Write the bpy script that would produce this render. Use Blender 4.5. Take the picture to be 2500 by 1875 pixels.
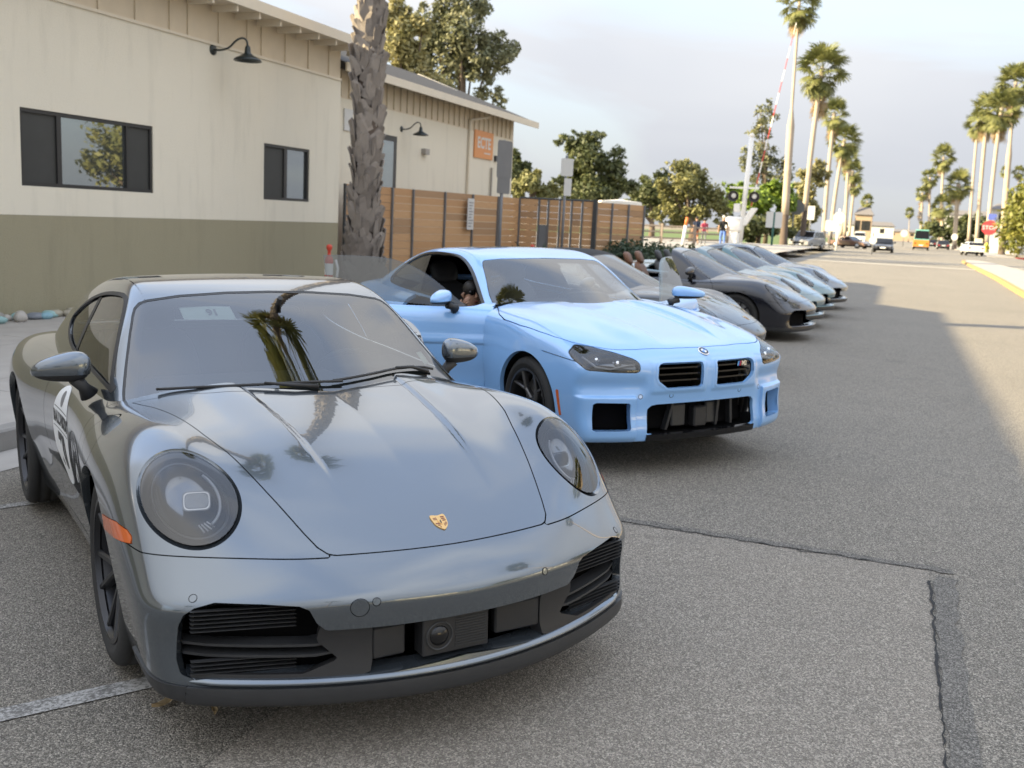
import bpy, bmesh, math, random
import numpy as np
from mathutils import Vector, Matrix

for o in list(bpy.data.objects):
    bpy.data.objects.remove(o)
scene = bpy.context.scene
COL = scene.collection

# ------------------------------------------------------------------ camera
F_PX, PITCH, ROLL, CAM_H = 2427.98, 0.1659220023, 0.0509746, 1.65631
_fw = np.array([0, math.cos(PITCH), -math.sin(PITCH)])
_up = np.array([0, math.sin(PITCH), math.cos(PITCH)])
_rt = np.array([1.0, 0, 0])
_r2 = _rt * math.cos(ROLL) + _up * math.sin(ROLL)
_u2 = _up * math.cos(ROLL) - _rt * math.sin(ROLL)
cam_data = bpy.data.cameras.new('camera')
cam = bpy.data.objects.new('camera', cam_data)
COL.objects.link(cam)
M = Matrix.Identity(4)
for i in range(3):
    M[i][0], M[i][1], M[i][2] = _r2[i], _u2[i], -_fw[i]
M[2][3] = CAM_H
cam.matrix_world = M
cam_data.sensor_fit = 'HORIZONTAL'
cam_data.sensor_width = 36.0
cam_data.lens = F_PX / 2500 * 36.0
cam_data.clip_start = 0.05
cam_data.clip_end = 20000
cam_data.dof.use_dof = True
cam_data.dof.focus_distance = 3.9
cam_data.dof.aperture_fstop = 4.5
scene.camera = cam

# road frame: RD runs along the road, RN points to its right-hand side
ROAD_A = math.radians(20.5)
RD = np.array([math.sin(ROAD_A), math.cos(ROAD_A), 0])
RN = np.array([math.cos(ROAD_A), -math.sin(ROAD_A), 0])

# ------------------------------------------------------------------ sky and sun
travel = 11.5 * RN + 5.6 * RD + np.array([0, 0, -5.0])
travel = travel / np.linalg.norm(travel)
sun_dir = -travel
SUN_EL = math.asin(sun_dir[2])
SUN_ROT = math.atan2(sun_dir[0], sun_dir[1])
scene.view_settings.view_transform = 'Standard'
scene.view_settings.look = 'None'
scene.view_settings.exposure = 1.85
scene.view_settings.gamma = 1.0
scene.view_settings.use_curve_mapping = False

world = bpy.data.worlds.new('World')
scene.world = world
world.use_nodes = True
wt = world.node_tree
for n in list(wt.nodes):
    wt.nodes.remove(n)


def wn(t, **kw):
    n = wt.nodes.new(t)
    for k, v in kw.items():
        setattr(n, k, v)
    return n


sky = wn('ShaderNodeTexSky', sky_type='NISHITA', sun_disc=False, sun_elevation=SUN_EL, sun_rotation=SUN_ROT,
         altitude=20, air_density=1.0, dust_density=1.2, ozone_density=1.0)
geo = wn('ShaderNodeTexCoord')
sep = wn('ShaderNodeSeparateXYZ')
wt.links.new(geo.outputs['Generated'], sep.inputs[0])
zc = wn('ShaderNodeMath', operation='MAXIMUM')
zc.inputs[1].default_value = 0.0
wt.links.new(sep.outputs['Z'], zc.inputs[0])
za = wn('ShaderNodeMath', operation='ADD')
za.inputs[1].default_value = 0.24
wt.links.new(zc.outputs[0], za.inputs[0])
dv = wn('ShaderNodeVectorMath', operation='DIVIDE')
cz = wn('ShaderNodeCombineXYZ')
for k in ('X', 'Y', 'Z'):
    wt.links.new(za.outputs[0], cz.inputs[k])
wt.links.new(geo.outputs['Generated'], dv.inputs[0])
wt.links.new(cz.outputs[0], dv.inputs[1])
flat = wn('ShaderNodeVectorMath', operation='MULTIPLY')
flat.inputs[1].default_value = (1, 1, 0)
off_ = wn('ShaderNodeVectorMath', operation='ADD')
off_.inputs[1].default_value = (3.1, 0.4, 0)
wt.links.new(flat.outputs[0], off_.inputs[0])
wt.links.new(dv.outputs[0], flat.inputs[0])
cn = wn('ShaderNodeTexNoise')
cn.inputs['Scale'].default_value = 0.75
cn.inputs['Detail'].default_value = 6
cn.inputs['Roughness'].default_value = 0.5
cn.inputs['Distortion'].default_value = 0.6
wt.links.new(off_.outputs[0], cn.inputs['Vector'])
cr1 = wn('ShaderNodeValToRGB')
cr1.color_ramp.elements[0].position = 0.42
cr1.color_ramp.elements[0].color = (0.42, 0.42, 0.42, 1)
cr1.color_ramp.elements[1].position = 0.53
cr1.color_ramp.elements[1].color = (1, 1, 1, 1)
wt.links.new(cn.outputs['Fac'], cr1.inputs[0])
cn2 = wn('ShaderNodeTexNoise')
cn2.inputs['Scale'].default_value = 1.25
cn2.inputs['Detail'].default_value = 3.5
cn2.inputs['Distortion'].default_value = 0.35
wt.links.new(off_.outputs[0], cn2.inputs['Vector'])
cc = wn('ShaderNodeValToRGB')
cc.color_ramp.elements[0].position = 0.36
cc.color_ramp.elements[0].color = (2.02, 2.08, 2.22, 1)
cc.color_ramp.elements[1].position = 0.62
cc.color_ramp.elements[1].color = (2.50, 2.52, 2.56, 1)
wt.links.new(cn2.outputs['Fac'], cc.inputs[0])
mx = wn('ShaderNodeMix', data_type='RGBA')
wt.links.new(cr1.outputs[0], mx.inputs['Factor'])
wt.links.new(sky.outputs[0], mx.inputs['A'])
wt.links.new(cc.outputs[0], mx.inputs['B'])
hz = wn('ShaderNodeMapRange')
hz.inputs['From Min'].default_value = 0.03
hz.inputs['From Max'].default_value = 0.34
hz.inputs['To Min'].default_value = 0.85
hz.inputs['To Max'].default_value = 0.0
wt.links.new(zc.outputs[0], hz.inputs['Value'])
mh = wn('ShaderNodeMix', data_type='RGBA')
mh.inputs['B'].default_value = (2.10, 2.19, 2.36, 1)
wt.links.new(hz.outputs[0], mh.inputs['Factor'])
wt.links.new(mx.outputs['Result'], mh.inputs['A'])
gr = wn('ShaderNodeMath', operation='MULTIPLY_ADD')
gr.inputs[1].default_value = 1.75
gr.inputs[2].default_value = 0.80
wt.links.new(zc.outputs[0], gr.inputs[0])
sc_ = wn('ShaderNodeVectorMath', operation='SCALE')
wt.links.new(mh.outputs['Result'], sc_.inputs[0])
wt.links.new(gr.outputs[0], sc_.inputs['Scale'])
bg = wn('ShaderNodeBackground')
bg.inputs['Strength'].default_value = 0.1
wt.links.new(sc_.outputs[0], bg.inputs['Color'])
wo = wn('ShaderNodeOutputWorld')
wt.links.new(bg.outputs[0], wo.inputs['Surface'])

sl = bpy.data.lights.new('sun', 'SUN')
sl.energy = 5.0
sl.angle = math.radians(0.6)
sl.color = (1.0, 0.82, 0.51)
sun = bpy.data.objects.new('sun', sl)
COL.objects.link(sun)
sun.rotation_mode = 'QUATERNION'
sun.rotation_quaternion = Vector(travel).to_track_quat('-Z', 'Y')
sun.location = (-20, -10, 30)
# ------------------------------------------------------------------ geometry helpers
rng = np.random.default_rng(7)
random.seed(7)


def RW(s, t, z=0.0):
    """road coordinates (s right of the road axis, t along it) to world"""
    return s * RN + t * RD + np.array([0, 0, z])


def tag(o, label=None, cat=None, group=None, kind=None):
    if label: o['label'] = label
    if cat: o['category'] = cat
    if group: o['group'] = group
    if kind: o['kind'] = kind
    return o


def empty(name, mat=None, loc=None, label=None, cat=None, group=None):
    o = bpy.data.objects.new(name, None)
    o.empty_display_size = 0.3
    COL.objects.link(o)
    if mat is not None: o.matrix_world = mat
    if loc is not None: o.location = loc
    return tag(o, label, cat, group)


def link(name, me, parent=None, mat=None):
    o = bpy.data.objects.new(name, me)
    COL.objects.link(o)
    if parent is not None: o.parent = parent
    if mat is not None: o.matrix_world = mat
    return o


def mesh_from(name, V, faces, mats, N=None, smooth=True, mat_idx=None):
    """faces: (n,3|4) int array or list of lists"""
    me = bpy.data.meshes.new(name)
    V = np.asarray(V, dtype=np.float32)
    if isinstance(faces, np.ndarray):
        n, k = faces.shape
        me.vertices.add(len(V)); me.vertices.foreach_set('co', V.ravel())
        me.loops.add(n * k); me.loops.foreach_set('vertex_index', faces.astype(np.int32).ravel())
        me.polygons.add(n)
        me.polygons.foreach_set('loop_start', np.arange(0, n * k, k, dtype=np.int32))
        me.polygons.foreach_set('loop_total', np.full(n, k, dtype=np.int32))
    else:
        me.from_pydata([tuple(map(float, v)) for v in V], [], [list(map(int, f)) for f in faces])
    for m in (mats if isinstance(mats, (list, tuple)) else [mats]):
        me.materials.append(m)
    if len(me.polygons):
        me.polygons.foreach_set('use_smooth', np.full(len(me.polygons), bool(smooth)))
        if mat_idx is not None:
            me.polygons.foreach_set('material_index', np.asarray(mat_idx, dtype=np.int32))
    me.update(calc_edges=True)
    me.validate()
    if N is not None and len(N) == len(me.vertices):
        me.normals_split_custom_set_from_vertices([tuple(map(float, q)) for q in N])
    return me


class MB:
    """collects simple solids; build() links them as one mesh object"""
    def __init__(s):
        s.v, s.f, s.m = [], [], []
    def add(s, V, Fs, mi=0):
        k = len(s.v)
        s.v += [tuple(map(float, p)) for p in V]
        s.f += [tuple(int(i) + k for i in f) for f in Fs]
        s.m += [mi] * len(Fs)
        return s
    def hexa(s, P, mi=0):
        return s.add(P, [(0, 3, 2, 1), (4, 5, 6, 7), (0, 1, 5, 4), (1, 2, 6, 5), (2, 3, 7, 6), (3, 0, 4, 7)], mi)
    def box(s, x0, x1, y0, y1, z0, z1, mi=0, T=None):
        P = [(x0, y0, z0), (x1, y0, z0), (x1, y1, z0), (x0, y1, z0), (x0, y0, z1), (x1, y0, z1), (x1, y1, z1), (x0, y1, z1)]
        if T: P = [T(*p) for p in P]
        return s.hexa(P, mi)
    def tube(s, pts, r, n=8, mi=0, cap=True):
        pts = [np.array(p, float) for p in pts]
        rr = r if hasattr(r, '__len__') else [r] * len(pts)
        rings = []
        t0 = pts[1] - pts[0]
        ref = np.array([0, 0, 1.0]) if abs(t0[2]) < 0.9 * np.linalg.norm(t0) else np.array([1.0, 0, 0])
        V = []
        for i, p in enumerate(pts):
            t = pts[min(i + 1, len(pts) - 1)] - pts[max(i - 1, 0)]
            t = t / (np.linalg.norm(t) + 1e-12)
            a = np.cross(t, ref); a /= np.linalg.norm(a) + 1e-12
            b = np.cross(a, t)
            ref = b
            for k in range(n):
                w = 2 * math.pi * k / n
                V.append(p + rr[i] * (math.cos(w) * a + math.sin(w) * b))
        Fs = []
        for i in range(len(pts) - 1):
            for k in range(n):
                k2 = (k + 1) % n
                Fs.append((i * n + k, i * n + k2, (i + 1) * n + k2, (i + 1) * n + k))
        if cap:
            Fs.append(tuple(range(n))[::-1]); Fs.append(tuple((len(pts) - 1) * n + k for k in range(n)))
        return s.add(V, Fs, mi)
    def lathe(s, prof, n=24, T=None, mi=0, closed=False):
        """prof: list of (r, h); axis = z; T maps (x,y,z)->point"""
        V = []
        for r, hh in prof:
            for k in range(n):
                w = 2 * math.pi * k / n
                p = (r * math.cos(w), r * math.sin(w), hh)
                V.append(T(*p) if T else p)
        Fs = []
        for i in range(len(prof) - 1):
            for k in range(n):
                k2 = (k + 1) % n
                Fs.append((i * n + k, i * n + k2, (i + 1) * n + k2, (i + 1) * n + k))
        return s.add(V, Fs, mi)
    def prism(s, poly, d0, d1, T=None, mi=0):
        """poly: list of (a,b); extruded along third axis from d0 to d1; T maps (a,b,d)"""
        n = len(poly)
        P = [(a, b, d0) for a, b in poly] + [(a, b, d1) for a, b in poly]
        if T: P = [T(*p) for p in P]
        Fs = [tuple(range(n))[::-1], tuple(range(n, 2 * n))]
        for k in range(n):
            k2 = (k + 1) % n
            Fs.append((k, k2, n + k2, n + k))
        return s.add(P, Fs, mi)
    def mesh(s, name, mats, smooth=False):
        return mesh_from(name, s.v, s.f, mats, smooth=smooth, mat_idx=s.m)
    def build(s, name, mats, parent=None, smooth=False, angle=None, bevel=None, mat=None):
        me = s.mesh(name, mats, smooth)
        bm = bmesh.new(); bm.from_mesh(me)
        bmesh.ops.recalc_face_normals(bm, faces=bm.faces[:])
        if bevel:
            bmesh.ops.bevel(bm, geom=bm.edges[:], offset=bevel, segments=1, affect='EDGES', profile=0.5)
        bm.to_mesh(me); bm.free()
        if angle is not None:
            me.polygons.foreach_set('use_smooth', np.ones(len(me.polygons), bool))
            me.set_sharp_from_angle(angle=math.radians(angle))
        return link(name, me, parent, mat)


# ------------------------------------------------------------------ spline surfaces / implicit bodies
class Cardinal:
    """natural cubic spline basis"""
    def __init__(s, xs):
        xs = np.asarray(xs, float)
        s.flip = xs[0] > xs[-1]
        if s.flip: xs = xs[::-1]
        s.x = xs; n = len(xs); h = np.diff(xs)
        A = np.eye(n); B = np.zeros((n, n))
        for i in range(1, n - 1):
            A[i, i - 1] = h[i - 1]; A[i, i] = 2 * (h[i - 1] + h[i]); A[i, i + 1] = h[i]
            B[i, i - 1] = 6 / h[i - 1]; B[i, i] = -6 / h[i - 1] - 6 / h[i]; B[i, i + 1] = 6 / h[i]
        s.m = np.linalg.solve(A, B)
    def basis(s, q):
        q = np.asarray(q, float).ravel(); x = s.x; n = len(x)
        qc = np.clip(q, x[0], x[-1])
        i = np.clip(np.searchsorted(x, qc) - 1, 0, n - 2)
        h = x[i + 1] - x[i]
        a = (x[i + 1] - qc) / h; b = 1 - a
        out = (((a ** 3 - a) * h * h / 6)[:, None]) * s.m[i] + (((b ** 3 - b) * h * h / 6)[:, None]) * s.m[i + 1]
        r = np.arange(len(q))
        out[r, i] += a; out[r, i + 1] += b
        # linear extrapolation
        lo = q < x[0]; hi = q > x[-1]
        if lo.any():
            d = np.zeros(n); hh = x[1] - x[0]; d[0] -= 1 / hh; d[1] += 1 / hh; d -= hh / 6 * (2 * s.m[0] + s.m[1])
            out[lo] += (q[lo] - x[0])[:, None] * d
        if hi.any():
            d = np.zeros(n); hh = x[-1] - x[-2]; d[-2] -= 1 / hh; d[-1] += 1 / hh; d += hh / 6 * (s.m[-2] + 2 * s.m[-1])
            out[hi] += (q[hi] - x[-1])[:, None] * d
        return out[:, ::-1] if s.flip else out


class Spl:
    def __init__(s, pts):
        pts = np.array(sorted(pts), float)
        s.c = Cardinal(pts[:, 0]); s.y = pts[:, 1]
    def __call__(s, q):
        q = np.asarray(q, float)
        return (s.c.basis(q) @ s.y).reshape(q.shape)


class Spl2:
    def __init__(s, us, vs, T):
        s.u, s.v, s.T = Cardinal(us), Cardinal(vs), np.asarray(T, float)
    def __call__(s, u, v):
        u, v = np.broadcast_arrays(np.asarray(u, float), np.asarray(v, float))
        return np.einsum('ni,ni->n', s.u.basis(u) @ s.T, s.v.basis(v)).reshape(u.shape)


def smax(a, b, k):
    h = np.maximum(k - np.abs(a - b), 0) / k
    return np.maximum(a, b) + h * h * h * k / 6


def smin(a, b, k):
    return -smax(-a, -b, k)


def sstep(x, a, b):
    t = np.clip((x - a) / (b - a), 0, 1)
    return t * t * t * (t * (6 * t - 15) + 10)


def gauss(x, s):
    return np.exp(-(x / s) ** 2)


def grad(Fn, P, e=2e-3):
    g = np.empty_like(P)
    for k in range(3):
        d = np.zeros(3); d[k] = e
        g[:, k] = (Fn(P + d) - Fn(P - d)) / (2 * e)
    return g


def nets(Fg, Fp, x0, x1, y1, z0, z1, h):
    """half-body (y>=0) surface-nets mesh of Fg on a grid, mirrored to the full body; vertices projected on Fp=0"""
    nx = int((x1 - x0) / h) + 2; ny = int(y1 / h) + 2; nz = int((z1 - z0) / h) + 2
    xs = x0 + h * np.arange(nx); ys = -h / 2 + h * np.arange(ny); zs = z0 + h * np.arange(nz)
    V = Fg(xs, np.abs(ys), zs).astype(np.float32)
    S = V < 0
    c = S[:-1, :-1, :-1].astype(np.int8)
    for dx in (0, 1):
        for dy in (0, 1):
            for dz in (0, 1):
                if dx + dy + dz:
                    c = c + S[dx:nx - 1 + dx, dy:ny - 1 + dy, dz:nz - 1 + dz]
    act = (c > 0) & (c < 8)
    idx = -np.ones(act.shape, np.int64); ijk = np.argwhere(act); idx[act] = np.arange(len(ijk))
    P = np.stack([xs[ijk[:, 0]], ys[ijk[:, 1]], zs[ijk[:, 2]]], 1) + h / 2
    acc = np.zeros_like(P); cnt = np.zeros(len(P))
    I, J, K = ijk.T
    for ax in range(3):
        for a in (0, 1):
            for b in (0, 1):
                o0 = [0, 0, 0]; o0[(ax + 1) % 3] = a; o0[(ax + 2) % 3] = b
                o1 = list(o0); o1[ax] = 1
                v0 = V[I + o0[0], J + o0[1], K + o0[2]]; v1 = V[I + o1[0], J + o1[1], K + o1[2]]
                m = (v0 < 0) != (v1 < 0)
                t = np.where(m, v0 / np.where(m, v0 - v1, 1), 0)
                q = np.stack([xs[I + o0[0]], ys[J + o0[1]], zs[K + o0[2]]], 1).astype(float); q[:, ax] += t * h
                acc += np.where(m[:, None], q, 0); cnt += m
    P = acc / np.maximum(cnt, 1)[:, None]
    mid = J == 0
    P[mid, 1] = 0
    Fa = lambda p: Fp(p[:, 0], np.abs(p[:, 1]), p[:, 2])
    for it in range(3):
        f = Fa(P); g = grad(Fa, P); g[mid, 1] = 0
        P = P - np.clip(f / ((g * g).sum(1) + 1e-9), -h, h)[:, None] * g
        P[mid, 1] = 0
    N = grad(Fa, P); N[mid, 1] = 0
    N /= np.linalg.norm(N, axis=1)[:, None] + 1e-12
    quads = []
    for ax in range(3):
        b1, b2 = (ax + 1) % 3, (ax + 2) % 3
        sl0 = [slice(None)] * 3; sl1 = [slice(None)] * 3
        sl0[ax] = slice(0, -1); sl1[ax] = slice(1, None)
        e = S[tuple(sl0)] != S[tuple(sl1)]
        w = np.argwhere(e)
        ok = (w[:, b1] > 0) & (w[:, b2] > 0) & (w[:, b1] < act.shape[b1]) & (w[:, b2] < act.shape[b2]) & (w[:, ax] < act.shape[ax])
        w = w[ok]
        s0 = S[w[:, 0], w[:, 1], w[:, 2]]
        def cell(d1, d2):
            q = w.copy(); q[:, b1] += d1; q[:, b2] += d2
            return idx[q[:, 0], q[:, 1], q[:, 2]]
        Q = np.stack([cell(-1, -1), cell(0, -1), cell(0, 0), cell(-1, 0)], 1)
        Q[~s0] = Q[~s0][:, ::-1]
        quads.append(Q[(Q >= 0).all(1)])
    Q = np.concatenate(quads)
    n = len(P)
    mir = np.arange(n) + n; mir[mid] = np.where(mid)[0]
    P2 = P * [1, -1, 1]; N2 = N * [1, -1, 1]
    Q2 = mir[Q][:, ::-1]
    PP = np.concatenate([P, P2]); NN = np.concatenate([N, N2]); QQ = np.concatenate([Q, Q2])
    # split quads on shorter diagonal
    d1 = np.linalg.norm(PP[QQ[:, 0]] - PP[QQ[:, 2]], axis=1); d2 = np.linalg.norm(PP[QQ[:, 1]] - PP[QQ[:, 3]], axis=1)
    A = d1 <= d2
    T = np.concatenate([QQ[A][:, [0, 1, 2]], QQ[A][:, [0, 2, 3]], QQ[~A][:, [0, 1, 3]], QQ[~A][:, [1, 2, 3]]])
    return compact(PP, NN, T)


def compact(V, N, T):
    u, inv = np.unique(T, return_inverse=True)
    return V[u], N[u], inv.reshape(T.shape)


def clip(mesh, fn, keep=1):
    """keep the part of a triangle mesh where keep*fn(P,N) >= 0, cutting triangles exactly"""
    V, N, T = mesh
    if len(T) == 0: return mesh
    f = keep * fn(V, N)
    f = np.where(np.abs(f) < 1e-6, 1e-6, f)
    s = f > 0
    c = s[T].sum(1)
    full = T[c == 3]
    out = [full]
    nv = [V]; nn = [N]; base = len(V)
    E = {}
    def cut(a, b):
        lo = np.minimum(a, b); hi = np.maximum(a, b)
        t = f[lo] / (f[lo] - f[hi])
        return lo, hi, t
    pend = []
    for k in (1, 2):
        Tk = T[c == k]
        if len(Tk) == 0: continue
        odd = (s[Tk] == (k == 1))
        j = odd.argmax(1); r = np.arange(len(Tk))
        a = Tk[r, j]; b = Tk[r, (j + 1) % 3]; d = Tk[r, (j + 2) % 3]
        pend.append((k, a, b, d))
    if pend:
        pairs = []
        for k, a, b, d in pend:
            pairs += [np.stack([np.minimum(a, b), np.maximum(a, b)], 1), np.stack([np.minimum(a, d), np.maximum(a, d)], 1)]
        allp = np.concatenate(pairs)
        key = allp[:, 0] * len(V) + allp[:, 1]
        uk, inv = np.unique(key, return_inverse=True)
        lo = uk // len(V); hi = uk % len(V)
        t = (f[lo] / (f[lo] - f[hi]))[:, None]
        nv.append(V[lo] * (1 - t) + V[hi] * t)
        q = N[lo] * (1 - t) + N[hi] * t
        nn.append(q / (np.linalg.norm(q, axis=1)[:, None] + 1e-12))
        pos = 0
        for k, a, b, d in pend:
            n = len(a)
            ab = base + inv[pos:pos + n]; ad = base + inv[pos + n:pos + 2 * n]; pos += 2 * n
            if k == 1:
                out.append(np.stack([a, ab, ad], 1))
            else:
                out.append(np.stack([ab, b, d], 1)); out.append(np.stack([ab, d, ad], 1))
    T2 = np.concatenate(out)
    if len(T2) == 0: return (np.zeros((0, 3)), np.zeros((0, 3)), np.zeros((0, 3), int))
    return compact(np.concatenate(nv), np.concatenate(nn), T2)


def polysd(P2, poly):
    """signed distance to closed polygon, + inside"""
    poly = np.asarray(poly, float)
    d = np.full(len(P2), 1e9); ins = np.zeros(len(P2), bool)
    for i in range(len(poly)):
        a = poly[i]; b = poly[(i + 1) % len(poly)]
        ab = b - a; pa = P2 - a
        w = np.clip((pa @ ab) / (ab @ ab + 1e-12), 0, 1)
        d = np.minimum(d, np.hypot(pa[:, 0] - w * ab[0], pa[:, 1] - w * ab[1]))
        cond = (a[1] > P2[:, 1]) != (b[1] > P2[:, 1])
        xi = a[0] + (P2[:, 1] - a[1]) * ab[0] / (ab[1] if abs(ab[1]) > 1e-9 else 1e-9)
        ins ^= cond & (P2[:, 0] < xi)
    return np.where(ins, d, -d)


def smooth_poly(pts, n=6, closed=True):
    """Catmull-Rom resample"""
    p = np.asarray(pts, float); m = len(p); out = []
    rngk = range(m) if closed else range(m - 1)
    for i in rngk:
        if closed: a, b, c, d = p[i - 1], p[i], p[(i + 1) % m], p[(i + 2) % m]
        else: a, b, c, d = p[max(i - 1, 0)], p[i], p[i + 1], p[min(i + 2, m - 1)]
        for k in range(n):
            t = k / n
            out.append(0.5 * (2 * b + (c - a) * t + (2 * a - 5 * b + 4 * c - d) * t * t + (3 * b - a - 3 * c + d) * t ** 3))
    if not closed: out.append(p[-1])
    return np.array(out)


def round_poly(pts, r, n=5):
    """polygon with rounded corners; r scalar or per-corner"""
    p = np.asarray(pts, float); m = len(p); out = []
    rr = r if hasattr(r, '__len__') else [r] * m
    for i in range(m):
        a, b, c = p[i - 1], p[i], p[(i + 1) % m]
        u = a - b; v = c - b; lu = np.linalg.norm(u); lv = np.linalg.norm(v)
        q = min(rr[i], lu * 0.48, lv * 0.48)
        s = b + u / lu * q; e = b + v / lv * q
        for k in range(n + 1):
            t = k / n
            out.append((1 - t) ** 2 * s + 2 * t * (1 - t) * b + t * t * e)
    return np.array(out)


def shell(mesh, depth, flip=False, offset=0.0):
    """add a rim going inward along -N at open boundaries"""
    V, N, T = mesh
    if len(T) == 0: return V, N, T
    V = V + N * offset
    e = np.concatenate([T[:, [0, 1]], T[:, [1, 2]], T[:, [2, 0]]])
    key = np.minimum(e[:, 0], e[:, 1]) * len(V) + np.maximum(e[:, 0], e[:, 1])
    u, first, cnt = np.unique(key, return_index=True, return_counts=True)
    b = e[first[cnt == 1]]
    n = len(V)
    # rim verts duplicated so normals stay crisp
    a, c = b[:, 0], b[:, 1]
    k = len(b)
    if k == 0: return V, N, T
    Va, Vc = V[a], V[c]
    Na = N[a]; Nc = N[c]
    rimV = np.concatenate([Va, Vc, Vc - Nc * depth, Va - Na * depth])
    ed = Vc - Va; ed /= np.linalg.norm(ed, axis=1)[:, None] + 1e-12
    rn = np.cross(ed, (Na + Nc) / 2)
    rn /= np.linalg.norm(rn, axis=1)[:, None] + 1e-12
    rimN = np.concatenate([rn] * 4)
    r = np.arange(k) + n
    F1 = np.stack([r + k, r, r + 3 * k], 1); F2 = np.stack([r + k, r + 3 * k, r + 2 * k], 1)
    return np.concatenate([V, rimV]), np.concatenate([N, rimN]), np.concatenate([T, F1, F2])


def part(name, mesh, mat, parent, depth=0.012, offset=0.0, label=None):
    V, N, T = shell(mesh, depth, offset=offset) if depth else (mesh[0] + mesh[1] * offset, mesh[1], mesh[2])
    if len(T) == 0:
        print('EMPTY PART', name); return None
    me = mesh_from(name, V, T, mat, N=N)
    o = link(name, me, parent)
    if label: o['label'] = label
    return o
# ------------------------------------------------------------------ materials
class NT:
    def __init__(s, name):
        s.m = bpy.data.materials.new(name); s.m.use_nodes = True
        s.t = s.m.node_tree
        for n in list(s.t.nodes): s.t.nodes.remove(n)
        s.out = s.n('ShaderNodeOutputMaterial')
    def n(s, t, ins=None, **kw):
        q = s.t.nodes.new(t)
        for k, v in kw.items(): setattr(q, k, v)
        for k, v in (ins or {}).items():
            if isinstance(v, bpy.types.NodeSocket): s.t.links.new(v, q.inputs[k])
            else: q.inputs[k].default_value = v
        return q
    def coord(s, which='Object'):
        return s.n('ShaderNodeTexCoord').outputs[which]
    def pos(s):
        return s.n('ShaderNodeNewGeometry').outputs['Position']
    def noise(s, vec, scale, detail=4, rough=.55, dist=0.0):
        return s.n('ShaderNodeTexNoise', {'Vector': vec, 'Scale': scale, 'Detail': detail, 'Roughness': rough, 'Distortion': dist}).outputs['Fac']
    def ramp(s, fac, stops):
        r = s.n('ShaderNodeValToRGB', {'Fac': fac}); e = r.color_ramp.elements
        while len(e) < len(stops): e.new(0.5)
        for q, (p, c) in zip(e, stops):
            q.position = p; q.color = (c, c, c, 1) if not hasattr(c, '__len__') else (*c, 1)
        return r.outputs[0]
    def mix(s, fac, a, b, blend='MIX'):
        q = s.n('ShaderNodeMix', data_type='RGBA', blend_type=blend)
        for k, v in (('Factor', fac), ('A', a), ('B', b)):
            if isinstance(v, bpy.types.NodeSocket): s.t.links.new(v, q.inputs[k])
            else: q.inputs[k].default_value = v if k == 'Factor' else (*v, 1)
        return q.outputs['Result']
    def math(s, op, a, b=0.0):
        q = s.n('ShaderNodeMath', operation=op)
        for k, v in ((0, a), (1, b)):
            if isinstance(v, bpy.types.NodeSocket): s.t.links.new(v, q.inputs[k])
            else: q.inputs[k].default_value = v
        return q.outputs[0]
    def bump(s, hgt, strength=.3, dist=.01):
        return s.n('ShaderNodeBump', {'Height': hgt, 'Strength': strength, 'Distance': dist}).outputs['Normal']
    def bsdf(s, col, rough=.5, metal=0.0, normal=None, **kw):
        ins = {'Roughness': rough, 'Metallic': metal}
        ins['Base Color'] = col if isinstance(col, bpy.types.NodeSocket) else (*col, 1)
        if normal is not None: ins['Normal'] = normal
        ins.update(kw)
        q = s.n('ShaderNodeBsdfPrincipled', ins)
        s.t.links.new(q.outputs[0], s.out.inputs['Surface'])
        return s.m
    def surf(s, sock):
        s.t.links.new(sock, s.out.inputs['Surface']); return s.m


def plain(name, col, rough=.5, metal=0.0, **kw):
    return NT(name).bsdf(col, rough, metal, **kw)


def grained(name, col, rough=.6, amt=.25, scale=6.0, bump=.0, bscale=60, metal=0.0, detail=6):
    t = NT(name); p = t.coord()
    n = t.noise(p, scale, detail)
    c = t.mix(n, tuple(x * (1 - amt) for x in col), tuple(min(1, x * (1 + amt)) for x in col))
    nn = t.bump(t.noise(p, bscale, 4), bump, .01) if bump else None
    return t.bsdf(c, rough, metal, nn)


def car_paint(name, col, metal=.0, rough=.4, flake=True, ior=1.5):
    t = NT(name); p = t.coord()
    c = (*col, 1)
    n = t.noise(p, 3.0, 5)
    cc = t.mix(n, tuple(x * .96 for x in col), tuple(x * 1.04 for x in col))
    dust = t.noise(p, 900.0, 1)
    cc = t.mix(t.math('MULTIPLY', dust, .10), cc, tuple(min(1, x * 1.8 + .02) for x in col)) if flake else cc
    return t.bsdf(cc, rough, metal, **{'Coat Weight': 1.0, 'Coat Roughness': .015, 'Coat IOR': ior})


def thin_glass(name, tint=(.8, .85, .83), boost=1.55, rough=.0):
    t = NT(name)
    fr = t.n('ShaderNodeFresnel', {'IOR': boost}).outputs[0]
    tr = t.n('ShaderNodeBsdfTransparent', {'Color': (*tint, 1)}).outputs[0]
    gl = t.n('ShaderNodeBsdfGlossy', {'Color': (1, 1, 1, 1), 'Roughness': rough}).outputs[0]
    q = t.n('ShaderNodeMixShader', {0: fr, 1: tr, 2: gl})
    return t.surf(q.outputs[0])


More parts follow.
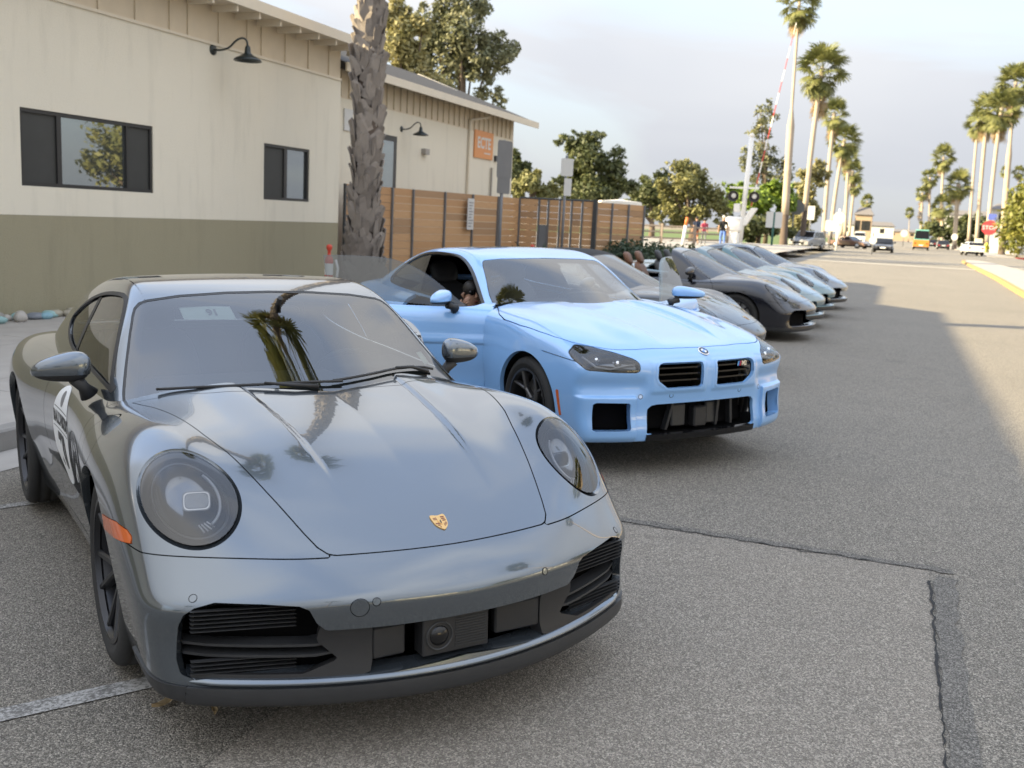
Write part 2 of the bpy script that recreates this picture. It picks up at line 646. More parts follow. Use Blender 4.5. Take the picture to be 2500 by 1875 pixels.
MT = {}
MT['paint_slate'] = car_paint('slate_metallic_paint', (.120, .142, .166), metal=.82, rough=.20, ior=1.65)
MT['paint_blue'] = car_paint('light_blue_paint', (.235, .46, .82), metal=.0, rough=.35, flake=False, ior=1.7)
MT['paint_charcoal'] = car_paint('charcoal_paint', (.014, .0135, .0125), metal=.0, rough=.4)
MT['paint_navy'] = car_paint('navy_paint', (.008, .009, .015), metal=.2, rough=.25)
MT['paint_teal'] = car_paint('pale_teal_paint', (.13, .20, .225), metal=.2, rough=.3)
MT['paint_black'] = car_paint('black_paint', (.02, .02, .024), metal=.2, rough=.4)
MT['paint_silver'] = car_paint('silver_paint', (.33, .34, .36), metal=.6, rough=.4)
MT['paint_brown'] = car_paint('brown_paint', (.10, .05, .035), metal=.3, rough=.4)
MT['paint_white'] = car_paint('white_paint', (.75, .75, .73), rough=.4, flake=False)
MT['plastic'] = grained('black_plastic', (.018, .018, .019), rough=.5, amt=.2, scale=30, bump=.08, bscale=900)
MT['plastic_lip'] = grained('grey_black_plastic', (.03, .031, .033), rough=.42, amt=.2, scale=20, bump=.05, bscale=900)
MT['gloss_black'] = plain('gloss_black', (.006, .006, .007), .12)
MT['liner'] = plain('dark_liner', (.004, .004, .0045), .9, **{'Specular IOR Level': .08})
MT['rubber'] = grained('tyre_rubber', (.022, .022, .022), rough=.75, amt=.3, scale=12, bump=.15, bscale=200)
MT['rim_dark'] = plain('dark_rim', (.035, .036, .04), .3, .6)
MT['rim_cut'] = plain('machined_rim', (.17, .17, .175), .28, .9)
MT['rim_black'] = plain('black_rim', (.012, .012, .013), .3, .2)
MT['steel'] = plain('brushed_steel', (.45, .45, .46), .35, .9)
MT['chrome'] = plain('chrome', (.8, .8, .82), .06, 1.0)
MT['glass'] = thin_glass('window_glass', (.66, .71, .69), 2.1)
MT['glass_tint'] = thin_glass('tinted_glass', (.30, .34, .34), 1.65)
MT['glass_clear'] = thin_glass('lens_glass', (.94, .95, .96), 1.75)
MT['frit'] = plain('black_glass_border', (.008, .008, .008), .35)
MT['amber'] = plain('amber_lens', (.55, .11, .02), .18, **{'Coat Weight': .6})
MT['red_lens'] = plain('red_lens', (.4, .02, .01), .2)
MT['gold'] = plain('gold_badge', (.72, .45, .18), .3, .7)
MT['badge_red'] = plain('badge_red', (.16, .035, .03), .35, .1)
MT['white_vinyl'] = plain('white_vinyl', (.78, .79, .80), .35)
MT['black_ink'] = plain('black_ink', (.02, .02, .022), .45)
MT['grey_ink'] = plain('grey_ink', (.18, .18, .19), .45)
MT['seat'] = grained('dark_leather', (.03, .03, .032), rough=.55, amt=.2, scale=20)
MT['tan'] = grained('tan_leather', (.16, .075, .04), rough=.55, amt=.2, scale=20)
MT['dash'] = grained('dashboard', (.035, .036, .037), rough=.6, amt=.2, scale=20)
MT['trim_light'] = plain('pale_trim', (.25, .25, .24), .6)
MT['soft_top'] = grained('black_canvas', (.012, .012, .013), rough=.85, amt=.3, scale=60)
MT['reflector'] = plain('lamp_bowl', (.12, .13, .145), .10, .95)
MT['paper'] = plain('paper', (.62, .68, .64), .5)
MT['lamp_white'] = plain('lamp_light_guide', (.30, .31, .33), .15, **{'Coat Weight': .5})
MT['clear_frame'] = plain('satin_frame', (.42, .43, .45), .12, .9)
# ------------------------------------------------------------------ car parts shared by all cars
def frame_matrix(px, py, pz, yaw, cp, cr):
    fx = np.array([math.cos(yaw), math.sin(yaw), 0]); ly = np.array([-math.sin(yaw), math.cos(yaw), 0]); uz = np.array([0, 0, 1.0])
    fx, uz = fx * math.cos(cp) + uz * math.sin(cp), uz * math.cos(cp) - fx * math.sin(cp)
    ly, uz = ly * math.cos(cr) + uz * math.sin(cr), uz * math.cos(cr) - ly * math.sin(cr)
    m = Matrix.Identity(4)
    for i in range(3):
        m[i][0], m[i][1], m[i][2], m[i][3] = fx[i], ly[i], uz[i], (px, py, pz)[i]
    return m


def tyre_mesh(R, w, rim, n=56):
    h = w / 2
    prof = [(rim - .012, -h * .80), (rim + .004, -h * .92), (rim + .03, -h * 1.0), (R - .05, -h * 1.03), (R - .022, -h * .97), (R - .006, -h * .86)]
    for g in (-.55, -.18, .18, .55):
        c = h * g
        prof += [(R, c - h * .13), (R - .007, c - h * .10), (R - .007, c - h * .04), (R, c - h * .01)]
    prof += [(R - .006, h * .86), (R - .022, h * .97), (R - .05, h * 1.03), (rim + .03, h), (rim + .004, h * .92), (rim - .012, h * .80)]
    b = MB(); b.lathe(prof, n, T=lambda x, y, z: (x, z, y))
    return b


def rim_mesh(rim, w, spokes, style, out=1):
    """wheel axis along y, outer face toward +y*out"""
    h = w / 2; b = MB()
    T = lambda x, y, z: (x, z * out, y)
    b.lathe([(rim - .014, -h * .75), (rim - .03, -h * .3), (rim - .034, h * .3), (rim - .022, h * .74), (rim + .004, h * .90), (rim + .004, h * .96), (rim - .012, h * .97), (rim - .022, h * .80)], 56, T)
    yf = h * .55
    # hub
    b.lathe([(.075, yf - .05), (.072, yf - .005), (.055, yf + .004), (.034, yf + .006), (.033, yf + .012), (0.0, yf + .014)], 24, T)
    def spoke(a0, a1, w0, w1, r0, r1, y0, y1, th=.028, mi=0):
        P = []
        for (r, a, ww, yy) in ((r0, a0, w0, y0), (r1, a1, w1, y1)):
            c, s = math.cos(a), math.sin(a); px, pz = r * c, r * s; tx, tz = -s, c
            for sg, dy in ((-1, 0), (-.55, .008), (.55, .008), (1, 0), (1, -th), (-1, -th)):
                P.append(T(px + tx * ww * sg, pz + tz * ww * sg, yy + dy))
        F = [(0, 1, 2, 3, 4, 5)[::-1], (6, 7, 8, 9, 10, 11)]
        for k in range(6):
            F.append((k, (k + 1) % 6, 6 + (k + 1) % 6, 6 + k))
        b.add(P, F, mi)
    for k in range(spokes):
        a = 2 * math.pi * (k + .5) / spokes + math.pi / 2
        if style == 'V':
            for sg in (-1, 1):
                spoke(a + sg * .09, a + sg * .27, .016, .013, .06, rim - .012, yf, h * .84)
        elif style == 'Y':
            spoke(a, a, .022, .017, .055, rim * .52, yf, h * .66, mi=1)
            for sg in (-1, 1):
                spoke(a, a + sg * .30, .013, .011, rim * .50, rim - .010, h * .66, h * .86, mi=1)
        else:
            spoke(a, a, .026, .020, .055, rim - .012, yf, h * .8)
    return b


def add_wheel(parent, x, y, z, R, w, rim, spokes, style, mats, steer=0.0, cache={}):
    out = 1 if y > 0 else -1
    key = (R, w, rim, spokes, style, out, mats[0].name)
    if key not in cache:
        ty = tyre_mesh(R, w, rim).mesh('tyre', MT['rubber'], True)
        ri = rim_mesh(rim, w, spokes, style, out).mesh('rim', list(mats), True)
        ri.set_sharp_from_angle(angle=math.radians(32))
        d = MB(); d.lathe([(.05, -.02), (rim * .82, -.02), (rim * .82, .012), (.05, .012)], 40, T=lambda a, c, q: (a, q * out, c))
        di = d.mesh('brake_disc', MT['steel'], False)
        cache[key] = (ty, ri, di)
    ty, ri, di = cache[key]
    e = bpy.data.objects.new('wheel', None); COL.objects.link(e); e.parent = parent
    e.location = (x, y, z); e.rotation_euler = (0, 0, steer)
    for nm, me in (('tyre', ty), ('rim', ri), ('brake_disc', di)):
        link(nm, me, e)
    return e


def blob(name, parent, mat, c, r, n=20, power=2.4, T=None):
    """rounded block (superellipsoid)"""
    b = MB(); V = []
    m = n // 2
    def sp(v, p): return math.copysign(abs(v) ** (2 / p), v)
    for i in range(m + 1):
        ph = -math.pi / 2 + math.pi * i / m
        for k in range(n):
            th = 2 * math.pi * k / n
            q = (c[0] + r[0] * sp(math.cos(ph), power) * sp(math.cos(th), power), c[1] + r[1] * sp(math.cos(ph), power) * sp(math.sin(th), power), c[2] + r[2] * sp(math.sin(ph), power))
            V.append(T(*q) if T else q)
    Fs = []
    for i in range(m):
        for k in range(n):
            k2 = (k + 1) % n
            Fs.append((i * n + k, i * n + k2, (i + 1) * n + k2, (i + 1) * n + k))
    b.add(V, Fs)
    return b.build(name, mat, parent, smooth=True)


def car_seat(parent, x, y, z, mat, s=1.0):
    e = bpy.data.objects.new('seat', None); COL.objects.link(e); e.parent = parent
    blob('cushion', e, mat, (x + .22, y, z + .06), (.27, .25, .10), power=3.5)
    rec = lambda a, b, c: (a - (c - z) * .38, b, c)
    blob('backrest', e, mat, (x - .02, y, z + .38), (.075, .25, .34), power=3.2, T=rec)
    blob('headrest', e, mat, (x + .02, y, z + .79), (.05, .135, .10), power=3.0, T=rec)
    return e


def steering_wheel(parent, x, y, z, R=.18, tilt=1.15, mat=None):
    b = MB(); n = 36
    def P(u, v, d):
        return (x + .40 * v - .92 * d, y + u, z + .92 * v + .40 * d)
    pts = [P(R * math.cos(2 * math.pi * k / n), R * math.sin(2 * math.pi * k / n), 0) for k in range(n + 1)]
    b.tube(pts, .014, 8, cap=False)
    for a in (0, math.pi, -math.pi / 2):
        b.tube([P(0, 0, 0), P(R * math.cos(a), R * math.sin(a), 0)], .02, 6)
    b.tube([P(0, 0, -.02), P(0, 0, .03)], .06, 12)
    return b.build('steering_wheel', mat or MT['dash'], parent, smooth=True)


FONT = None


def text_mesh(body, size, align='CENTER', bold=0.0, extrude=.0006):
    cu = bpy.data.curves.new('lettering', 'FONT'); cu.body = body; cu.size = size
    cu.align_x = align; cu.align_y = 'CENTER'; cu.offset = bold; cu.extrude = extrude; cu.resolution_u = 3
    o = bpy.data.objects.new('lettering_tmp', cu); COL.objects.link(o)
    dg = bpy.context.evaluated_depsgraph_get()
    me = bpy.data.meshes.new_from_object(o.evaluated_get(dg))
    bpy.data.objects.remove(o); bpy.data.curves.remove(cu)
    return me


def text_on(name, body, size, mat, parent, T, bold=0.0, rot=0.0, sx=1.0, local=True):
    """T maps (u, v, d) -> point: u right, v up, d out of the face"""
    me = text_mesh(body, size, bold=bold)
    co = np.empty(len(me.vertices) * 3, np.float32); me.vertices.foreach_get('co', co); co = co.reshape(-1, 3).astype(float); co[:, 0] *= sx
    co = T.arr(co) if isinstance(T, Wrap) else np.array([T(*q) for q in co])
    me.vertices.foreach_set('co', co.astype(np.float32).ravel())
    me.materials.clear(); me.materials.append(mat)
    me.update()
    return link(name, me, parent)


def surf_pts(F, P, D, span=.4, n=24):
    """first crossing into F along rays P + D*t (arrays)"""
    P = np.atleast_2d(np.asarray(P, float)); D = np.broadcast_to(np.asarray(D, float), P.shape)
    k = np.linspace(0, span, n + 1)[1:]
    Q = P[:, None] + D[:, None] * k[None, :, None]
    f = F(Q[..., 0].ravel(), np.abs(Q[..., 1].ravel()), Q[..., 2].ravel()).reshape(len(P), n)
    hit = (f < 0).any(1); i = (f < 0).argmax(1)
    hi = np.where(hit, k[i], span); lo = np.where(hit, hi - span / n, span)
    for _ in range(16):
        m = (lo + hi) / 2; q = P + D * m[:, None]
        ins = F(q[:, 0], np.abs(q[:, 1]), q[:, 2]) < 0
        hi = np.where(ins, m, hi); lo = np.where(ins, lo, m)
    return P + D * hi[:, None]


def surf_ns(F, P):
    P = np.atleast_2d(np.asarray(P, float))
    g = grad(lambda q: F(q[:, 0], np.abs(q[:, 1]), q[:, 2]), P)
    return g / (np.linalg.norm(g, axis=1)[:, None] + 1e-12)


def surf_pt(F, p, d, n=40, span=.4):
    return surf_pts(F, p, d, span, n)[0]


def surf_n(F, p):
    return surf_ns(F, p)[0]


class Wrap:
    """memo that lays (u,v,d) points on a surface in batches"""
    def __init__(s, fn): s.fn = fn
    def arr(s, uvd): return s.fn(np.atleast_2d(np.asarray(uvd, float)))
    def __call__(s, u, v, d): return s.fn(np.array([[u, v, d]], float))[0]


def sticker(parent, F, cx, cz, side, r, number, name='door_sticker', flat=False):
    """round white race sticker with lettering, wrapped on the door side"""
    def base(Q):
        P = np.stack([cx - Q[:, 0] * side, np.full(len(Q), side * 1.3), cz + Q[:, 1]], 1)
        p = surf_pts(F, P, (0, -side, 0), .8, 40)
        return p + surf_ns(F, p) * (.0012 + Q[:, 2:3])
    T = Wrap(base)
    b = MB(); rings = 10; n = 48
    V = [(0, 0, 0)]; Fs = []
    for i in range(1, rings + 1):
        for k in range(n):
            a = 2 * math.pi * k / n
            V.append((r * i / rings * math.cos(a), r * i / rings * math.sin(a), 0))
    V = T.arr(V)
    for k in range(n): Fs.append((0, 1 + k, 1 + (k + 1) % n))
    for i in range(rings - 1):
        for k in range(n):
            a = 1 + i * n + k; c = 1 + i * n + (k + 1) % n
            Fs.append((a, a + n, c + n, c))
    b.add(V, Fs)
    st = b.build(name, MT['white_vinyl'], parent, smooth=True)
    top = parent if flat else st
    T2 = Wrap(lambda Q: base(Q + [0, 0, .0008]))
    text_on('lettering', 'RALLY4KIDS', r * .33, MT['black_ink'], top, Wrap(lambda Q: base(Q + [0, r * .30, .0008])), bold=.004 * r / .25)
    text_on('number', number, r * .85, MT['black_ink'], top, Wrap(lambda Q: base(Q + [0, -r * .34, .0008])), bold=.012 * r / .25)
    ln = MB()
    for vv in (r * .52, r * .10):
        hw = math.sqrt(max(r * r - vv * vv, 0)) * .92
        pts = np.linspace(-hw, hw, 13)
        V = [T2(u, vv + s_, 0) for u in pts for s_ in (-.002, .002)]
        ln.add(V, [(2 * i, 2 * i + 2, 2 * i + 3, 2 * i + 1) for i in range(12)])
    ln.build('printed_line', MT['black_ink'], top)
    em = MB(); em.lathe([(0, .0), (r * .16, .0), (r * .16, .0004), (0, .0004)], 20, T=lambda x, y, z: T2(x, y + r * .74, z))
    em.build('printed_emblem', MT['grey_ink'], top)
    return st


def mirror_part(root, side, base, tip, cap_c, cap_r, paint, F=None, name='mirror', flat=False):
    if flat: e = root
    else:
        e = bpy.data.objects.new(name, None); COL.objects.link(e); e.parent = root
    s = side
    c = np.array(cap_c); r = cap_r
    def T(x, y, z):
        # wedge: taper toward the tip, flat rear face
        u = (y - c[1]) / r[1]
        q = (u + 1) * .5
        k = 1.08 - .50 * q ** 1.3
        zb = c[2] - r[2]; dz = (z - zb) * k; dx = x - c[0]
        if dx < 0: dx *= .45
        return (c[0] + dx * (1 - .35 * q) - .045 * q, s * y, zb + dz + .012 * q)
    n = 40; m = 24; V = []
    def sp(v, p): return math.copysign(abs(v) ** (2 / p), v)
    for i in range(m + 1):
        ph = -math.pi / 2 + math.pi * i / m
        for k in range(n):
            th = 2 * math.pi * k / n
            V.append((c[0] + r[0] * sp(math.cos(ph), 2.8) * sp(math.cos(th), 2.5), c[1] + r[1] * sp(math.cos(ph), 2.8) * sp(math.sin(th), 2.8), c[2] + r[2] * sp(math.sin(ph), 2.6)))
    cut = m * 2 // 5
    for nm, a, b_, mt in (('mirror_cap', cut, m, paint), ('mirror_housing', 0, cut, MT['plastic'])):
        q = MB(); Fs = []
        for i in range(a, b_):
            for k in range(n):
                k2 = (k + 1) % n
                Fs.append((i * n + k, i * n + k2, (i + 1) * n + k2, (i + 1) * n + k))
        sc = 1.0 if nm == 'mirror_cap' else .97
        q.add([T(c[0] + (v[0] - c[0]) * sc, c[1] + (v[1] - c[1]) * sc, v[2]) for v in V], Fs)
        me = q.mesh(nm, mt, True)
        bm = bmesh.new(); bm.from_mesh(me)
        bmesh.ops.delete(bm, geom=[v for v in bm.verts if not v.link_faces], context='VERTS')
        bmesh.ops.recalc_face_normals(bm, faces=bm.faces[:]); bm.to_mesh(me); bm.free()
        link(nm, me, e)
    st = MB()
    b0, t0 = np.array(base), np.array(tip)
    st.tube([(p[0], s * p[1], p[2]) for p in (b0, b0 * .6 + t0 * .4 + np.array([0, 0, .004]), t0)], [.040, .024, .030], 12)
    st.build('mirror_stalk', MT['plastic'], e, smooth=True)
    return e


# ------------------------------------------------------------------ ground
def zg(s, t):
    s = np.asarray(s, float); t = np.asarray(t, float)
    a = -.046 * np.clip(-1.75 - s, 0, 4.0)
    fade = 1 - sstep(t, 34, 50)
    return .035 * sstep(t, 2.0, 9.0) + a * fade


def GP(s, t, dz=0.0):
    return RW(s, t, float(zg(s, t)) + dz)


def sheet(name, mat, ss, ts, dz=0.0, kind='structure', poly=None):
    ss = np.asarray(ss); ts = np.asarray(ts)
    S, T = np.meshgrid(ss, ts, indexing='ij')
    P = S[..., None] * RN + T[..., None] * RD; P[..., 2] = zg(S, T) + dz
    n, m = S.shape; I = np.arange(n * m).reshape(n, m)
    Q = np.stack([I[:-1, :-1], I[1:, :-1], I[1:, 1:], I[:-1, 1:]], -1).reshape(-1, 4)
    me = mesh_from(name, P.reshape(-1, 3), Q, mat, smooth=True)
    o = link(name, me); o['kind'] = kind
    return o


def asphalt(name, base, tint, grain=1.0, speck=.5):
    t = NT(name); p = t.pos()
    big = t.noise(p, .35, 5, .6)
    med = t.noise(p, 4.0, 6, .65)
    fine = t.noise(p, 230.0, 3, .7)
    vor = t.n('ShaderNodeTexVoronoi', {'Vector': p, 'Scale': 165.0, 'Randomness': 1.0})
    c = t.mix(big, tuple(x * .80 for x in base), tuple(x * 1.2 for x in base))
    c = t.mix(t.math('MULTIPLY', t.ramp(med, [(.35, 0.0), (.7, 1.0)]), .35), c, tint)
    st = t.ramp(vor.outputs['Color'], [(.25, .45), (.6, .95), (.95, 1.75)])
    c = t.mix(.92 * grain, c, st, 'MULTIPLY')
    c = t.mix(t.math('MULTIPLY', t.ramp(fine, [(.42, 1.0), (.58, 0.0)]), .62 * grain), c, (.012, .011, .011))
    oil = t.noise(p, 1.1, 5, .7)
    c = t.mix(t.math('MULTIPLY', t.ramp(oil, [(.60, 0.0), (.74, 1.0)]), .35), c, (.06, .058, .055))
    hgt = t.math('ADD', t.math('MULTIPLY', vor.outputs['Distance'], -1.0), t.math('MULTIPLY', fine, .8))
    return t.bsdf(c, .88, 0.0, t.bump(hgt, .9, .006), **{'Specular IOR Level': .35})


MT['asphalt'] = asphalt('asphalt', (.345, .315, .268), (.40, .365, .30))
MT['asphalt_patch'] = asphalt('asphalt_patch', (.372, .336, .284), (.41, .365, .305), .8)
MT['tar'] = plain('tar_crack', (.012, .012, .012), .8)


def paint_line_mat(name, col):
    t = NT(name); p = t.pos()
    a = t.noise(p, 70.0, 4, .7); b2 = t.noise(p, 6.0, 4)
    m = t.ramp(t.math('ADD', t.math('MULTIPLY', a, .75), t.math('MULTIPLY', b2, .35)), [(.47, 0.0), (.60, 1.0)])
    c = t.mix(m, (.13, .125, .115), col)
    return t.bsdf(c, .8, 0, t.bump(a, .5, .004))


MT['line_white'] = paint_line_mat('worn_white_paint', (.42, .41, .39))
MT['line_yellow'] = paint_line_mat('worn_yellow_paint', (.48, .30, .06))
MT['concrete'] = grained('concrete', (.33, .31, .285), rough=.9, amt=.22, scale=3.0, bump=.2, bscale=120)
MT['concrete_dark'] = grained('kerb_concrete', (.24, .23, .215), rough=.9, amt=.35, scale=5.0, bump=.2, bscale=90)

ss = np.concatenate([[-5.76, -5.4, -4.8], np.linspace(-4.2, -1.2, 13), [-.5, 0, 1, 2, 4, 8, 16, 26]])
ts = np.concatenate([[-14, -8, -4, -2], np.linspace(0, 10, 21), [14, 20, 30, 34, 38, 42, 46, 50, 60, 90, 110]])
sheet('road', MT['asphalt'], ss, ts)
# kerb and pavement on the building side
for k in range(9):
    t0 = -6 + k * 3.05; t1 = t0 + 3.03
    P = []
    b = MB()
    pr = [(-5.77, -.35), (-5.77, 0), (-5.785, .135), (-5.80, .15), (-5.94, .15), (-5.94, -.35)]
    V = []
    for t_ in (t0, t1):
        V += [tuple(GP(-5.77, t_) + RW(s_ + 5.77, 0, z_)) for s_, z_ in pr]
    n = len(pr)
    b.add(V, [tuple(range(n)), tuple(range(n, 2 * n))[::-1]] + [(i, n + i, n + (i + 1) % n, (i + 1) % n) for i in range(n)])
    o = b.build('kerb', MT['concrete_dark']); o['kind'] = 'structure'
pz = lambda s, t: float(zg(-5.77, t)) + .148 + (.0) * (s + 5.94)
for i, (s0, s1) in enumerate(((-5.945, -7.4), (-7.41, -9.0), (-9.01, -10.82))):
    for k in range(10):
        t0 = -6 + k * 2.45; t1 = t0 + 2.44
        P = []
        for s_, t_ in ((s0, t0), (s0, t1), (s1, t1), (s1, t0)):
            P.append(RW(s_, t_, pz(s_, t_)))
        b = MB(); b.hexa([tuple(p - np.array([0, 0, .12])) for p in P] + [tuple(p) for p in P])
        o = b.build('pavement_slab', MT['concrete']); o['kind'] = 'structure'
# ------------------------------------------------------------------ road marks, patch, cracks, far ground
def strip_mesh(name, mat, pts, width, dz, jitter=0.0, kind='structure', seed=3):
    r = np.random.default_rng(seed)
    p = np.array(pts, float); V = []; n = len(p)
    for i in range(n):
        d = p[min(i + 1, n - 1)] - p[max(i - 1, 0)]; d /= np.linalg.norm(d); q = np.array([-d[1], d[0]])
        w = width * (1 + jitter * (r.random() - .5) * 2) / 2
        o = q * jitter * width * (r.random() - .5)
        for sg in (-1, 1):
            s_, t_ = p[i] + q * w * sg + o
            V.append(GP(s_, t_, dz))
    me = mesh_from(name, V, np.array([(2 * i, 2 * i + 2, 2 * i + 3, 2 * i + 1) for i in range(n - 1)]), mat)
    o = link(name, me); o['kind'] = kind
    return o


def line_pts(a, b, n): return [np.array(a) * (1 - k / n) + np.array(b) * k / n for k in range(n + 1)]


sheet('road_patch', MT['asphalt_patch'], np.linspace(-1.75, .325, 6), np.linspace(-3, 5.215, 12), .004)
r_ = np.random.default_rng(5)
cr_ = [(.325 + .0035 * r_.normal(), t) for t in np.linspace(5.05, -1, 160)]
strip_mesh('tar_crack', MT['tar'], cr_, .008, .009, .9, seed=4)
cr_ = [(s, 5.215 + .010 * r_.normal()) for s in np.linspace(-1.7, .335, 60)]
strip_mesh('patch_joint', MT['tar'], cr_, .007, .0085, .8, seed=6)
MT['asphalt_dark'] = asphalt('asphalt_dark_seam', (.265, .248, .220), (.22, .208, .185))
strip_mesh('seal_band', MT['asphalt_dark'], [(.385 + .008 * r_.normal(), t) for t in np.linspace(5.15, -1, 60)], .10, .0045, .12, seed=8)
strip_mesh('seal_band', MT['asphalt_dark'], [(s, 5.27 + .008 * r_.normal()) for s in np.linspace(-1.7, .44, 40)], .07, .0045, .15, seed=9)
strip_mesh('parking_line', MT['line_white'], line_pts((-3.25, 1.36), (-2.26, 2.68), 14), .10, .005)
strip_mesh('parking_line', MT['line_white'], line_pts((-5.3, 3.2), (-4.25, 4.62), 14), .09, .005)
# kerb gutter band
sheet('gutter', MT['concrete'], [-5.765, -5.3], np.linspace(-6, 34, 30), .004)
# yellow centre line and median hump in the distance
isl = smooth_poly([(3.7, 14), (3.73, 24), (3.79, 34), (4.21, 50), (4.45, 68), (4.75, 82), (5.5, 85.5), (6.4, 82), (6.7, 70), (6.8, 60), (6.9, 40), (6.9, 14)], 5)
b = MB(); b.prism([tuple(q) for q in isl], .0, .035 + .13, T=lambda a, c, d: RW(a, c, d)); o = b.build('median_island', MT['concrete']); o['kind'] = 'structure'
b = MB(); lp = isl[:28]
for (a, c) in zip(lp[:-1], lp[1:]):
    b.hexa([RW(a[0] - .03, a[1], .02), RW(c[0] - .03, c[1], .02), RW(c[0] + .16, c[1], .02), RW(a[0] + .16, a[1], .02), RW(a[0] - .02, a[1], .175), RW(c[0] - .02, c[1], .175), RW(c[0] + .16, c[1], .175), RW(a[0] + .16, a[1], .175)])
o = b.build('yellow_kerb', MT['line_yellow']); o['kind'] = 'structure'
# dry leaves lying near the front wheel
for (s_, t_, a, sz) in ((-2.83, 3.28, .4, .05), (-2.12, 2.52, 1.2, .055), (-1.93, 2.53, 2.0, .032)):
    b = MB(); c = GP(s_, t_, .006); V = []
    for u in np.linspace(-1, 1, 7):
        w = .28 * (1 - u * u) + .02
        for sg in (-1, 0, 1):
            x = u * sz; y = sg * w * sz + .25 * sz * u * u; z = .012 * abs(sg) + .012 * u * u
            V.append(c + np.array([x * math.cos(a) - y * math.sin(a), x * math.sin(a) + y * math.cos(a), z]))
    b.add(V, [(3 * i + k, 3 * i + 3 + k, 3 * i + 4 + k, 3 * i + 1 + k) for i in range(6) for k in range(2)])
    if 'leaf' not in MT: MT['leaf'] = grained('dry_leaf', (.33, .25, .14), .7, .4, 80)
    o = b.build('dry_leaf', MT['leaf'])
    tag(o, {0: 'curled pale dry leaf left of the coupe\'s front wheel', 1: 'thin twisted dry leaf in front of the coupe\'s bumper corner', 2: 'tiny yellow dry leaf right of the twisted leaf by the bumper'}[[.05, .055, .032].index(sz)], 'leaf', 'dry leaves on the asphalt')
# far ground
MT['earth'] = grained('dry_ground', (.19, .16, .11), .95, .3, .05)
MT['grass'] = grained('park_grass', (.085, .13, .03), .95, .4, .3)
def quad_sheet(name, mat, pts, dz, kind='structure'):
    me = mesh_from(name, [RW(s, t, dz) for s, t in pts], np.array([[0, 1, 2, 3]]), mat); o = link(name, me); o['kind'] = kind; return o
quad_sheet('ground', MT['earth'], [(-4000, -200), (4000, -200), (4000, 9000), (-4000, 9000)], -.30)
quad_sheet('road', MT['asphalt'], [(-9, 110), (12, 110), (12, 900), (-9, 900)], .035)
quad_sheet('park_lawn', MT['grass'], [(-80, 60), (-11.5, 60), (-11.5, 400), (-80, 400)], .02)
quad_sheet('side_street', MT['asphalt'], [(12, 86), (70, 86), (70, 112), (12, 112)], .02)
# ------------------------------------------------------------------ buildings
def stucco(name, col, stain=.17):
    t = NT(name); p = t.pos()
    big = t.noise(p, .5, 6, .6); fine = t.noise(p, 55.0, 4, .6); st = t.noise(t.n('ShaderNodeMapping', {'Vector': p, 'Scale': (2.5, 2.5, .35)}).outputs[0], 1.6, 6, .65)
    c = t.mix(big, tuple(x * .93 for x in col), tuple(min(1, x * 1.05) for x in col))
    c = t.mix(t.math('MULTIPLY', t.ramp(st, [(.52, 0.0), (.75, 1.0)]), stain * 2.2), c, tuple(x * .7 for x in col))
    return t.bsdf(c, .9, 0, t.bump(fine, .55, .015))


MT['wall_cream'] = stucco('cream_stucco', (.70, .655, .55))
MT['wall_olive'] = stucco('olive_stucco', (.30, .272, .185))
MT['trim_cream'] = grained('cream_trim', (.64, .575, .465), .7, .08, 2)
MT['board_cream'] = grained('cream_board', (.60, .52, .40), .75, .12, 3)
MT['shingle'] = grained('dark_shingle', (.045, .043, .043), .9, .5, 8, .3, 30)
MT['win_frame'] = plain('dark_window_frame', (.018, .018, .019), .4)
MT['screen'] = grained('insect_screen', (.035, .036, .034), .6, .35, 2.5)
MT['lamp_green'] = plain('dark_enamel', (.018, .026, .026), .3, .1)


def win_glass():
    t = NT('mirror_glass')
    fr = t.n('ShaderNodeFresnel', {'IOR': 2.2}).outputs[0]
    d = t.n('ShaderNodeBsdfDiffuse', {'Color': (.05, .055, .055, 1)}).outputs[0]
    g = t.n('ShaderNodeBsdfGlossy', {'Color': (.9, .95, .97, 1), 'Roughness': .01}).outputs[0]
    return t.surf(t.n('ShaderNodeMixShader', {0: t.math('ADD', fr, .15), 1: d, 2: g}).outputs[0])
MT['win_glass'] = win_glass()
RT = lambda s, t, z: RW(s, t, z)
WS = -10.8


def sbox(b, s0, s1, t0, t1, z0, z1, mi=0):
    return b.box(s0, s1, t0, t1, z0, z1, mi, T=RT)


bld = empty('cream_building', loc=RW(-14, 4, 0), label='near cream stucco building with olive lower wall and dark windows', cat='building')
def kid(b, name, mat, parent=bld, **kw):
    o = b.build(name, mat, None, **kw); o.parent = parent; o.matrix_parent_inverse = Matrix.Translation(parent.location).inverted(); return o
T0, T1 = -13.0, 18.15
wins = [(10.13, 12.635, 1.745, 2.75), (15.53, 17.035, 1.75, 2.75)]
b = MB(); sbox(b, WS - 6.5, WS, T0, T1, -.4, 1.36); kid(b, 'lower_wall', MT['wall_olive'])
b = MB()
edges = [T0] + [x for w in wins for x in w[:2]] + [T1]
for i in range(0, len(edges), 2): sbox(b, WS - .3, WS, edges[i], edges[i + 1], 1.362, 4.20)
for w in wins:
    sbox(b, WS - .3, WS, w[0], w[1], 1.362, w[2]); sbox(b, WS - .3, WS, w[0], w[1], w[3], 4.20)
sbox(b, WS - 6.5, WS - .31, T1 - .3, T1, 1.362, 4.9)
kid(b, 'upper_wall', MT['wall_cream'])
b = MB(); sbox(b, WS - .3, WS - .02, T0, T1, 4.202, 4.92); kid(b, 'board_panel', MT['board_cream'])
b = MB(); sbox(b, WS - .3, WS + .03, T0, T1 - .02, 4.19, 4.235); kid(b, 'ledge', MT['trim_cream'])
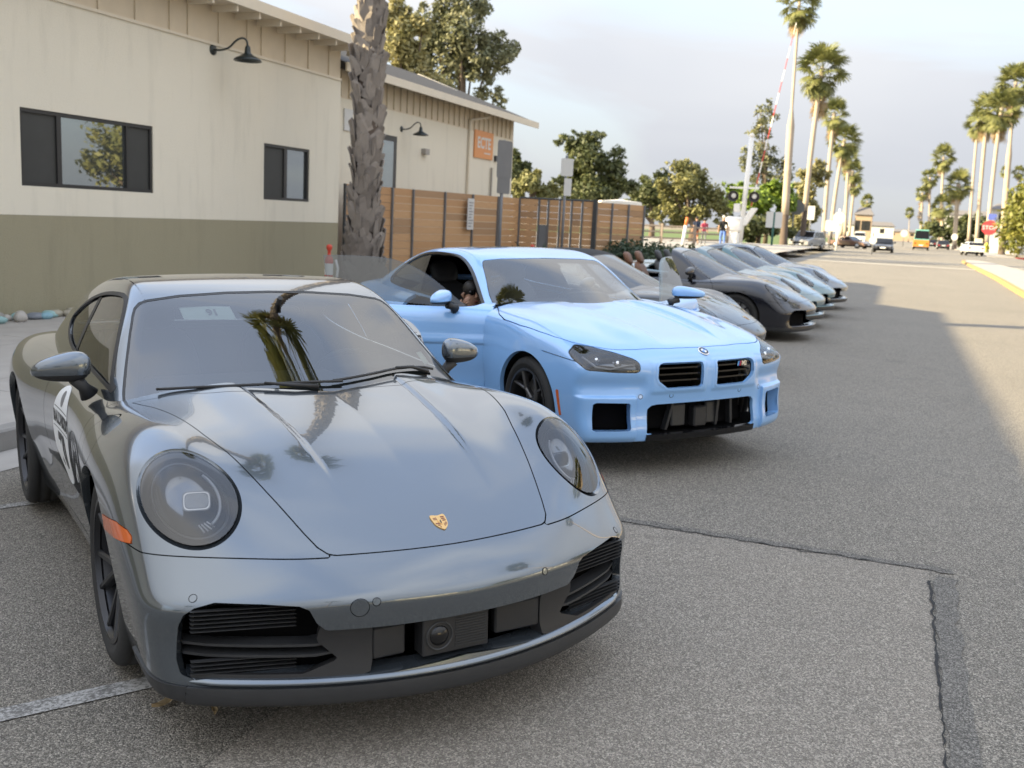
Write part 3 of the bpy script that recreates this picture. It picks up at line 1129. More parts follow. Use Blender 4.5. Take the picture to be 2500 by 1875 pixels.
for t_ in list(np.arange(-12.4, 10.5, .74)) + [10.82, 11.56, 12.3, 13.05, 13.48, 14.25, 15.03, 15.45, 16.19, 16.96, 17.7]:
    b = MB(); sbox(b, WS - .02, WS + .008, t_ - .022, t_ + .022, 4.236, 4.90); kid(b, 'batten', MT['board_cream'])
for j, w in enumerate(wins):
    fr = MB(); d0, d1 = WS - .09, WS - .015; q = .05
    sbox(fr, d0, d1, w[0], w[1], w[2], w[2] + q); sbox(fr, d0, d1, w[0], w[1], w[3] - q, w[3])
    mull = [(w[0], w[0] + q), (w[1] - q, w[1])] + ([(10.76, 10.84), (12.085, 12.12)] if j == 0 else [(16.20, 16.30)])
    for a, c in mull: sbox(fr, d0, d1 - .004, a, c, w[2] + q, w[3] - q)
    wf = kid(fr, 'window', MT['win_frame'])
    panes = [(w[0] + q, 10.76, 0), (10.84, 12.085, 1), (12.12, w[1] - q, 0)] if j == 0 else [(w[0] + q, 16.20, 0), (16.30, w[1] - q, 1)]
    for a, c, g in panes:
        b = MB(); sbox(b, d0 - .02, d0 + (.03 if g else .045), a, c, w[2] + q, w[3] - q)
        o = b.build('pane' if g else 'screen_pane', MT['win_glass'] if g else MT['screen'], None); o.parent = wf; o.matrix_parent_inverse = wf.matrix_world.inverted() if False else Matrix.Identity(4)
        o.matrix_parent_inverse = (Matrix.Translation(bld.location)).inverted() if False else Matrix.Identity(4)
    b = MB(); sbox(b, WS - .4, d0 - .021, w[0], w[1], w[2], w[3]); o = b.build('window_back', MT['liner'], None); o.parent = wf
# roof
ES, EZ = -10.27, 4.80
def roof(parent, es, ez, rs, rz, t0, t1, th=.16):
    b = MB()
    V = []
    for t_ in (t0, t1):
        V += [RT(es, t_, ez + .16), RT(rs, t_, rz), RT(rs, t_, rz - th), RT(es, t_, ez + .16 - th)]
    b.add(V, [(0, 1, 2, 3), (7, 6, 5, 4), (0, 4, 5, 1), (1, 5, 6, 2), (2, 6, 7, 3), (3, 7, 4, 0)]); kid(b, 'roof', MT['shingle'], parent)
    b = MB(); sbox(b, es + .002, es + .045, t0 - .02, t1 + .02, ez - .005, ez + .17); kid(b, 'fascia', MT['trim_cream'], parent)
roof(bld, ES, EZ, -15.5, 6.5, T0, 18.7)
b = MB(); sbox(b, -10.79, ES, T0, 18.68, EZ + .005, EZ + .03); kid(b, 'soffit', MT['board_cream'])
for t_ in np.arange(-12.2, 18.6, .61):
    b = MB(); sbox(b, -10.76, ES - .01, t_ - .022, t_ + .022, EZ - .10, EZ + .004); kid(b, 'rafter_tail', MT['trim_cream'])
# hip roofed second building, set back a little
b2 = empty('rear_building', loc=RW(-14, 24, 0), label='farther lower cream building with dark shingle roof and orange sign', cat='building')
W2 = -11.2; U1 = 29.0
b = MB(); sbox(b, -18, W2, 18.2, U1, -.4, 3.95); kid(b, 'wall', MT['wall_cream'], b2)
b = MB(); sbox(b, -18, W2 - .01, 18.2, U1, 3.952, 4.72); kid(b, 'board_panel', MT['board_cream'], b2)
b = MB(); V = [RT(W2 - .02, U1 - .01, 4.72), RT(-18, U1 - .01, 4.72), RT(-14.4, U1 - .01, 5.9)]; V += [RT(W2 - .02, U1 - .2, 4.72), RT(-18, U1 - .2, 4.72), RT(-14.4, U1 - .2, 5.9)]
b.add(V, [(0, 1, 2), (5, 4, 3), (0, 3, 4, 1), (1, 4, 5, 2), (2, 5, 3, 0)]); kid(b, 'gable', MT['wall_cream'], b2)
for t_ in np.arange(18.5, 28.9, .34):
    b = MB(); sbox(b, W2 - .012, W2 + .03, t_ - .035, t_ + .035, 3.98, 4.62); kid(b, 'batten', MT['board_cream'], b2)
roof(b2, -10.72, 4.40, -14.3, 5.85, 18.2, 29.75)
b = MB(); V = []
for t_ in (18.2, 29.75): V += [RT(-14.3, t_, 5.85), RT(-18.2, t_, 4.3), RT(-18.2, t_, 4.14), RT(-14.3, t_, 5.69)]
b.add(V, [(0, 1, 2, 3), (7, 6, 5, 4), (0, 4, 5, 1), (1, 5, 6, 2), (2, 6, 7, 3), (3, 7, 4, 0)]); kid(b, 'roof', MT['shingle'], b2)
b = MB(); sbox(b, W2 - .02, W2 + .02, 20.2, 21.38, 1.0, 3.38); dr = kid(b, 'door', MT['win_frame'], b2)
b = MB(); sbox(b, W2 + .021, W2 + .03, 20.32, 21.2, 2.1, 3.25); o = b.build('pane', MT['win_glass']); o.parent = dr
for (t_, z0, z1, r) in ((25.55, 2.0, 4.2, .035), (27.25, 2.0, 3.04, .03)):
    b = MB(); b.tube([RT(W2 + .05, t_, z0), RT(W2 + .05, t_, z1)], r, 8); kid(b, 'conduit', MT['trim_cream'] if z1 > 4 else MT['concrete'], b2)
b = MB(); b.tube([RT(W2 + .05, 25.55, 4.2), RT(W2 + .30, 26.3, 4.36)], .035, 8); kid(b, 'gutter_pipe', MT['trim_cream'], b2)
b = MB(); sbox(b, W2, W2 + .06, 27.5, 27.66, 3.24, 3.40); kid(b, 'meter_box', MT['win_frame'], b2)
b = MB(); sbox(b, W2, W2 + .12, 22.72, 22.95, 3.08, 3.22); kid(b, 'vent_hood', MT['concrete'], b2)
# signs on the rear building
MT['orange'] = plain('orange_sign', (.62, .25, .075), .5)
MT['white_sign'] = plain('white_sign', (.56, .56, .55), .5)
b = MB(); sbox(b, W2 + .005, W2 + .04, 25.95, 27.3, 3.25, 4.0)
sg = b.build('wall_sign', MT['orange']); tag(sg, 'square orange sign with white letters high on the rear wall', 'sign')
text_on('lettering', 'ECTE', .42, MT['white_sign'], sg, lambda u, v, d: RT(W2 + .042 + d, 26.62 + u, 3.66 + v), bold=.012)
text_on('lettering', 'center', .14, MT['white_sign'], sg, lambda u, v, d: RT(W2 + .042 + d, 26.85 + u, 3.40 + v)) if False else None
b = MB(); sbox(b, W2 + .043, W2 + .045, 26.65, 27.1, 3.385, 3.42); o = b.build('underline_bar', MT['white_sign']); o.parent = sg
b = MB(); sbox(b, W2 + .005, W2 + .03, 18.95, 19.3, 3.30, 3.75); sg = b.build('notice_board', MT['white_sign']); tag(sg, 'small white notice board beside the palm trunk', 'sign')


def barn_lamp(s, t, z, sc, label):
    e = empty('wall_lamp', loc=RW(s, t, z), label=label, cat='lamp', group='goose neck wall lamps')
    def T(a, c, d): return RN * a * sc + RD * c * sc + np.array([0, 0, d * sc])   # a out of wall, c along, d up (local to the empty)
    b = MB(); b.lathe([(0, .035), (.06, .03), (.085, .02), (.09, 0), (0, 0)], 20, T=lambda x, y, h: T(h, x, y)); b.build('back_plate', MT['lamp_green'], e, smooth=True)
    pts = smooth_poly([(.02, 0, 0), (.14, .04, .0), (.26, .09, .05), (.36, .15, .17), (.44, .20, .215), (.50, .24, .18), (.515, .25, .07)], 5, False)
    b = MB(); b.tube([T(*p) for p in pts], .017 * sc, 8); b.build('arm', MT['lamp_green'], e, smooth=True)
    b = MB(); b.lathe([(.0, .10), (.028, .10), (.045, .07), (.05, .02), (.055, -.02), (.10, -.055), (.19, -.10), (.225, -.125), (.235, -.15), (.222, -.15), (.19, -.115), (.10, -.07), (0, -.05)], 28, T=lambda x, y, h: T(.515 + x, .25 + y, h)); b.build('shade', MT['lamp_green'], e, smooth=True)
    return e
barn_lamp(WS, 14.08, 4.12, .98, 'near dark green goose neck lamp above the windows')
barn_lamp(W2, 21.62, 3.58, .80, 'smaller far goose neck lamp beside the dark door')
# painted stones along the foot of the wall
cols = [(.40, .40, .38), (.13, .25, .33), (.36, .33, .27), (.17, .19, .22), (.32, .30, .24), (.20, .36, .44), (.50, .50, .48), (.30, .09, .06), (.22, .21, .19), (.25, .40, .40), (.38, .36, .33), (.14, .16, .2)]
names = ['grey', 'blue', 'beige', 'slate', 'tan', 'light blue', 'white', 'red', 'dark grey', 'aqua', 'pale', 'navy']
cnt_ = {}
for k in range(52):
    if k == 0: stones_rng = np.random.default_rng(11)
    r = stones_rng; c = int(r.integers(0, 12))
    key = 'stone_%d' % c
    if key not in MT: MT[key] = grained('painted_stone_' + names[c].replace(' ', '_'), cols[c], .65, .3, 14)
    t_ = 8.6 + k * .135 + r.normal() * .03; s_ = WS + .13 + .04 * r.normal() + (.13 if k % 3 == 0 else 0)
    rad = np.array([.07 + .03 * r.random(), .085 + .05 * r.random(), .045 + .035 * r.random()])
    ph = r.random(3) * 6.28; z_ = pz(WS, t_) + rad[2] * .75
    def TT(x, y, z, s_=s_, t_=t_, z_=z_, rad=rad, ph=ph):
        n = 1 + .10 * math.sin(3 * x / rad[0] + ph[0]) * math.cos(2 * y / rad[1] + ph[1]) + .06 * math.sin(4 * z / rad[2] + ph[2])
        return RW(s_ + x * n, t_ + y * n, z_ + z * n)
    o = blob('painted_stone', None, MT[key], (0, 0, 0), rad, 14, 2.3, TT)
    cnt_[c] = cnt_.get(c, 0) + 1
    tag(o, '%s %s painted stone in the row along the wall foot' % (('first', 'second', 'third', 'fourth', 'fifth', 'sixth', 'seventh', 'eighth', 'ninth', 'tenth')[cnt_[c] - 1], names[c]) + ' from the left', 'stone', 'painted stones along the wall')
# ------------------------------------------------------------------ raised ground toward the railway, fence, signs, posts
def wood():
    t = NT('cedar_board'); p = t.coord('Object'); oi = t.n('ShaderNodeObjectInfo').outputs['Random']
    q = t.n('ShaderNodeMapping', {'Vector': p, 'Scale': (1.2, 1.2, 14)}).outputs[0]
    g = t.noise(q, 3.0, 6, .65)
    a = t.mix(oi, (.50, .285, .135), (.64, .41, .22))
    c = t.mix(g, a, (.34, .19, .09))
    c = t.mix(t.math('MULTIPLY', t.math('GREATER_THAN', oi, .82), .5), c, (.20, .12, .07))
    return t.bsdf(c, .65, 0, t.bump(g, .2, .01))
MT['cedar'] = wood()
MT['post_grey'] = grained('galvanised_post', (.16, .165, .175), .5, .15, 4, metal=.4)
MT['post_dark'] = grained('dark_steel_post', (.06, .065, .07), .45, .15, 4, metal=.4)
MT['old_wood'] = grained('weathered_wood', (.26, .21, .17), .85, .3, 5)
FP = [(-10.78, 18.32), (-10.527, 19.937), (-10.399, 20.707), (-10.187, 21.978), (-9.985, 23.192), (-9.784, 24.397), (-9.598, 25.50), (-9.089, 25.628), (-8.842, 25.69), (-8.542, 25.765), (-8.232, 25.842), (-7.956, 25.911), (-7.627, 25.993), (-7.35, 26.70), (-7.08, 27.44), (-6.809, 28.175)]
fence = empty('board_fence', loc=RW(-9.6, 25.5, 0), label='horizontal cedar board fence with grey steel posts beside the rear building', cat='fence')
FT = 2.17
plank_cache = {}
for i in range(len(FP) - 1):
    a, c = np.array(FP[i]), np.array(FP[i + 1]); L = np.linalg.norm(c - a); u = (c - a) / L
    nrm = np.array([u[1], -u[0]])
    if nrm @ np.array([1, -.6]) < 0: nrm = -nrm
    nb = 13; hb = FT / nb
    z_from = 0
    for k in range(nb):
        if i == 7 and 0 < k < 9: continue                      # grey gate instead of boards
        key = (round(L, 2))
        if key not in plank_cache:
            b = MB(); b.box(-L / 2 + .012, L / 2 - .012, -.011, .011, .004, hb - .003); plank_cache[key] = b.mesh('plank', MT['cedar'])
        o = link('plank', plank_cache[key], fence)
        P = RW(*((a + c) / 2), k * hb) - np.array(fence.location)
        X = u[0] * RN + u[1] * RD
        m = Matrix.Identity(4); Y = np.cross([0, 0, 1.0], X)
        for r in range(3): m[r][0], m[r][1], m[r][2], m[r][3] = X[r], Y[r], (0, 0, 1)[r], P[r] + Y[r] * random.uniform(-.004, .004)
        o.matrix_local = m
for i, (s_, t_) in enumerate(FP):
    big = i == 12; w = .055 if big else .025
    b = MB(); d = .03
    b.box(s_ + d - w, s_ + d + w, t_ - w, t_ + w, -.1, FT + (.06 if big else .0), T=RT)
    kid(b, 'fence_post', MT['post_dark'] if big or i == 0 else MT['post_grey'], fence)
b = MB()
for i in range(6, 12):
    pass
for i in (6, 7, 8, 9, 10, 11):
    a, c = FP[i], FP[i + 1]; b = MB(); b.tube([RT(a[0] + .02, a[1], FT + .02), RT(c[0] + .02, c[1], FT + .02)], .025, 6); kid(b, 'top_rail', MT['post_dark'], fence)
b = MB(); a, c = FP[7], FP[8]; b.hexa([RT(a[0], a[1], .05), RT(c[0], c[1], .05), RT(c[0] - .02, c[1] + .06, .05), RT(a[0] - .02, a[1] + .06, .05), RT(a[0], a[1], 1.5), RT(c[0], c[1], 1.5), RT(c[0] - .02, c[1] + .06, 1.5), RT(a[0] - .02, a[1] + .06, 1.5)]); kid(b, 'gate_panel', MT['post_grey'], fence)
# notices on the fence
b = MB(); b.box(-9.99 + .07, -9.97 + .07, 22.78, 23.15, 1.30, 2.06, T=RT); o = b.build('fence_notice', MT['white_sign']); tag(o, 'tall white notice with small print hung on the cedar fence', 'sign')
for k in range(9):
    b = MB(); z0 = 1.95 - k * .072; b.box(-9.968 + .07, -9.966 + .07, 22.83, 23.10 - .05 * (k % 3), z0, z0 + .022, T=RT); q = b.build('printed_line', MT['grey_ink']); q.parent = o
# sign poles
def pole_sign(name, s, t, h, panels, label, polemat=None, r=.033, base=0.0, group=None):
    e = empty(name, loc=RW(s, t, base), label=label, cat='sign', group=group)
    b = MB(); b.tube([(0, 0, -.3), (0, 0, h)], r, 8); b.build('pole', polemat or MT['post_grey'], e, smooth=True)
    for pn in panels:
        shape, a0, z0, w, hh, mt = pn[:6]
        Rv = RN if len(pn) < 7 else pn[6]
        if shape == 'rect': poly = round_poly([(-w / 2, -hh / 2), (w / 2, -hh / 2), (w / 2, hh / 2), (-w / 2, hh / 2)], min(w, hh) * .12, 3)
        elif shape == 'oct': poly = [(w / 2 * math.cos(k * math.pi / 4 + math.pi / 8), w / 2 * math.sin(k * math.pi / 4 + math.pi / 8)) for k in range(8)]
        else: poly = [(w / 2 * math.cos(k * math.pi / 12), hh / 2 * math.sin(k * math.pi / 12)) for k in range(24)]
        N_ = np.cross(Rv, [0, 0, 1.0])        # faces toward the camera side
        T = lambda a, c, d: Rv * (a0 + a) + np.array([0, 0, z0 + c]) + N_ * d
        b = MB(); b.prism(poly, r + .002, r + .008, T=T); b.build('sign_panel', MT[mt], e)
    return e
edge_on = (RD * .96 + RN * .28)
pole_sign('parking_sign', -7.30, 18.4, 3.12, [('rect', 0, 2.75, .46, .72, 'post_grey', edge_on), ('rect', 0, 2.25, .40, .30, 'post_grey', edge_on)], 'grey back of a parking sign on a slim pole before the rear building')
e_ = pole_sign('parking_sign', -7.70, 23.6, 3.2, [('rect', .0, 2.92, .36, .42, 'white_sign', (RN * .6 + RD * .8)), ('rect', .05, 2.45, .22, .42, 'white_sign', (RN * .6 + RD * .8))], 'white parking sign on a pole in front of the fence end')
# orange delineator posts on the pavement
MT['cone_red'] = plain('orange_red_plastic', (.50, .045, .02), .45); MT['reflective'] = plain('reflective_white', (.72, .70, .70), .35)
def delineator(s, t, z, label):
    e = empty('traffic_delineator', loc=RW(s, t, z), label=label, cat='traffic post', group='orange red delineator posts')
    b = MB(); b.lathe([(0, 0), (.19, 0), (.19, .03), (.14, .06), (.06, .08), (0, .08)], 20); b.build('rubber_base', MT['plastic'], e, smooth=True)
    b = MB(); b.lathe([(.058, .08), (.062, .45), (.066, .62)], 20); b.build('lower_tube', MT['cone_red'], e, smooth=True)
    b = MB(); b.lathe([(.067, .62), (.068, .80)], 20); b.build('reflective_band', MT['reflective'], e, smooth=True)
    b = MB(); b.lathe([(.066, .80), (.068, .85), (.055, .89), (.026, .93), (.026, 1.0), (.045, 1.03), (.048, 1.07), (.03, 1.10), (0, 1.105)], 20); b.build('grip_top', MT['cone_red'], e, smooth=True)
    b = MB(); b.lathe([(.060, .30), (.064, .48)], 20); b.build('reflective_band', MT['reflective'], e, smooth=True) if False else None
    b = MB(); b.tube([(.055, .03, .42), (.115, .06, .55), (.13, .07, .72), (.095, .05, .86)], .022, 8); b.build('side_handle', MT['reflective'], e, smooth=True)
    return e
delineator(-8.45, 13.95, -.02, 'orange red delineator post with white band by the building corner')
delineator(-7.5, 20.9, -.02, 'second orange red delineator post, showing above the blue car roof')
# ------------------------------------------------------------------ vegetation
def foliage_mat(name, a, b_, c):
    t = NT(name); p = t.pos(); oi = t.n('ShaderNodeNewGeometry').outputs['Random Per Island']
    n = t.noise(p, .9, 4)
    col = t.mix(oi, a, b_); col = t.mix(t.ramp(n, [(.35, 0.0), (.7, 1.0)]), col, c)
    df = t.n('ShaderNodeBsdfPrincipled', {'Base Color': col, 'Roughness': .6}).outputs[0]
    tr = t.n('ShaderNodeBsdfTranslucent', {'Color': col}).outputs[0]
    return t.surf(t.n('ShaderNodeMixShader', {0: .25, 1: df, 2: tr}).outputs[0])
MT['f_dark'] = foliage_mat('dark_green_leaves', (.07, .09, .03), (.13, .14, .05), (.05, .065, .02))
MT['f_olive'] = foliage_mat('olive_leaves', (.17, .17, .055), (.27, .25, .09), (.12, .13, .045))
MT['f_euc'] = foliage_mat('grey_green_leaves', (.17, .18, .09), (.26, .25, .14), (.12, .135, .07))
MT['f_yellow'] = foliage_mat('yellowing_leaves', (.25, .225, .09), (.33, .30, .14), (.17, .17, .065))
MT['f_lime'] = foliage_mat('bright_green_leaves', (.16, .24, .02), (.25, .33, .04), (.10, .17, .02))
MT['f_shrub'] = foliage_mat('shrub_leaves', (.035, .06, .022), (.06, .09, .035), (.03, .055, .03))
MT['f_hedge'] = foliage_mat('ivy_leaves', (.14, .15, .02), (.26, .24, .05), (.09, .11, .02))
MT['bark'] = grained('bark', (.12, .09, .065), .9, .4, 3, .5, 12)
MT['frond'] = foliage_mat('palm_frond_green', (.17, .19, .06), (.27, .26, .10), (.12, .14, .045))
MT['dead_frond'] = foliage_mat('dead_palm_frond', (.38, .28, .15), (.46, .36, .21), (.28, .20, .11))
MT['palm_far'] = grained('pale_palm_trunk', (.36, .30, .235), .9, .25, .8, .3, 4)
MT['palm_dark'] = grained('dark_palm_trunk', (.10, .075, .06), .9, .3, 1.2, .3, 4)


def leaf_cloud(blobs, n, size, seed, up=.3):
    r = np.random.default_rng(seed)
    vol = np.array([b[1][0] * b[1][1] * b[1][2] for b in blobs]) ** .75; vol /= vol.sum()
    ks = r.choice(len(blobs), n, p=vol)
    C = np.array([b[0] for b in blobs])[ks]; R = np.array([b[1] for b in blobs])[ks]
    d = r.normal(size=(n, 3)); d /= np.linalg.norm(d, axis=1)[:, None]
    rad = r.random(n) ** .42
    P = C + d * R * (rad * (1 + .12 * r.normal(size=n)))[:, None]
    a = r.normal(size=(n, 3)); a /= np.linalg.norm(a, axis=1)[:, None]
    nn = d * .7 + r.normal(size=(n, 3)) * .6 + [0, 0, up]
    b = np.cross(nn, a); b /= np.linalg.norm(b, axis=1)[:, None] + 1e-9
    a = np.cross(b, nn); a /= np.linalg.norm(a, axis=1)[:, None] + 1e-9
    s = size * (.6 + .8 * r.random(n))[:, None]
    V = np.stack([P - a * s, P + b * s * .45 + a * s * .1, P + a * s, P - b * s * .45 + a * s * .1], 1).reshape(-1, 3)
    Q = np.arange(4 * n).reshape(n, 4)
    return V, Q


def tree(name, base, height, blobs, n, size, leaf, label, trunk_r=.16, seed=1, group=None, cat='tree', bark='bark'):
    e = empty(name, loc=base, label=label, cat=cat, group=group)
    V, Q = leaf_cloud(blobs, n, size, seed)
    link('crown', mesh_from('crown', V, Q, MT[leaf], smooth=False), e)
    b = MB(); r = random.Random(seed)
    zt = min(bl[0][2] for bl in blobs)
    top = np.mean([bl[0] for bl in blobs], axis=0)
    b.tube([(0, 0, -.3), (.05, .03, height * .2), (top[0] * .4, top[1] * .4, max(zt, height * .3)), (top[0], top[1], top[2])], [trunk_r * 1.3, trunk_r, trunk_r * .8, trunk_r * .3], 8)
    b.build('trunk', MT[bark], e, smooth=True)
    for bl in blobs[:7]:
        q = MB(); c = np.array(bl[0]); s0 = np.array([top[0] * .3, top[1] * .3, max(zt * .8, height * .25)])
        q.tube([s0, (s0 + c) / 2 + [0, 0, -.1 * height * .3], c + [0, 0, bl[1][2] * .3]], [trunk_r * .55, trunk_r * .35, trunk_r * .12], 6)
        q.build('limb', MT[bark], e, smooth=True)
    return e


def cam_point(x, y, Z):
    """point on the sight line through photo pixel (x,y) at depth Z"""
    d = _fw + (x - 1250) / F_PX * _r2 - (y - 937.5) / F_PX * _u2
    return np.array([0, 0, CAM_H]) + d * Z


def crown_blobs(base, boxes, Z):
    """boxes in photo pixels (cx, cy, rx, ry) -> ellipsoids relative to base at depth Z"""
    out = []
    for i, (cx, cy, rx, ry) in enumerate(boxes):
        k = Z / F_PX
        p = cam_point(cx, cy, Z) + RD * ((i * 37) % 7 - 3) * .12 * rx * k
        out.append((p - base + RD * ((i * 53) % 11 - 5) * .06 * max(b[2] for b in boxes) * k, (rx * k, rx * k * .9, ry * k)))
    return out


def tree_at(px, Z, boxes, n, size, leaf, label, gz=0.0, seed=1, trunk_r=.16, name='tree', group='trees beyond the fence', fill=5):
    p = cam_point(px[0], px[1], Z); base = np.array([p[0], p[1], gz])
    r = random.Random(seed); bx = [(cx, cy, rx * .62, ry * .62) for cx, cy, rx, ry in boxes]
    for (cx, cy, rx, ry) in boxes:
        for _ in range(fill * 3):
            a = r.random() * 6.283; q = math.sqrt(.15 + .95 * r.random()); m_ = min(rx, ry) * (.13 + .22 * r.random())
            bx.append((cx + rx * q * math.cos(a), cy + ry * q * math.sin(a), m_ * 1.25, m_))
    bl = crown_blobs(base, bx, Z)
    top = max(b[0][2] + b[1][2] for b in bl)
    return tree(name, base, top, bl, n, size, leaf, label, trunk_r, seed, group)


tree_at((1130, 300), 62, [(1140, 80, 80, 95), (1190, 150, 58, 85), (1090, 150, 75, 90), (1212, 240, 28, 50), (1120, 5, 60, 50), (1060, 60, 45, 70)], 11000, .17, 'f_euc', 'tall grey green eucalyptus rising behind the rear building', seed=3, trunk_r=.3)
tree_at((1000, 300), 58, [(985, 110, 62, 95), (1020, 180, 60, 70), (965, 30, 45, 65)], 6500, .17, 'f_yellow', 'yellowing tree left of the eucalyptus behind the palm trunk', seed=4, trunk_r=.25)
tree_at((1262, 470), 50, [(1258, 420, 30, 45), (1250, 385, 18, 25)], 2200, .16, 'f_dark', 'small dark tree at the rear building corner', seed=5)
tree_at((1290, 500), 46, [(1300, 450, 45, 32), (1335, 470, 30, 25)], 2600, .14, 'f_olive', 'low olive bush beyond the fence left of the big tree', seed=6)
tree_at((1450, 560), 74, [(1440, 385, 62, 60), (1400, 360, 45, 30), (1490, 430, 60, 60), (1390, 445, 50, 50), (1450, 470, 95, 45), (1440, 335, 40, 22)], 11000, .18, 'f_dark', 'broad dark green round tree in the middle beyond the fence', seed=7, trunk_r=.35)
tree_at((1590, 570), 88, [(1590, 470, 45, 50), (1560, 500, 50, 40), (1620, 430, 20, 20)], 4200, .22, 'f_dark', 'dark tree between the two round trees', seed=8, trunk_r=.25)
tree_at((1690, 590), 78, [(1680, 450, 60, 55), (1730, 480, 55, 60), (1640, 490, 45, 55), (1680, 520, 85, 40), (1660, 410, 40, 22)], 9500, .17, 'f_olive', 'round olive green tree behind the walkers', seed=9, trunk_r=.3, gz=.4)
tree_at((1868, 590), 100, [(1868, 290, 30, 45), (1855, 370, 45, 60), (1880, 430, 50, 50)], 2300, .22, 'f_euc', 'tall sparse pale tree behind the raised gate arm', seed=10, trunk_r=.2, gz=.3, fill=7)
tree_at((1850, 590), 92, [(1850, 490, 75, 45), (1800, 470, 45, 30), (1900, 470, 40, 35)], 5200, .24, 'f_lime', 'bright lime green tree behind the crossing signal', seed=11, trunk_r=.22, gz=.3)
tree_at((1850, 590), 90, [(1845, 550, 95, 35)], 3600, .24, 'f_dark', 'dark undergrowth beneath the bright lime tree', seed=12, trunk_r=.15, gz=.3)
tree_at((1965, 600), 118, [(1970, 470, 38, 60), (1950, 540, 45, 45), (2000, 420, 26, 40)], 4600, .28, 'f_yellow', 'yellow olive tree between the first two palms', seed=13, trunk_r=.25)
tree_at((2470, 540), 230, [(2465, 515, 10, 12), (2463, 495, 6, 12), (2462, 478, 3, 12)], 900, .30, 'f_dark', 'small dark conifer far right behind the hedge', seed=14, trunk_r=.2)
tree_at((2330, 600), 210, [(2340, 560, 40, 35), (2390, 550, 45, 40), (2290, 565, 25, 25), (2420, 570, 40, 35)], 5200, .45, 'f_dark', 'dark bushes between the right hand palms', seed=15, trunk_r=.3)
tree_at((2262, 585), 300, [(2265, 560, 25, 20), (2285, 548, 18, 18)], 1500, .5, 'f_olive', 'pale scrub at the far end of the right palm row', seed=16, trunk_r=.3)
# hedge, shrubs, agave
def shrub(name, base, r, n, size, leaf, label, seed, group='planting along the fence'):
    e = empty(name, loc=base, label=label, cat='shrub', group=group)
    rr = random.Random(seed)
    bl = [(np.array([rr.uniform(-.6, .6) * r[0], rr.uniform(-.6, .6) * r[1], r[2] * rr.uniform(.35, .75)]), (r[0] * .55, r[1] * .55, r[2] * .4)) for _ in range(7)]
    V, Q = leaf_cloud(bl, n, size, seed)
    link('foliage', mesh_from('foliage', V, Q, MT[leaf], smooth=False), e)
    for k in range(5):
        b = MB(); c = bl[k][0]; b.tube([(0, 0, -.1), (c[0] * .6, c[1] * .6, c[2] * .6), c], [.03, .02, .008], 5); b.build('stem', MT['bark'], e)
    return e
shrub('shrub', RW(-6.95, 26.6, 0), (.9, .9, 1.15), 2600, .07, 'f_shrub', 'blue green shrub at the fence corner post', 21)
shrub('shrub', RW(-6.5, 28.2, 0), (1.0, 1.0, 1.1), 2600, .07, 'f_shrub', 'dark green shrub in the middle of the fence planting', 22)
shrub('shrub', RW(-6.1, 29.9, 0), (1.0, 1.1, 1.05), 2400, .08, 'f_dark', 'leafy shrub nearest the walkers at the planting end', 23)
shrub('hedge', RW(17.5, 150, 0), (4.2, 6.0, 9.0), 9000, .35, 'f_hedge', 'tall yellow green ivy hedge at the far right', 24, 'hedges')
ag = empty('agave', loc=RW(-7.85, 22.9, 0), label='spiky dark agave in front of the grey gate', cat='plant')
for k in range(22):
    a = k * 2.4; t_ = .35 + .5 * (k / 22); L = .85 + .2 * math.sin(k * 3)
    b = MB(); V = []
    for u in np.linspace(0, 1, 6):
        w = .055 * (1 - u ** 2.2) + .004; x = L * u * math.cos(t_ * (1.2 - .3 * u)) ; z = .25 + L * u * math.sin(t_ * 1.35)
        for sg in (-1, 0, 1): V.append((x * math.cos(a) - sg * w * math.sin(a), x * math.sin(a) + sg * w * math.cos(a), z + .02 * abs(sg)))
    b.add(V, [(3 * i + q, 3 * i + 3 + q, 3 * i + 4 + q, 3 * i + 1 + q) for i in range(5) for q in range(2)]); b.build('blade', MT['f_shrub'], ag)

# ------------------------------------------------------------------ palms
def fan_frond(R, pet, seed, dead=False, nl=22):
    """one fan leaf: petiole along +x, blade opening at its end; drooping tips"""
    r = np.random.default_rng(seed); V = []; F = []
    def quad(a, c, d, e):
        k = len(V); V.extend([a, c, d, e]); F.append((k, k + 1, k + 2, k + 3))
    w = .018 * R
    droop = .28 if not dead else .1
    P0 = np.array([0, 0, 0.]); P1 = np.array([pet * .6, 0, pet * .10]); P2 = np.array([pet, 0, 0.])
    for a, c in ((P0, P1), (P1, P2)):
        quad(a + [0, -w, 0], a + [0, w, 0], c + [0, w * .7, 0], c + [0, -w * .7, 0])
    for i in range(nl):
        t = -1.9 + 3.8 * i / (nl - 1); t += r.normal() * .04
        L = R * (.85 + .2 * r.random()) * (1 - .12 * abs(t) / 1.9)
        d = np.array([math.cos(t), math.sin(t), 0]); n = np.array([-math.sin(t), math.cos(t), 0])
        ww = L * (.050 if not dead else .040)
        fold = .25 * abs(t)
        pts = []
        for u in (0.0, .5, .8, 1.0):
            z = -droop * L * u * u * (1 + .5 * r.random()) + .10 * L * u - fold * .12 * L * u
            pts.append(P2 + d * L * u * (1 - .12 * u * u) + np.array([0, 0, z]))
        wd = [ww * .35, ww, ww * .75, ww * .08]
        for k in range(3):
            quad(pts[k] - n * wd[k], pts[k] + n * wd[k], pts[k + 1] + n * wd[k + 1], pts[k + 1] - n * wd[k + 1])
    return np.array(V), np.array(F)
FR = [mesh_from('frond', *fan_frond(1.0, .9, s), MT['frond'], smooth=False) for s in range(3)]
FRD = [mesh_from('dead_frond', *fan_frond(.8, .7, 10 + s, True, 14), MT['dead_frond'], smooth=False) for s in range(2)]


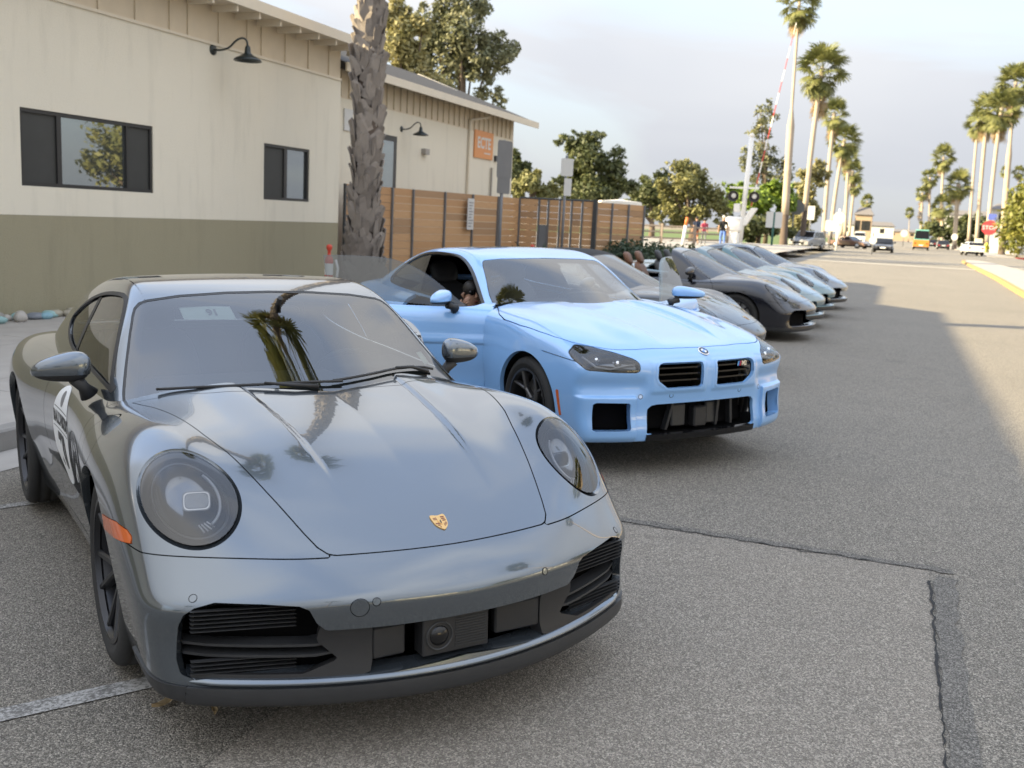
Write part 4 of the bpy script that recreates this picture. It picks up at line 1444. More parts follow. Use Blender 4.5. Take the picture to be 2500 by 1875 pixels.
def palm(base, h, r0, r1, cr, label, seed, nf=38, nd=16, skirt=1.0, step=None, mats=('palm_far', 'palm_dark'), lean=(0, 0), group='tall fan palms lining the road', trunk=True, dark_to=.12):
    r = random.Random(seed)
    e = empty('fan_palm', loc=base, label=label, cat='palm tree', group=group)
    top = np.array([lean[0], lean[1], h])
    if trunk:
        n = 14; pts = []; rad = []
        for k in range(n + 1):
            u = k / n; pts.append(top * u + np.array([0, 0, -.4 if k == 0 else 0]) + np.array([lean[0] * u * (u - 1) * .5, 0, 0]))
            q = r0 + (r1 - r0) * u if step is None else (r0 if u < step else r1)
            if k == 0: q = r0 * 1.35
            rad.append(q * (1 + .06 * r.random()))
        kd = max(1, int(n * dark_to))
        b = MB(); b.tube(pts[:kd + 1], rad[:kd + 1], 10, cap=False); b.build('trunk_base', MT[mats[1]], e, smooth=True)
        b = MB(); b.tube(pts[kd:], rad[kd:], 10); b.build('trunk', MT[mats[0]], e, smooth=True)
    for k in range(nf):
        az = k * 2.39996 + r.uniform(-.2, .2); u = (k + .5) / nf
        el = math.radians(82 - 150 * u + r.uniform(-8, 8)); s = cr / 1.75 * r.uniform(.85, 1.1)
        o = link('frond', FR[k % 3], e)
        o.matrix_local = Matrix.Translation(Vector(top) + Vector((0, 0, -.25 * cr * u))) @ Matrix.Rotation(az, 4, 'Z') @ Matrix.Rotation(-el, 4, 'Y') @ Matrix.Rotation(r.uniform(-.5, .5), 4, 'X') @ Matrix.Scale(s, 4)
    for k in range(nd):
        az = k * 2.39996 + r.uniform(-.3, .3); el = math.radians(-62 - 22 * r.random()); s = cr / 1.75 * r.uniform(.8, 1.0)
        o = link('dead_frond', FRD[k % 2], e)
        o.matrix_local = Matrix.Translation(Vector(top) + Vector((0, 0, -cr * (.25 + skirt * .55 * k / max(nd, 1))))) @ Matrix.Rotation(az, 4, 'Z') @ Matrix.Rotation(-el, 4, 'Y') @ Matrix.Rotation(r.uniform(-.5, .5), 4, 'X') @ Matrix.Scale(s, 4)
    return e


def palm_px(b, c, cr, r0, r1, label, seed, **kw):
    hor = 572 + (b[0] - 2190) * .051
    Z = min(CAM_H * F_PX / max(b[1] - hor, 1), 320)
    P = cam_point(b[0], b[1], Z); Q = cam_point(c[0], c[1], Z)
    k = Z / F_PX
    return palm(np.array([P[0], P[1], 0]), Q[2], r0 * k * .58, r1 * k * .6, cr * k, label, seed, lean=(Q[0] - P[0], Q[1] - P[1]), **kw)


palm_px((1912, 605), (1952, 4), 62, 15, 5.5, 'tallest near palm on the left, crown cut by the frame top', 31, step=.55, dark_to=.2)
palm_px((1957, 603), (2008, 165), 70, 12, 8, 'full crowned palm second from the left of the road', 32, nf=46, nd=26, skirt=1.8, dark_to=.22)
palm_px((2009, 592), (2037, 275), 44, 9, 7, 'third palm in the left row with thick dark crown', 33, nf=40, nd=22, skirt=1.4)
palm_px((2026, 588), (2062, 340), 46, 8, 6.5, 'fourth palm in the left row, crown right of the third', 34, nd=20, skirt=1.3)
palm_px((2062, 582), (2072, 378), 34, 7, 6, 'fifth palm in the left row, partly behind the fourth', 35, nd=18)
palm_px((2052, 580), (2083, 418), 30, 7, 5, 'sixth palm in the left row, lower and smaller', 36, nd=18)
palm_px((2073, 579), (2087, 448), 26, 6, 5, 'last palm of the left row beside the open sky', 37, nd=14)
palm_px((2118, 577), (2117, 490), 20, 2.6, 2.4, 'lone distant palm left of the road end', 38, nd=10)
palm_px((2219, 578), (2221, 518), 14, 1.7, 1.6, 'small round headed palm above the orange truck', 39, nd=6)
palm_px((2446, 610), (2480, 200), 58, 11, 6.5, 'biggest palm at the right with thick lower trunk', 40, step=.62, nd=26, skirt=1.6, nf=46)
palm_px((2408, 609), (2446, 262), 54, 9, 7, 'second palm from the right edge, broad shaggy crown', 41, nd=26, skirt=1.5, nf=44)
palm_px((2383, 606), (2412, 270), 50, 8, 7, 'third palm from the right edge, thinner trunk', 42, nd=22, skirt=1.4)
palm_px((2364, 602), (2388, 300), 36, 6.5, 4.5, 'slender palm left of the right hand group', 43, nd=16)
palm_px((2330, 603), (2340, 448), 40, 9, 8, 'short stout palm with large green crown', 44, nf=46, nd=16)
palm_px((2294, 592), (2304, 382), 34, 6, 4, 'palm with high rounded crown left of the stout palm', 45, nd=16)
palm_px((2300, 594), (2300, 500), 34, 7, 6, 'low bushy palm beneath the rounded crown', 46, nf=44, nd=16)
palm_px((2267, 585), (2271, 432), 26, 5, 3.5, 'shaggy palm near the left end of the right row', 47, nd=22, skirt=3)
palm_px((2248, 582), (2252, 470), 20, 5, 4, 'leftmost palm of the right row with long dead skirt', 48, nd=24, skirt=5)
palm_px((2484, 585), (2487, 418), 18, 1.6, 1.5, 'tiny distant palm at the right edge', 49, nd=6)
palm_px((2454, 585), (2455, 417), 16, 1.6, 1.5, 'tiny distant palm left of the edge palm', 50, nd=6)

# near palm with crosshatched leaf bases
PB = RW(-9.0, 16.05, 0)
MT['boot'] = (lambda t: t.bsdf(t.mix(t.noise(t.pos(), 9.0, 5), t.mix(t.n('ShaderNodeObjectInfo').outputs['Random'], (.13, .112, .098), (.40, .355, .315)), (.22, .19, .165)), .85, 0, t.bump(t.noise(t.n('ShaderNodeMapping', {'Vector': t.coord(), 'Scale': (1, 6, 1)}).outputs[0], 22.0, 4), .5, .01)))(NT('leaf_base_fibre'))
PH = 20.5
near = palm(PB, PH, .25, .22, 2.5, 'near fan palm with rough crosshatched grey trunk beside the cream building', 60, nf=24, nd=4, skirt=.3, trunk=False, group='palms by the building')
b = MB(); rr_ = [.40, .36, .30, .265, .25, .24, .235, .215, .19, .18]
b.tube([(0, 0, -.3), (0, 0, .3), (.0, 0, .9), (.01, 0, 1.6), (.02, 0, 2.6), (.03, .01, 4), (.03, .01, 5.5), (.05, .0, 9), (.02, 0, PH - .7), (0, 0, PH + .1)], [x * .86 for x in rr_], 18)
b.build('trunk', MT['palm_dark'], near, smooth=True)
def boot_mesh(seed):
    r = random.Random(seed); b = MB(); w = .098 + .02 * r.random(); L = .27 + .06 * r.random()
    V = []
    for u, ww, out in ((0, 1.0, .0), (.35, 1.15, .014), (.72, .80, .030), (1.0, .40 + .2 * r.random(), .048 + .03 * r.random())):
        for sg in (-1, 0, 1):
            V.append((out + (.020 if sg == 0 else 0) - .012, sg * w * ww, u * L))
    n = len(V)
    V += [(x - .018, y * .96, z - .004) for x, y, z in V]
    F = [(3 * i + k, 3 * i + 1 + k, 3 * i + 4 + k, 3 * i + 3 + k) for i in range(3) for k in range(2)]
    F += [tuple(n + q for q in f[::-1]) for f in F[:6]]
    F += [(9, 10, n + 10, n + 9), (10, 11, n + 11, n + 10)] + [(3 * i, 3 * i + 3, n + 3 * i + 3, n + 3 * i) for i in range(3)] + [(3 * i + 2, n + 3 * i + 2, n + 3 * i + 5, 3 * i + 5) for i in range(3)]
    b.add(V, F); return b
BM = [boot_mesh(s) for s in range(5)]
BMs = [b.mesh('leaf_base', MT['boot']) for b in BM]
rest_b = MB(); z = .15; k = 0; rb = random.Random(5)
while z < PH - .2:
    R_ = float(np.interp(z, [0, .3, .9, 1.6, 2.6, 4, 5.5, 9, 19], [.38, .36, .30, .265, .25, .24, .235, .215, .19])) * .90
    az = k * 2.39996 + rb.uniform(-.12, .12); tilt = rb.uniform(-.06, .08); sp = rb.uniform(.85, 1.2) * (1.2 if z < 1 else 1)
    m = Matrix.Translation((0, 0, z)) @ Matrix.Rotation(az, 4, 'Z') @ Matrix.Translation((R_, 0, 0)) @ Matrix.Rotation(rb.choice((-.45, .45)) + rb.uniform(-.1, .1), 4, 'X') @ Matrix.Rotation(tilt, 4, 'Y') @ Matrix.Scale(sp, 4)
    if .9 < z < 6.6 and k % 1 == 0 and len([1]) and (k < 330):
        o = link('leaf_base', BMs[k % 5], near); o.matrix_local = m
    else:
        q = BM[k % 5]; rest_b.add([tuple(m @ Vector(v)) for v in q.v], q.f)
    z += .0215; k += 1
o = rest_b.build('leaf_base_cover', MT['boot'], near); o['kind'] = 'stuff'
# ------------------------------------------------------------------ raised ground and street furniture in the distance
S_, T_ = np.meshgrid(np.array([-60, -30, -14, -5.9]), np.array([33.9, 40, 48, 56, 70, 88]), indexing='ij')
Pz = .5 * sstep(T_, 36, 56) + .005
P_ = S_[..., None] * RN + T_[..., None] * RD; P_[..., 2] = Pz
I_ = np.arange(S_.size).reshape(S_.shape)
Q_ = np.stack([I_[:-1, :-1], I_[1:, :-1], I_[1:, 1:], I_[:-1, 1:]], -1).reshape(-1, 4)
o = link('forecourt', mesh_from('forecourt', P_.reshape(-1, 3), Q_, MT['concrete'])); o['kind'] = 'structure'
MT['white_paint'] = plain('white_enamel', (.78, .77, .74), .45)
MT['red_paint'] = plain('red_enamel', (.45, .05, .04), .45)
MT['signal_black'] = plain('signal_black', (.02, .015, .018), .4)
MT['green_post'] = plain('dark_green_post', (.02, .10, .075), .5)
MT['rail_red'] = plain('signal_lens', (.22, .05, .06), .2)
g_ = .55
rx = empty('railway_signal', loc=RW(-9.7, 67.6, g_), label='white railway crossing signal with black lamp hoods and raised arm', cat='signal')
b = MB(); b.tube([(0, 0, -.4), (.2, 0, 7.0)], .16, 10); b.build('mast', MT['white_paint'], rx, smooth=True)
b = MB(); b.lathe([(0, .16), (.12, .10), (.16, 0), (.12, -.1), (0, -.16)], 12, T=lambda x, y, z: (.2 + x, y, 7.15 + z)); b.build('mast_cap', MT['white_paint'], rx, smooth=True)
CX = lambda a, d, z: tuple(RN * a + RD * d + np.array([0, 0, z]))
b = MB(); b.box(-.95, .95, -.05, .05, 3.72, 3.84, T=CX); b.build('lamp_arm', MT['white_paint'], rx)
for a in (-.62, .72):
    b = MB(); b.lathe([(0, -.05), (.30, -.05), (.34, -.10), (.36, -.30), (.30, -.30), (.26, -.12), (0, -.12)], 18, T=lambda x, y, z: CX(a + x, z, 3.2 + y)); b.build('lamp_hood', MT['signal_black'], rx, smooth=True)
    b = MB(); b.lathe([(.17, -.14), (.15, -.17), (0, -.18)], 14, T=lambda x, y, z: CX(a + x, z, 3.25 + y)); b.build('lamp_lens', MT['white_paint'], rx, smooth=True)
b = MB(); b.box(-.55, -.15, -.2, .2, 2.2, 2.75, T=CX); b.build('bell_box', MT['white_paint'], rx, bevel=.05)
for (a, z, w, hh, nm) in ((-.45, .9, .55, 1.0, 'gate_motor'), (-.45, -.2, .42, 1.1, 'gate_stand')):
    b = MB(); b.box(a - w, a + w, -.35, .35, z, z + hh, T=CX); b.build(nm, MT['white_paint'], rx, bevel=.14)
b = MB(); b.hexa([CX(a, d, z) for (a, d, z) in ((-.2, -.14, 1.2), (.35, -.14, 1.35), (.35, .14, 1.35), (-.2, .14, 1.2), (.55, -.14, 2.5), (1.0, -.14, 2.5), (1.0, .14, 2.5), (.55, .14, 2.5))]); b.build('counterweight', MT['white_paint'], rx, bevel=.05)
p0 = np.array([.55, 0, 2.6]); p1 = np.array([2.3, .4, 14.2])
for k in range(16):
    a = p0 + (p1 - p0) * k / 16; c = p0 + (p1 - p0) * (k + 1) / 16; r_a = .048 - .028 * k / 16
    b = MB(); b.tube([CX(*a), CX(*c)], [r_a, r_a - .003], 6); b.build('gate_arm_band', MT['red_paint'] if k % 2 == 0 else MT['white_paint'], rx)
# striped bollard post, rails
e = empty('marker_post', loc=RW(-12.4, 62.3, .55), label='leaning white marker post with orange tip near the walkers', cat='post')
b = MB(); b.tube([(-.05, 0, -.3), (.08, 0, 1.15)], .10, 8); b.build('shaft', MT['white_paint'], e, smooth=True)
b = MB(); b.tube([(.08, 0, 1.155), (.15, 0, 1.65)], .10, 8); MT['orange_tip'] = plain('orange_tip', (.55, .16, .04), .5); b.build('tip', MT['orange_tip'], e, smooth=True)
rf = empty('rail_fence', loc=RW(-13.4, 60, .5), label='low weathered split rail fence beside the shrubs', cat='fence')
for k in range(5):
    b = MB(); b.box(k * 1.9 - .5 - .08, k * 1.9 - .5 + .08, -.08, .08, -.2, 1.25, T=lambda x, y, z: CX(x - 3.6, y + k * .9, z)); b.build('post', MT['old_wood'], rf)
    if k < 4:
        for zz in (.35, .72, 1.08):
            b = MB(); b.tube([CX(k * 1.9 - .5 - 3.6, k * .9, zz), CX((k + 1) * 1.9 - .5 - 3.6, (k + 1) * .9, zz + .03)], .06, 6); b.build('rail', MT['old_wood'], rf)
# market umbrella behind the fence
um = empty('patio_umbrella', loc=RW(-8.95, 33.5, 0), label='white patio umbrella canopy peeking over the cedar fence', cat='umbrella')
b = MB(); b.tube([(0, 0, 0), (0, 0, 2.45)], .025, 8); b.build('pole', MT['post_grey'], um, smooth=True)
MT['canvas'] = plain('white_canvas', (.72, .68, .60), .8)
for k in range(8):
    a0, a1 = k * math.pi / 4, (k + 1) * math.pi / 4; b = MB()
    V = [(0, 0, 2.44)] + [(.75 * math.cos(a), .75 * math.sin(a), 2.37) for a in (a0, (a0 + a1) / 2, a1)] + [(.80 * math.cos(a), .80 * math.sin(a), 2.18 if i != 1 else 2.20) for i, a in enumerate((a0, (a0 + a1) / 2, a1))]
    b.add(V, [(0, 1, 2), (0, 2, 3), (1, 4, 5, 2), (2, 5, 6, 3)]); b.build('canopy_panel', MT['canvas'], um)
# road signs further off
pole_sign('twin_sign', -9.3, 82.5, 3.1, [('rect', -.32, 2.5, .56, 1.25, 'white_sign'), ('rect', .38, 2.5, .56, 1.25, 'white_sign')], 'pair of tall white signs on one green post left of the palms', MT['green_post'], .09)
pole_sign('round_sign', -5.55, 105, 4.1, [('oct', 0, 3.2, 1.25, 1.25, 'white_sign')], 'white octagonal sign back beside the parked silver car', MT['white_paint'], .10)
pole_sign('square_sign', -7.0, 118, 3.2, [('rect', 0, 2.5, 1.3, 1.2, 'white_sign')], 'square white sign behind the parked silver car', MT['post_grey'], .07)
pole_sign('tall_sign', -9.6, 122, 4.6, [('rect', 0, 3.9, .8, 1.6, 'white_sign')], 'narrow white sign above the silver car roof', MT['post_grey'], .07)
pole_sign('grey_sign', -9.3, 98, 4.6, [('oct', .25, 3.9, 1.5, 1.5, 'post_grey')], 'grey sign back between the two left palms', MT['post_grey'], .08)
MT['sign_red'] = plain('sign_red', (.50, .05, .06), .45); MT['sign_blue'] = plain('sign_blue', (.10, .14, .45), .45)
st = pole_sign('stop_sign', 12.9, 168, 5.6, [('oct', 0, 3.7, 2.3, 2.3, 'sign_red'), ('rect', .2, 5.35, 1.2, .9, 'sign_blue')], 'red octagonal stop sign with blue plate above on the right corner', MT['post_grey'], .12)
text_on('lettering', 'STOP', .85, MT['white_sign'], st, lambda u, v, d: RN * u + np.cross(RN, [0, 0, 1.0]) * (.135 + d) + np.array([0, 0, 3.7 + v]), bold=.01)
pole_sign('round_sign', 15.3, 140, 4.4, [('disc', 0, 3.7, 1.35, 1.7, 'white_sign')], 'round white sign on a pole in front of the ivy hedge', MT['post_grey'], .09)
pole_sign('round_sign', 8.7, 178, 2.6, [('disc', 0, 2.1, 1.0, 1.1, 'white_sign')], 'low round white sign at the foot of the right palms', MT['post_grey'], .07)
pole_sign('round_sign', -1.9, 92, 1.9, [('disc', 0, 1.25, .62, .62, 'white_sign')], 'small white disc sign in front of the approaching black car', MT['post_grey'], .05)
pole_sign('round_sign', 1.1, 190, 3.2, [('disc', 0, 2.3, 1.2, 1.2, 'white_sign')], 'white disc sign beside the orange truck', MT['post_grey'], .07)
hy = empty('fire_hydrant', loc=RW(12.2, 160, 0), label='yellow fire hydrant under the stop sign', cat='hydrant')
MT['yellow'] = plain('hydrant_yellow', (.65, .60, .06), .4)
b = MB(); b.lathe([(0, 0), (.34, 0), (.34, .12), (.26, .16), (.24, .95), (.30, .98), (.30, 1.08), (.24, 1.2), (.1, 1.35), (.08, 1.5), (0, 1.5)], 18); b.build('barrel', MT['yellow'], hy, smooth=True)
for a in (-1, 1):
    b = MB(); b.lathe([(0, .45), (.14, .45), (.14, .2), (0, .2)], 12, T=lambda x, y, z: CX(z * a, x, .75 + y)); b.build('nozzle', MT['yellow'], hy, smooth=True)
MT['cream_wall'] = grained('cream_wall', (.62, .55, .42), .85, .1, .6)
for (s0, s1, t0, t1, z1, lab) in ((14.2, 18.0, 128, 129, 1.9, 'low cream garden wall at the right frame edge'), (10.5, 11.5, 158, 159, 2.0, 'cream planter block beside the white car')):
    b = MB(); b.box(s0, s1, t0, t1, -.3, z1, T=RT); b.box(s0 - .08, s1 + .08, t0 - .08, t1 + .08, z1 + .001, z1 + .15, T=RT) if False else None
    o = b.build('garden_wall', MT['cream_wall'], bevel=.05); tag(o, lab, 'wall')
b = MB(); b.box(12.0, 40, 118, 118.6, -.2, .14, T=RT); o = b.build('kerb', MT['red_paint']); o['kind'] = 'structure'
b = MB(); b.box(9.3, 12.0, 120, 420, -.2, .13, T=RT); o = b.build('pavement', MT['concrete']); o['kind'] = 'structure'
b = MB(); b.box(-11.5, -9.0, 88, 420, -.2, .13, T=RT); o = b.build('pavement', MT['concrete']); o['kind'] = 'structure'
# crossing bands
MT['concrete_pale'] = grained('pale_crossing_panel', (.42, .39, .34), .9, .12, .5)
for t_, w in ((62, 2.0), (72, 1.4)): quad_sheet('crossing_panel', MT['concrete_pale'], [(-9, t_), (12, t_ - 1.5), (12, t_ + w - 1.5), (-9, t_ + w)], .047)
for t_ in (62.5, 63.9, 72.4): 
    o = quad_sheet('rail', MT['tar'], [(-9, t_), (12, t_ - 1.5), (12, t_ - 1.38), (-9, t_ + .12)], .052)
# far houses
MT['far_white'] = plain('far_white_wall', (.62, .62, .60), .8); MT['far_roof'] = plain('far_roof', (.16, .15, .15), .8); MT['far_tan'] = plain('far_tan_wall', (.36, .27, .19), .8)
def house(px, Z, w, hh, wall, label, roof_='far_roof', rh=.35):
    p = cam_point(px[0], px[1], Z); e = empty('house', loc=(p[0], p[1], 0), label=label, cat='house'); zb = max(p[2], .2)
    b = MB(); b.box(-w / 2, w / 2, 0, 8, -.3, zb + hh, T=CX); b.build('wall', MT[wall], e)
    b = MB(); b.hexa([CX(-w / 2 - .5, -.6, zb + hh + .002), CX(w / 2 + .5, -.6, zb + hh + .002), CX(w / 2 + .5, 8.6, zb + hh + .002), CX(-w / 2 - .5, 8.6, zb + hh + .002), CX(-w / 2 + 1, 3, zb + hh + hh * rh + .3), CX(w / 2 - 1, 3, zb + hh + hh * rh + .3), CX(w / 2 - 1, 5, zb + hh + hh * rh + .3), CX(-w / 2 + 1, 5, zb + hh + hh * rh + .3)]); b.build('roof', MT[roof_], e)
    for k in (-.3, .05, .3):
        b = MB(); b.box(w * k - .7, w * k + .7, -.05, .05, zb + hh * .2, zb + hh * .7, T=CX); b.build('window', MT['win_frame'], e)
    return e
house((2490, 545), 170, 9, 2.2, 'far_white', 'white flat roofed house above the hedge at the right edge')
house((2375, 552), 330, 22, 3.5, 'far_white', 'long white building between the right palms')
house((2110, 572), 330, 18, 3.0, 'far_white', 'low white building at the far left of the road end')
house((2104, 572), 310, 5, 6.0, 'far_tan', 'small tan tower building left of the lone palm')
house((2170, 576), 420, 30, 2.0, 'far_tan', 'low tan buildings across the end of the road')
# ------------------------------------------------------------------ the far side of the street (seen in reflections)
quad_sheet('verge', MT['grass'], [(12.0, -60), (16, -60), (16, 84), (12.0, 84)], .02)
quad_sheet('road', MT['asphalt'], [(-5.7, -80), (12, -80), (12, -13.9), (-5.7, -13.9)], .0)
quad_sheet('car_park', MT['asphalt'], [(-30, -80), (-5.7, -80), (-5.7, -14), (-30, -14)], -.02)
def plain_house(s, t, w, d, hh, wall, label):
    e = empty('house', loc=RW(s, t, 0), label=label, cat='house')
    T = lambda a, c, z: tuple(RD * a + RN * c + np.array([0, 0, z]))
    b = MB(); b.box(-w / 2, w / 2, 0, d, -.3, hh, T=T); b.build('wall', MT[wall], e)
    b = MB(); b.hexa([T(-w / 2 - .5, -.6, hh + .002), T(w / 2 + .5, -.6, hh + .002), T(w / 2 + .5, d + .6, hh + .002), T(-w / 2 - .5, d + .6, hh + .002), T(-w / 2 + 1, d / 2 - .3, hh + 1.7), T(w / 2 - 1, d / 2 - .3, hh + 1.7), T(w / 2 - 1, d / 2 + .3, hh + 1.7), T(-w / 2 + 1, d / 2 + .3, hh + 1.7)]); b.build('roof', MT['far_roof'], e)
    for k in (-.32, -.05, .25):
        b = MB(); b.box(w * k - .8, w * k + .8, -.04, .04, 1.0, 2.2, T=T); b.build('window', MT['win_frame'], e)
    b = MB(); b.box(w * .4 - .5, w * .4 + .5, -.05, .04, 0, 2.1, T=T); b.build('door', MT['far_tan'], e)
plain_house(24, 14, 14, 9, 3.0, 'far_white', 'white bungalow across the street from the cream building')
plain_house(25, 36, 15, 9, 3.2, 'far_tan', 'tan bungalow across the street beyond the white one')
plain_house(24, -10, 13, 9, 3.1, 'wall_cream', 'cream bungalow across the street behind the camera')
for k, (s, t, sc, lf) in enumerate(((19, 4, 1.0, 'f_olive'), (20, 24, 1.3, 'f_dark'), (19.5, 46, 1.1, 'f_olive'), (20, -22, 1.2, 'f_dark'), (14, -48, 1.6, 'f_dark'), (-2, -64, 1.8, 'f_olive'), (-16, -58, 1.7, 'f_dark'))):
    rr = random.Random(90 + k); bl = []
    for _ in range(14):
        bl.append((np.array([rr.uniform(-1.6, 1.6), rr.uniform(-1.6, 1.6), rr.uniform(2.4, 4.6)]) * sc, tuple(np.array([1.1, 1.1, .8]) * sc * rr.uniform(.7, 1.2))))
    tree('street_tree', RW(s, t, 0), 4 * sc, bl, 2200, .20 * sc, lf, ('olive street tree left of the white bungalow', 'dark street tree right of the white bungalow', 'olive street tree beyond the tan bungalow', 'dark tree behind the camera across the street', 'big dark tree far behind the camera by the road', 'olive tree closing the road far behind the camera', 'dark tree over the car park behind the camera')[k], .2, 90 + k, 'trees across the street')
for k, (s, t, h_) in enumerate(((13.2, 10, 15), (13.2, 30, 17), (13.2, 55, 16), (13.4, -25, 18), (-7.4, -34, 19))):
    palm(RW(s, t, 0), h_, .26, .17, 2.0, ('roadside palm in front of the white bungalow', 'roadside palm in front of the tan bungalow', 'roadside palm beyond the tan bungalow', 'roadside palm behind the camera on the far side', 'roadside palm behind the camera on the near side')[k], 120 + k, nf=30, nd=12, dark_to=.1, group='palms across the street')
# ------------------------------------------------------------------ body fields (metres, x forward from the front axle, y left, z up)
class Body911:
    US = [1.10, 1.0, .9, .8, .7, .6, .5, .4, .2, 0, -.2, -.6, -1.2, -1.8, -2.4, -3.0, -3.5]
    VS = [0, .4, .5, .6, .72, .86, 1.0]
    HT = [[.500, .500, .485, .475, .465, .455, .43],
          [.578, .580, .580, .570, .560, .550, .53],
          [.632, .641, .648, .655, .665, .660, .62],
          [.682, .695, .706, .725, .757, .752, .69],
          [.727, .742, .755, .780, .823, .805, .73],
          [.767, .785, .796, .823, .865, .834, .755],
          [.803, .821, .830, .850, .888, .850, .77],
          [.834, .850, .857, .872, .898, .858, .78],
          [.882, .891, .893, .900, .904, .862, .78],
          [.919, .925, .921, .914, .900, .857, .775],
          [.950, .950, .942, .925, .892, .848, .77],
          [.975, .965, .950, .930, .897, .848, .77],
          [.975, .965, .950, .930, .905, .855, .77],
          [.975, .965, .955, .940, .925, .880, .80],
          [.975, .965, .955, .950, .940, .900, .82],
          [.930, .920, .910, .895, .870, .820, .72],
          [.760, .750, .740, .715, .670, .600, .50]]
    WX = [.9, .4, 0, -.5, -.8, -1.4, -1.9, -2.4, -3.0, -3.5]
    WZ = [.1, .2, .35, .5, .65, .8, .95]
    WT = [[.85, .875, .91, .925, .925, .91, .88],
          [.845, .875, .905, .925, .932, .92, .89],
          [.84, .87, .905, .93, .938, .93, .90],
          [.80, .83, .862, .892, .908, .900, .86],
          [.80, .825, .850, .875, .887, .880, .85],
          [.80, .83, .852, .877, .887, .880, .85],
          [.82, .85, .882, .915, .928, .915, .88],
          [.86, .885, .925, .955, .968, .955, .92],
          [.84, .87, .91, .93, .94, .92, .88],
          [.75, .80, .85, .87, .87, .84, .80]]

    def __init__(s):
        s.h = Spl2(s.US, s.VS, s.HT)
        s.w = Spl2(s.WX, s.WZ, s.WT)
        s.xn = Spl([(.05, 1.00), (.12, 1.06), (.20, 1.095), (.28, 1.085), (.36, 1.080), (.42, 1.090), (.50, 1.104), (.7, 1.12)])

    def H(s, x, y):
        x, y = np.broadcast_arrays(np.asarray(x, float), np.asarray(y, float))
        z = s.h(x + .42 * y * y, y)
        # bonnet creases: a soft step on each side that fades toward the nose
        yc = .333 - .10 * (-.145 - x) * -1.0 * .55
        yc = .333 - .075 * (x + .145)
        fade = sstep(x, .85, .35) * sstep(x, -.6, -.3)
        z = z + .011 * fade * sstep(y - yc, -.018, .018) * sstep(y - yc, .20, .0)
        return z

    def X(s, y, z):
        return smin(s.xn(z), 1.099 - .62 * (z - .490), .022) - .42 * y * y

    def W(s, x, z):
        # door waist hollow
        return s.w(x, z) - .012 * gauss(z - .42, .10) * sstep(x, -.35, -.7) * sstep(x, -2.0, -1.7)

    def F(s, x, y, z):
        e = .01
        hz = z - s.H(x, y)
        sl = np.sqrt(1 + ((s.H(x + e, y) - s.H(x - e, y)) / (2 * e)) ** 2)
        top = hz / sl
        side = y - s.W(x, z)
        fr = x - s.X(y, z)
        a = smax(smax(top, fr * .9, .06), side, .16)
        rear = -x - 3.42 + .25 * y * y + .35 * (z - .55) ** 2
        a = smax(a, rear, .15)
        return smax(a, .17 - z, .02)

    def Fgrid(s, xs, ys, zs):
        X, Y = xs[:, None], ys[None, :]
        H = s.H(X, Y); e = .01
        sl = np.sqrt(1 + ((s.H(X + e, Y) - s.H(X - e, Y)) / (2 * e)) ** 2)
        top = (zs[None, None, :] - H[:, :, None]) / sl[:, :, None]
        side = ys[None, :, None] - s.W(xs[:, None], zs[None, :])[:, None, :]
        fr = xs[:, None, None] - s.X(ys[:, None], zs[None, :])[None]
        a = smax(smax(top, fr * .9, .06), side, .16)
        rear = -xs[:, None, None] - 3.42 + .25 * ys[None, :, None] ** 2 + .35 * (zs[None, None, :] - .55) ** 2
        a = smax(a, rear, .15)
        return smax(a, (.17 - zs)[None, None, :], .02)


class Cabin911:
    """greenhouse"""
    def __init__(s):
        s.hc = Spl([(.25, .80), (-.10, .945), (-.45, 1.103), (-.77, 1.245), (-1.0, 1.315), (-1.35, 1.345), (-1.7, 1.325), (-2.2, 1.215), (-2.7, 1.05), (-3.1, .90), (-3.4, .78)])
        s.w = Spl2([.2, -.45, -.93, -1.4, -2.0, -2.6, -3.1], [.7, .9, 1.05, 1.2, 1.3], [
            [.80, .79, .72, .60, .50],
            [.82, .775, .715, .625, .55],
            [.83, .785, .725, .645, .585],
            [.84, .795, .735, .655, .60],
            [.83, .785, .72, .64, .58],
            [.80, .74, .66, .57, .50],
            [.74, .66, .56, .46, .38]])

    def H(s, x, y):
        x, y = np.broadcast_arrays(np.asarray(x, float), np.asarray(y, float))
        k = .60 * sstep(x, -1.3, -.4) + .05
        return s.hc(x + k * y * y) - .06 * y * y

    def F(s, x, y, z):
        e = .01
        sl = np.sqrt(1 + ((s.H(x + e, y) - s.H(x - e, y)) / (2 * e)) ** 2)
        return smax((z - s.H(x, y)) / sl, (y - s.w(x, z)) * .93, .10)

    def Fgrid(s, xs, ys, zs):
        X, Y = xs[:, None], ys[None, :]
        H = s.H(X, Y); e = .01
        sl = np.sqrt(1 + ((s.H(X + e, Y) - s.H(X - e, Y)) / (2 * e)) ** 2)
        a = (zs[None, None, :] - H[:, :, None]) / sl[:, :, None]
        b = (ys[None, :, None] - s.w(xs[:, None], zs[None, :])[:, None, :]) * .93
        c = np.maximum(smax(a, b, .10), (.72 - zs)[None, None, :])
        return c
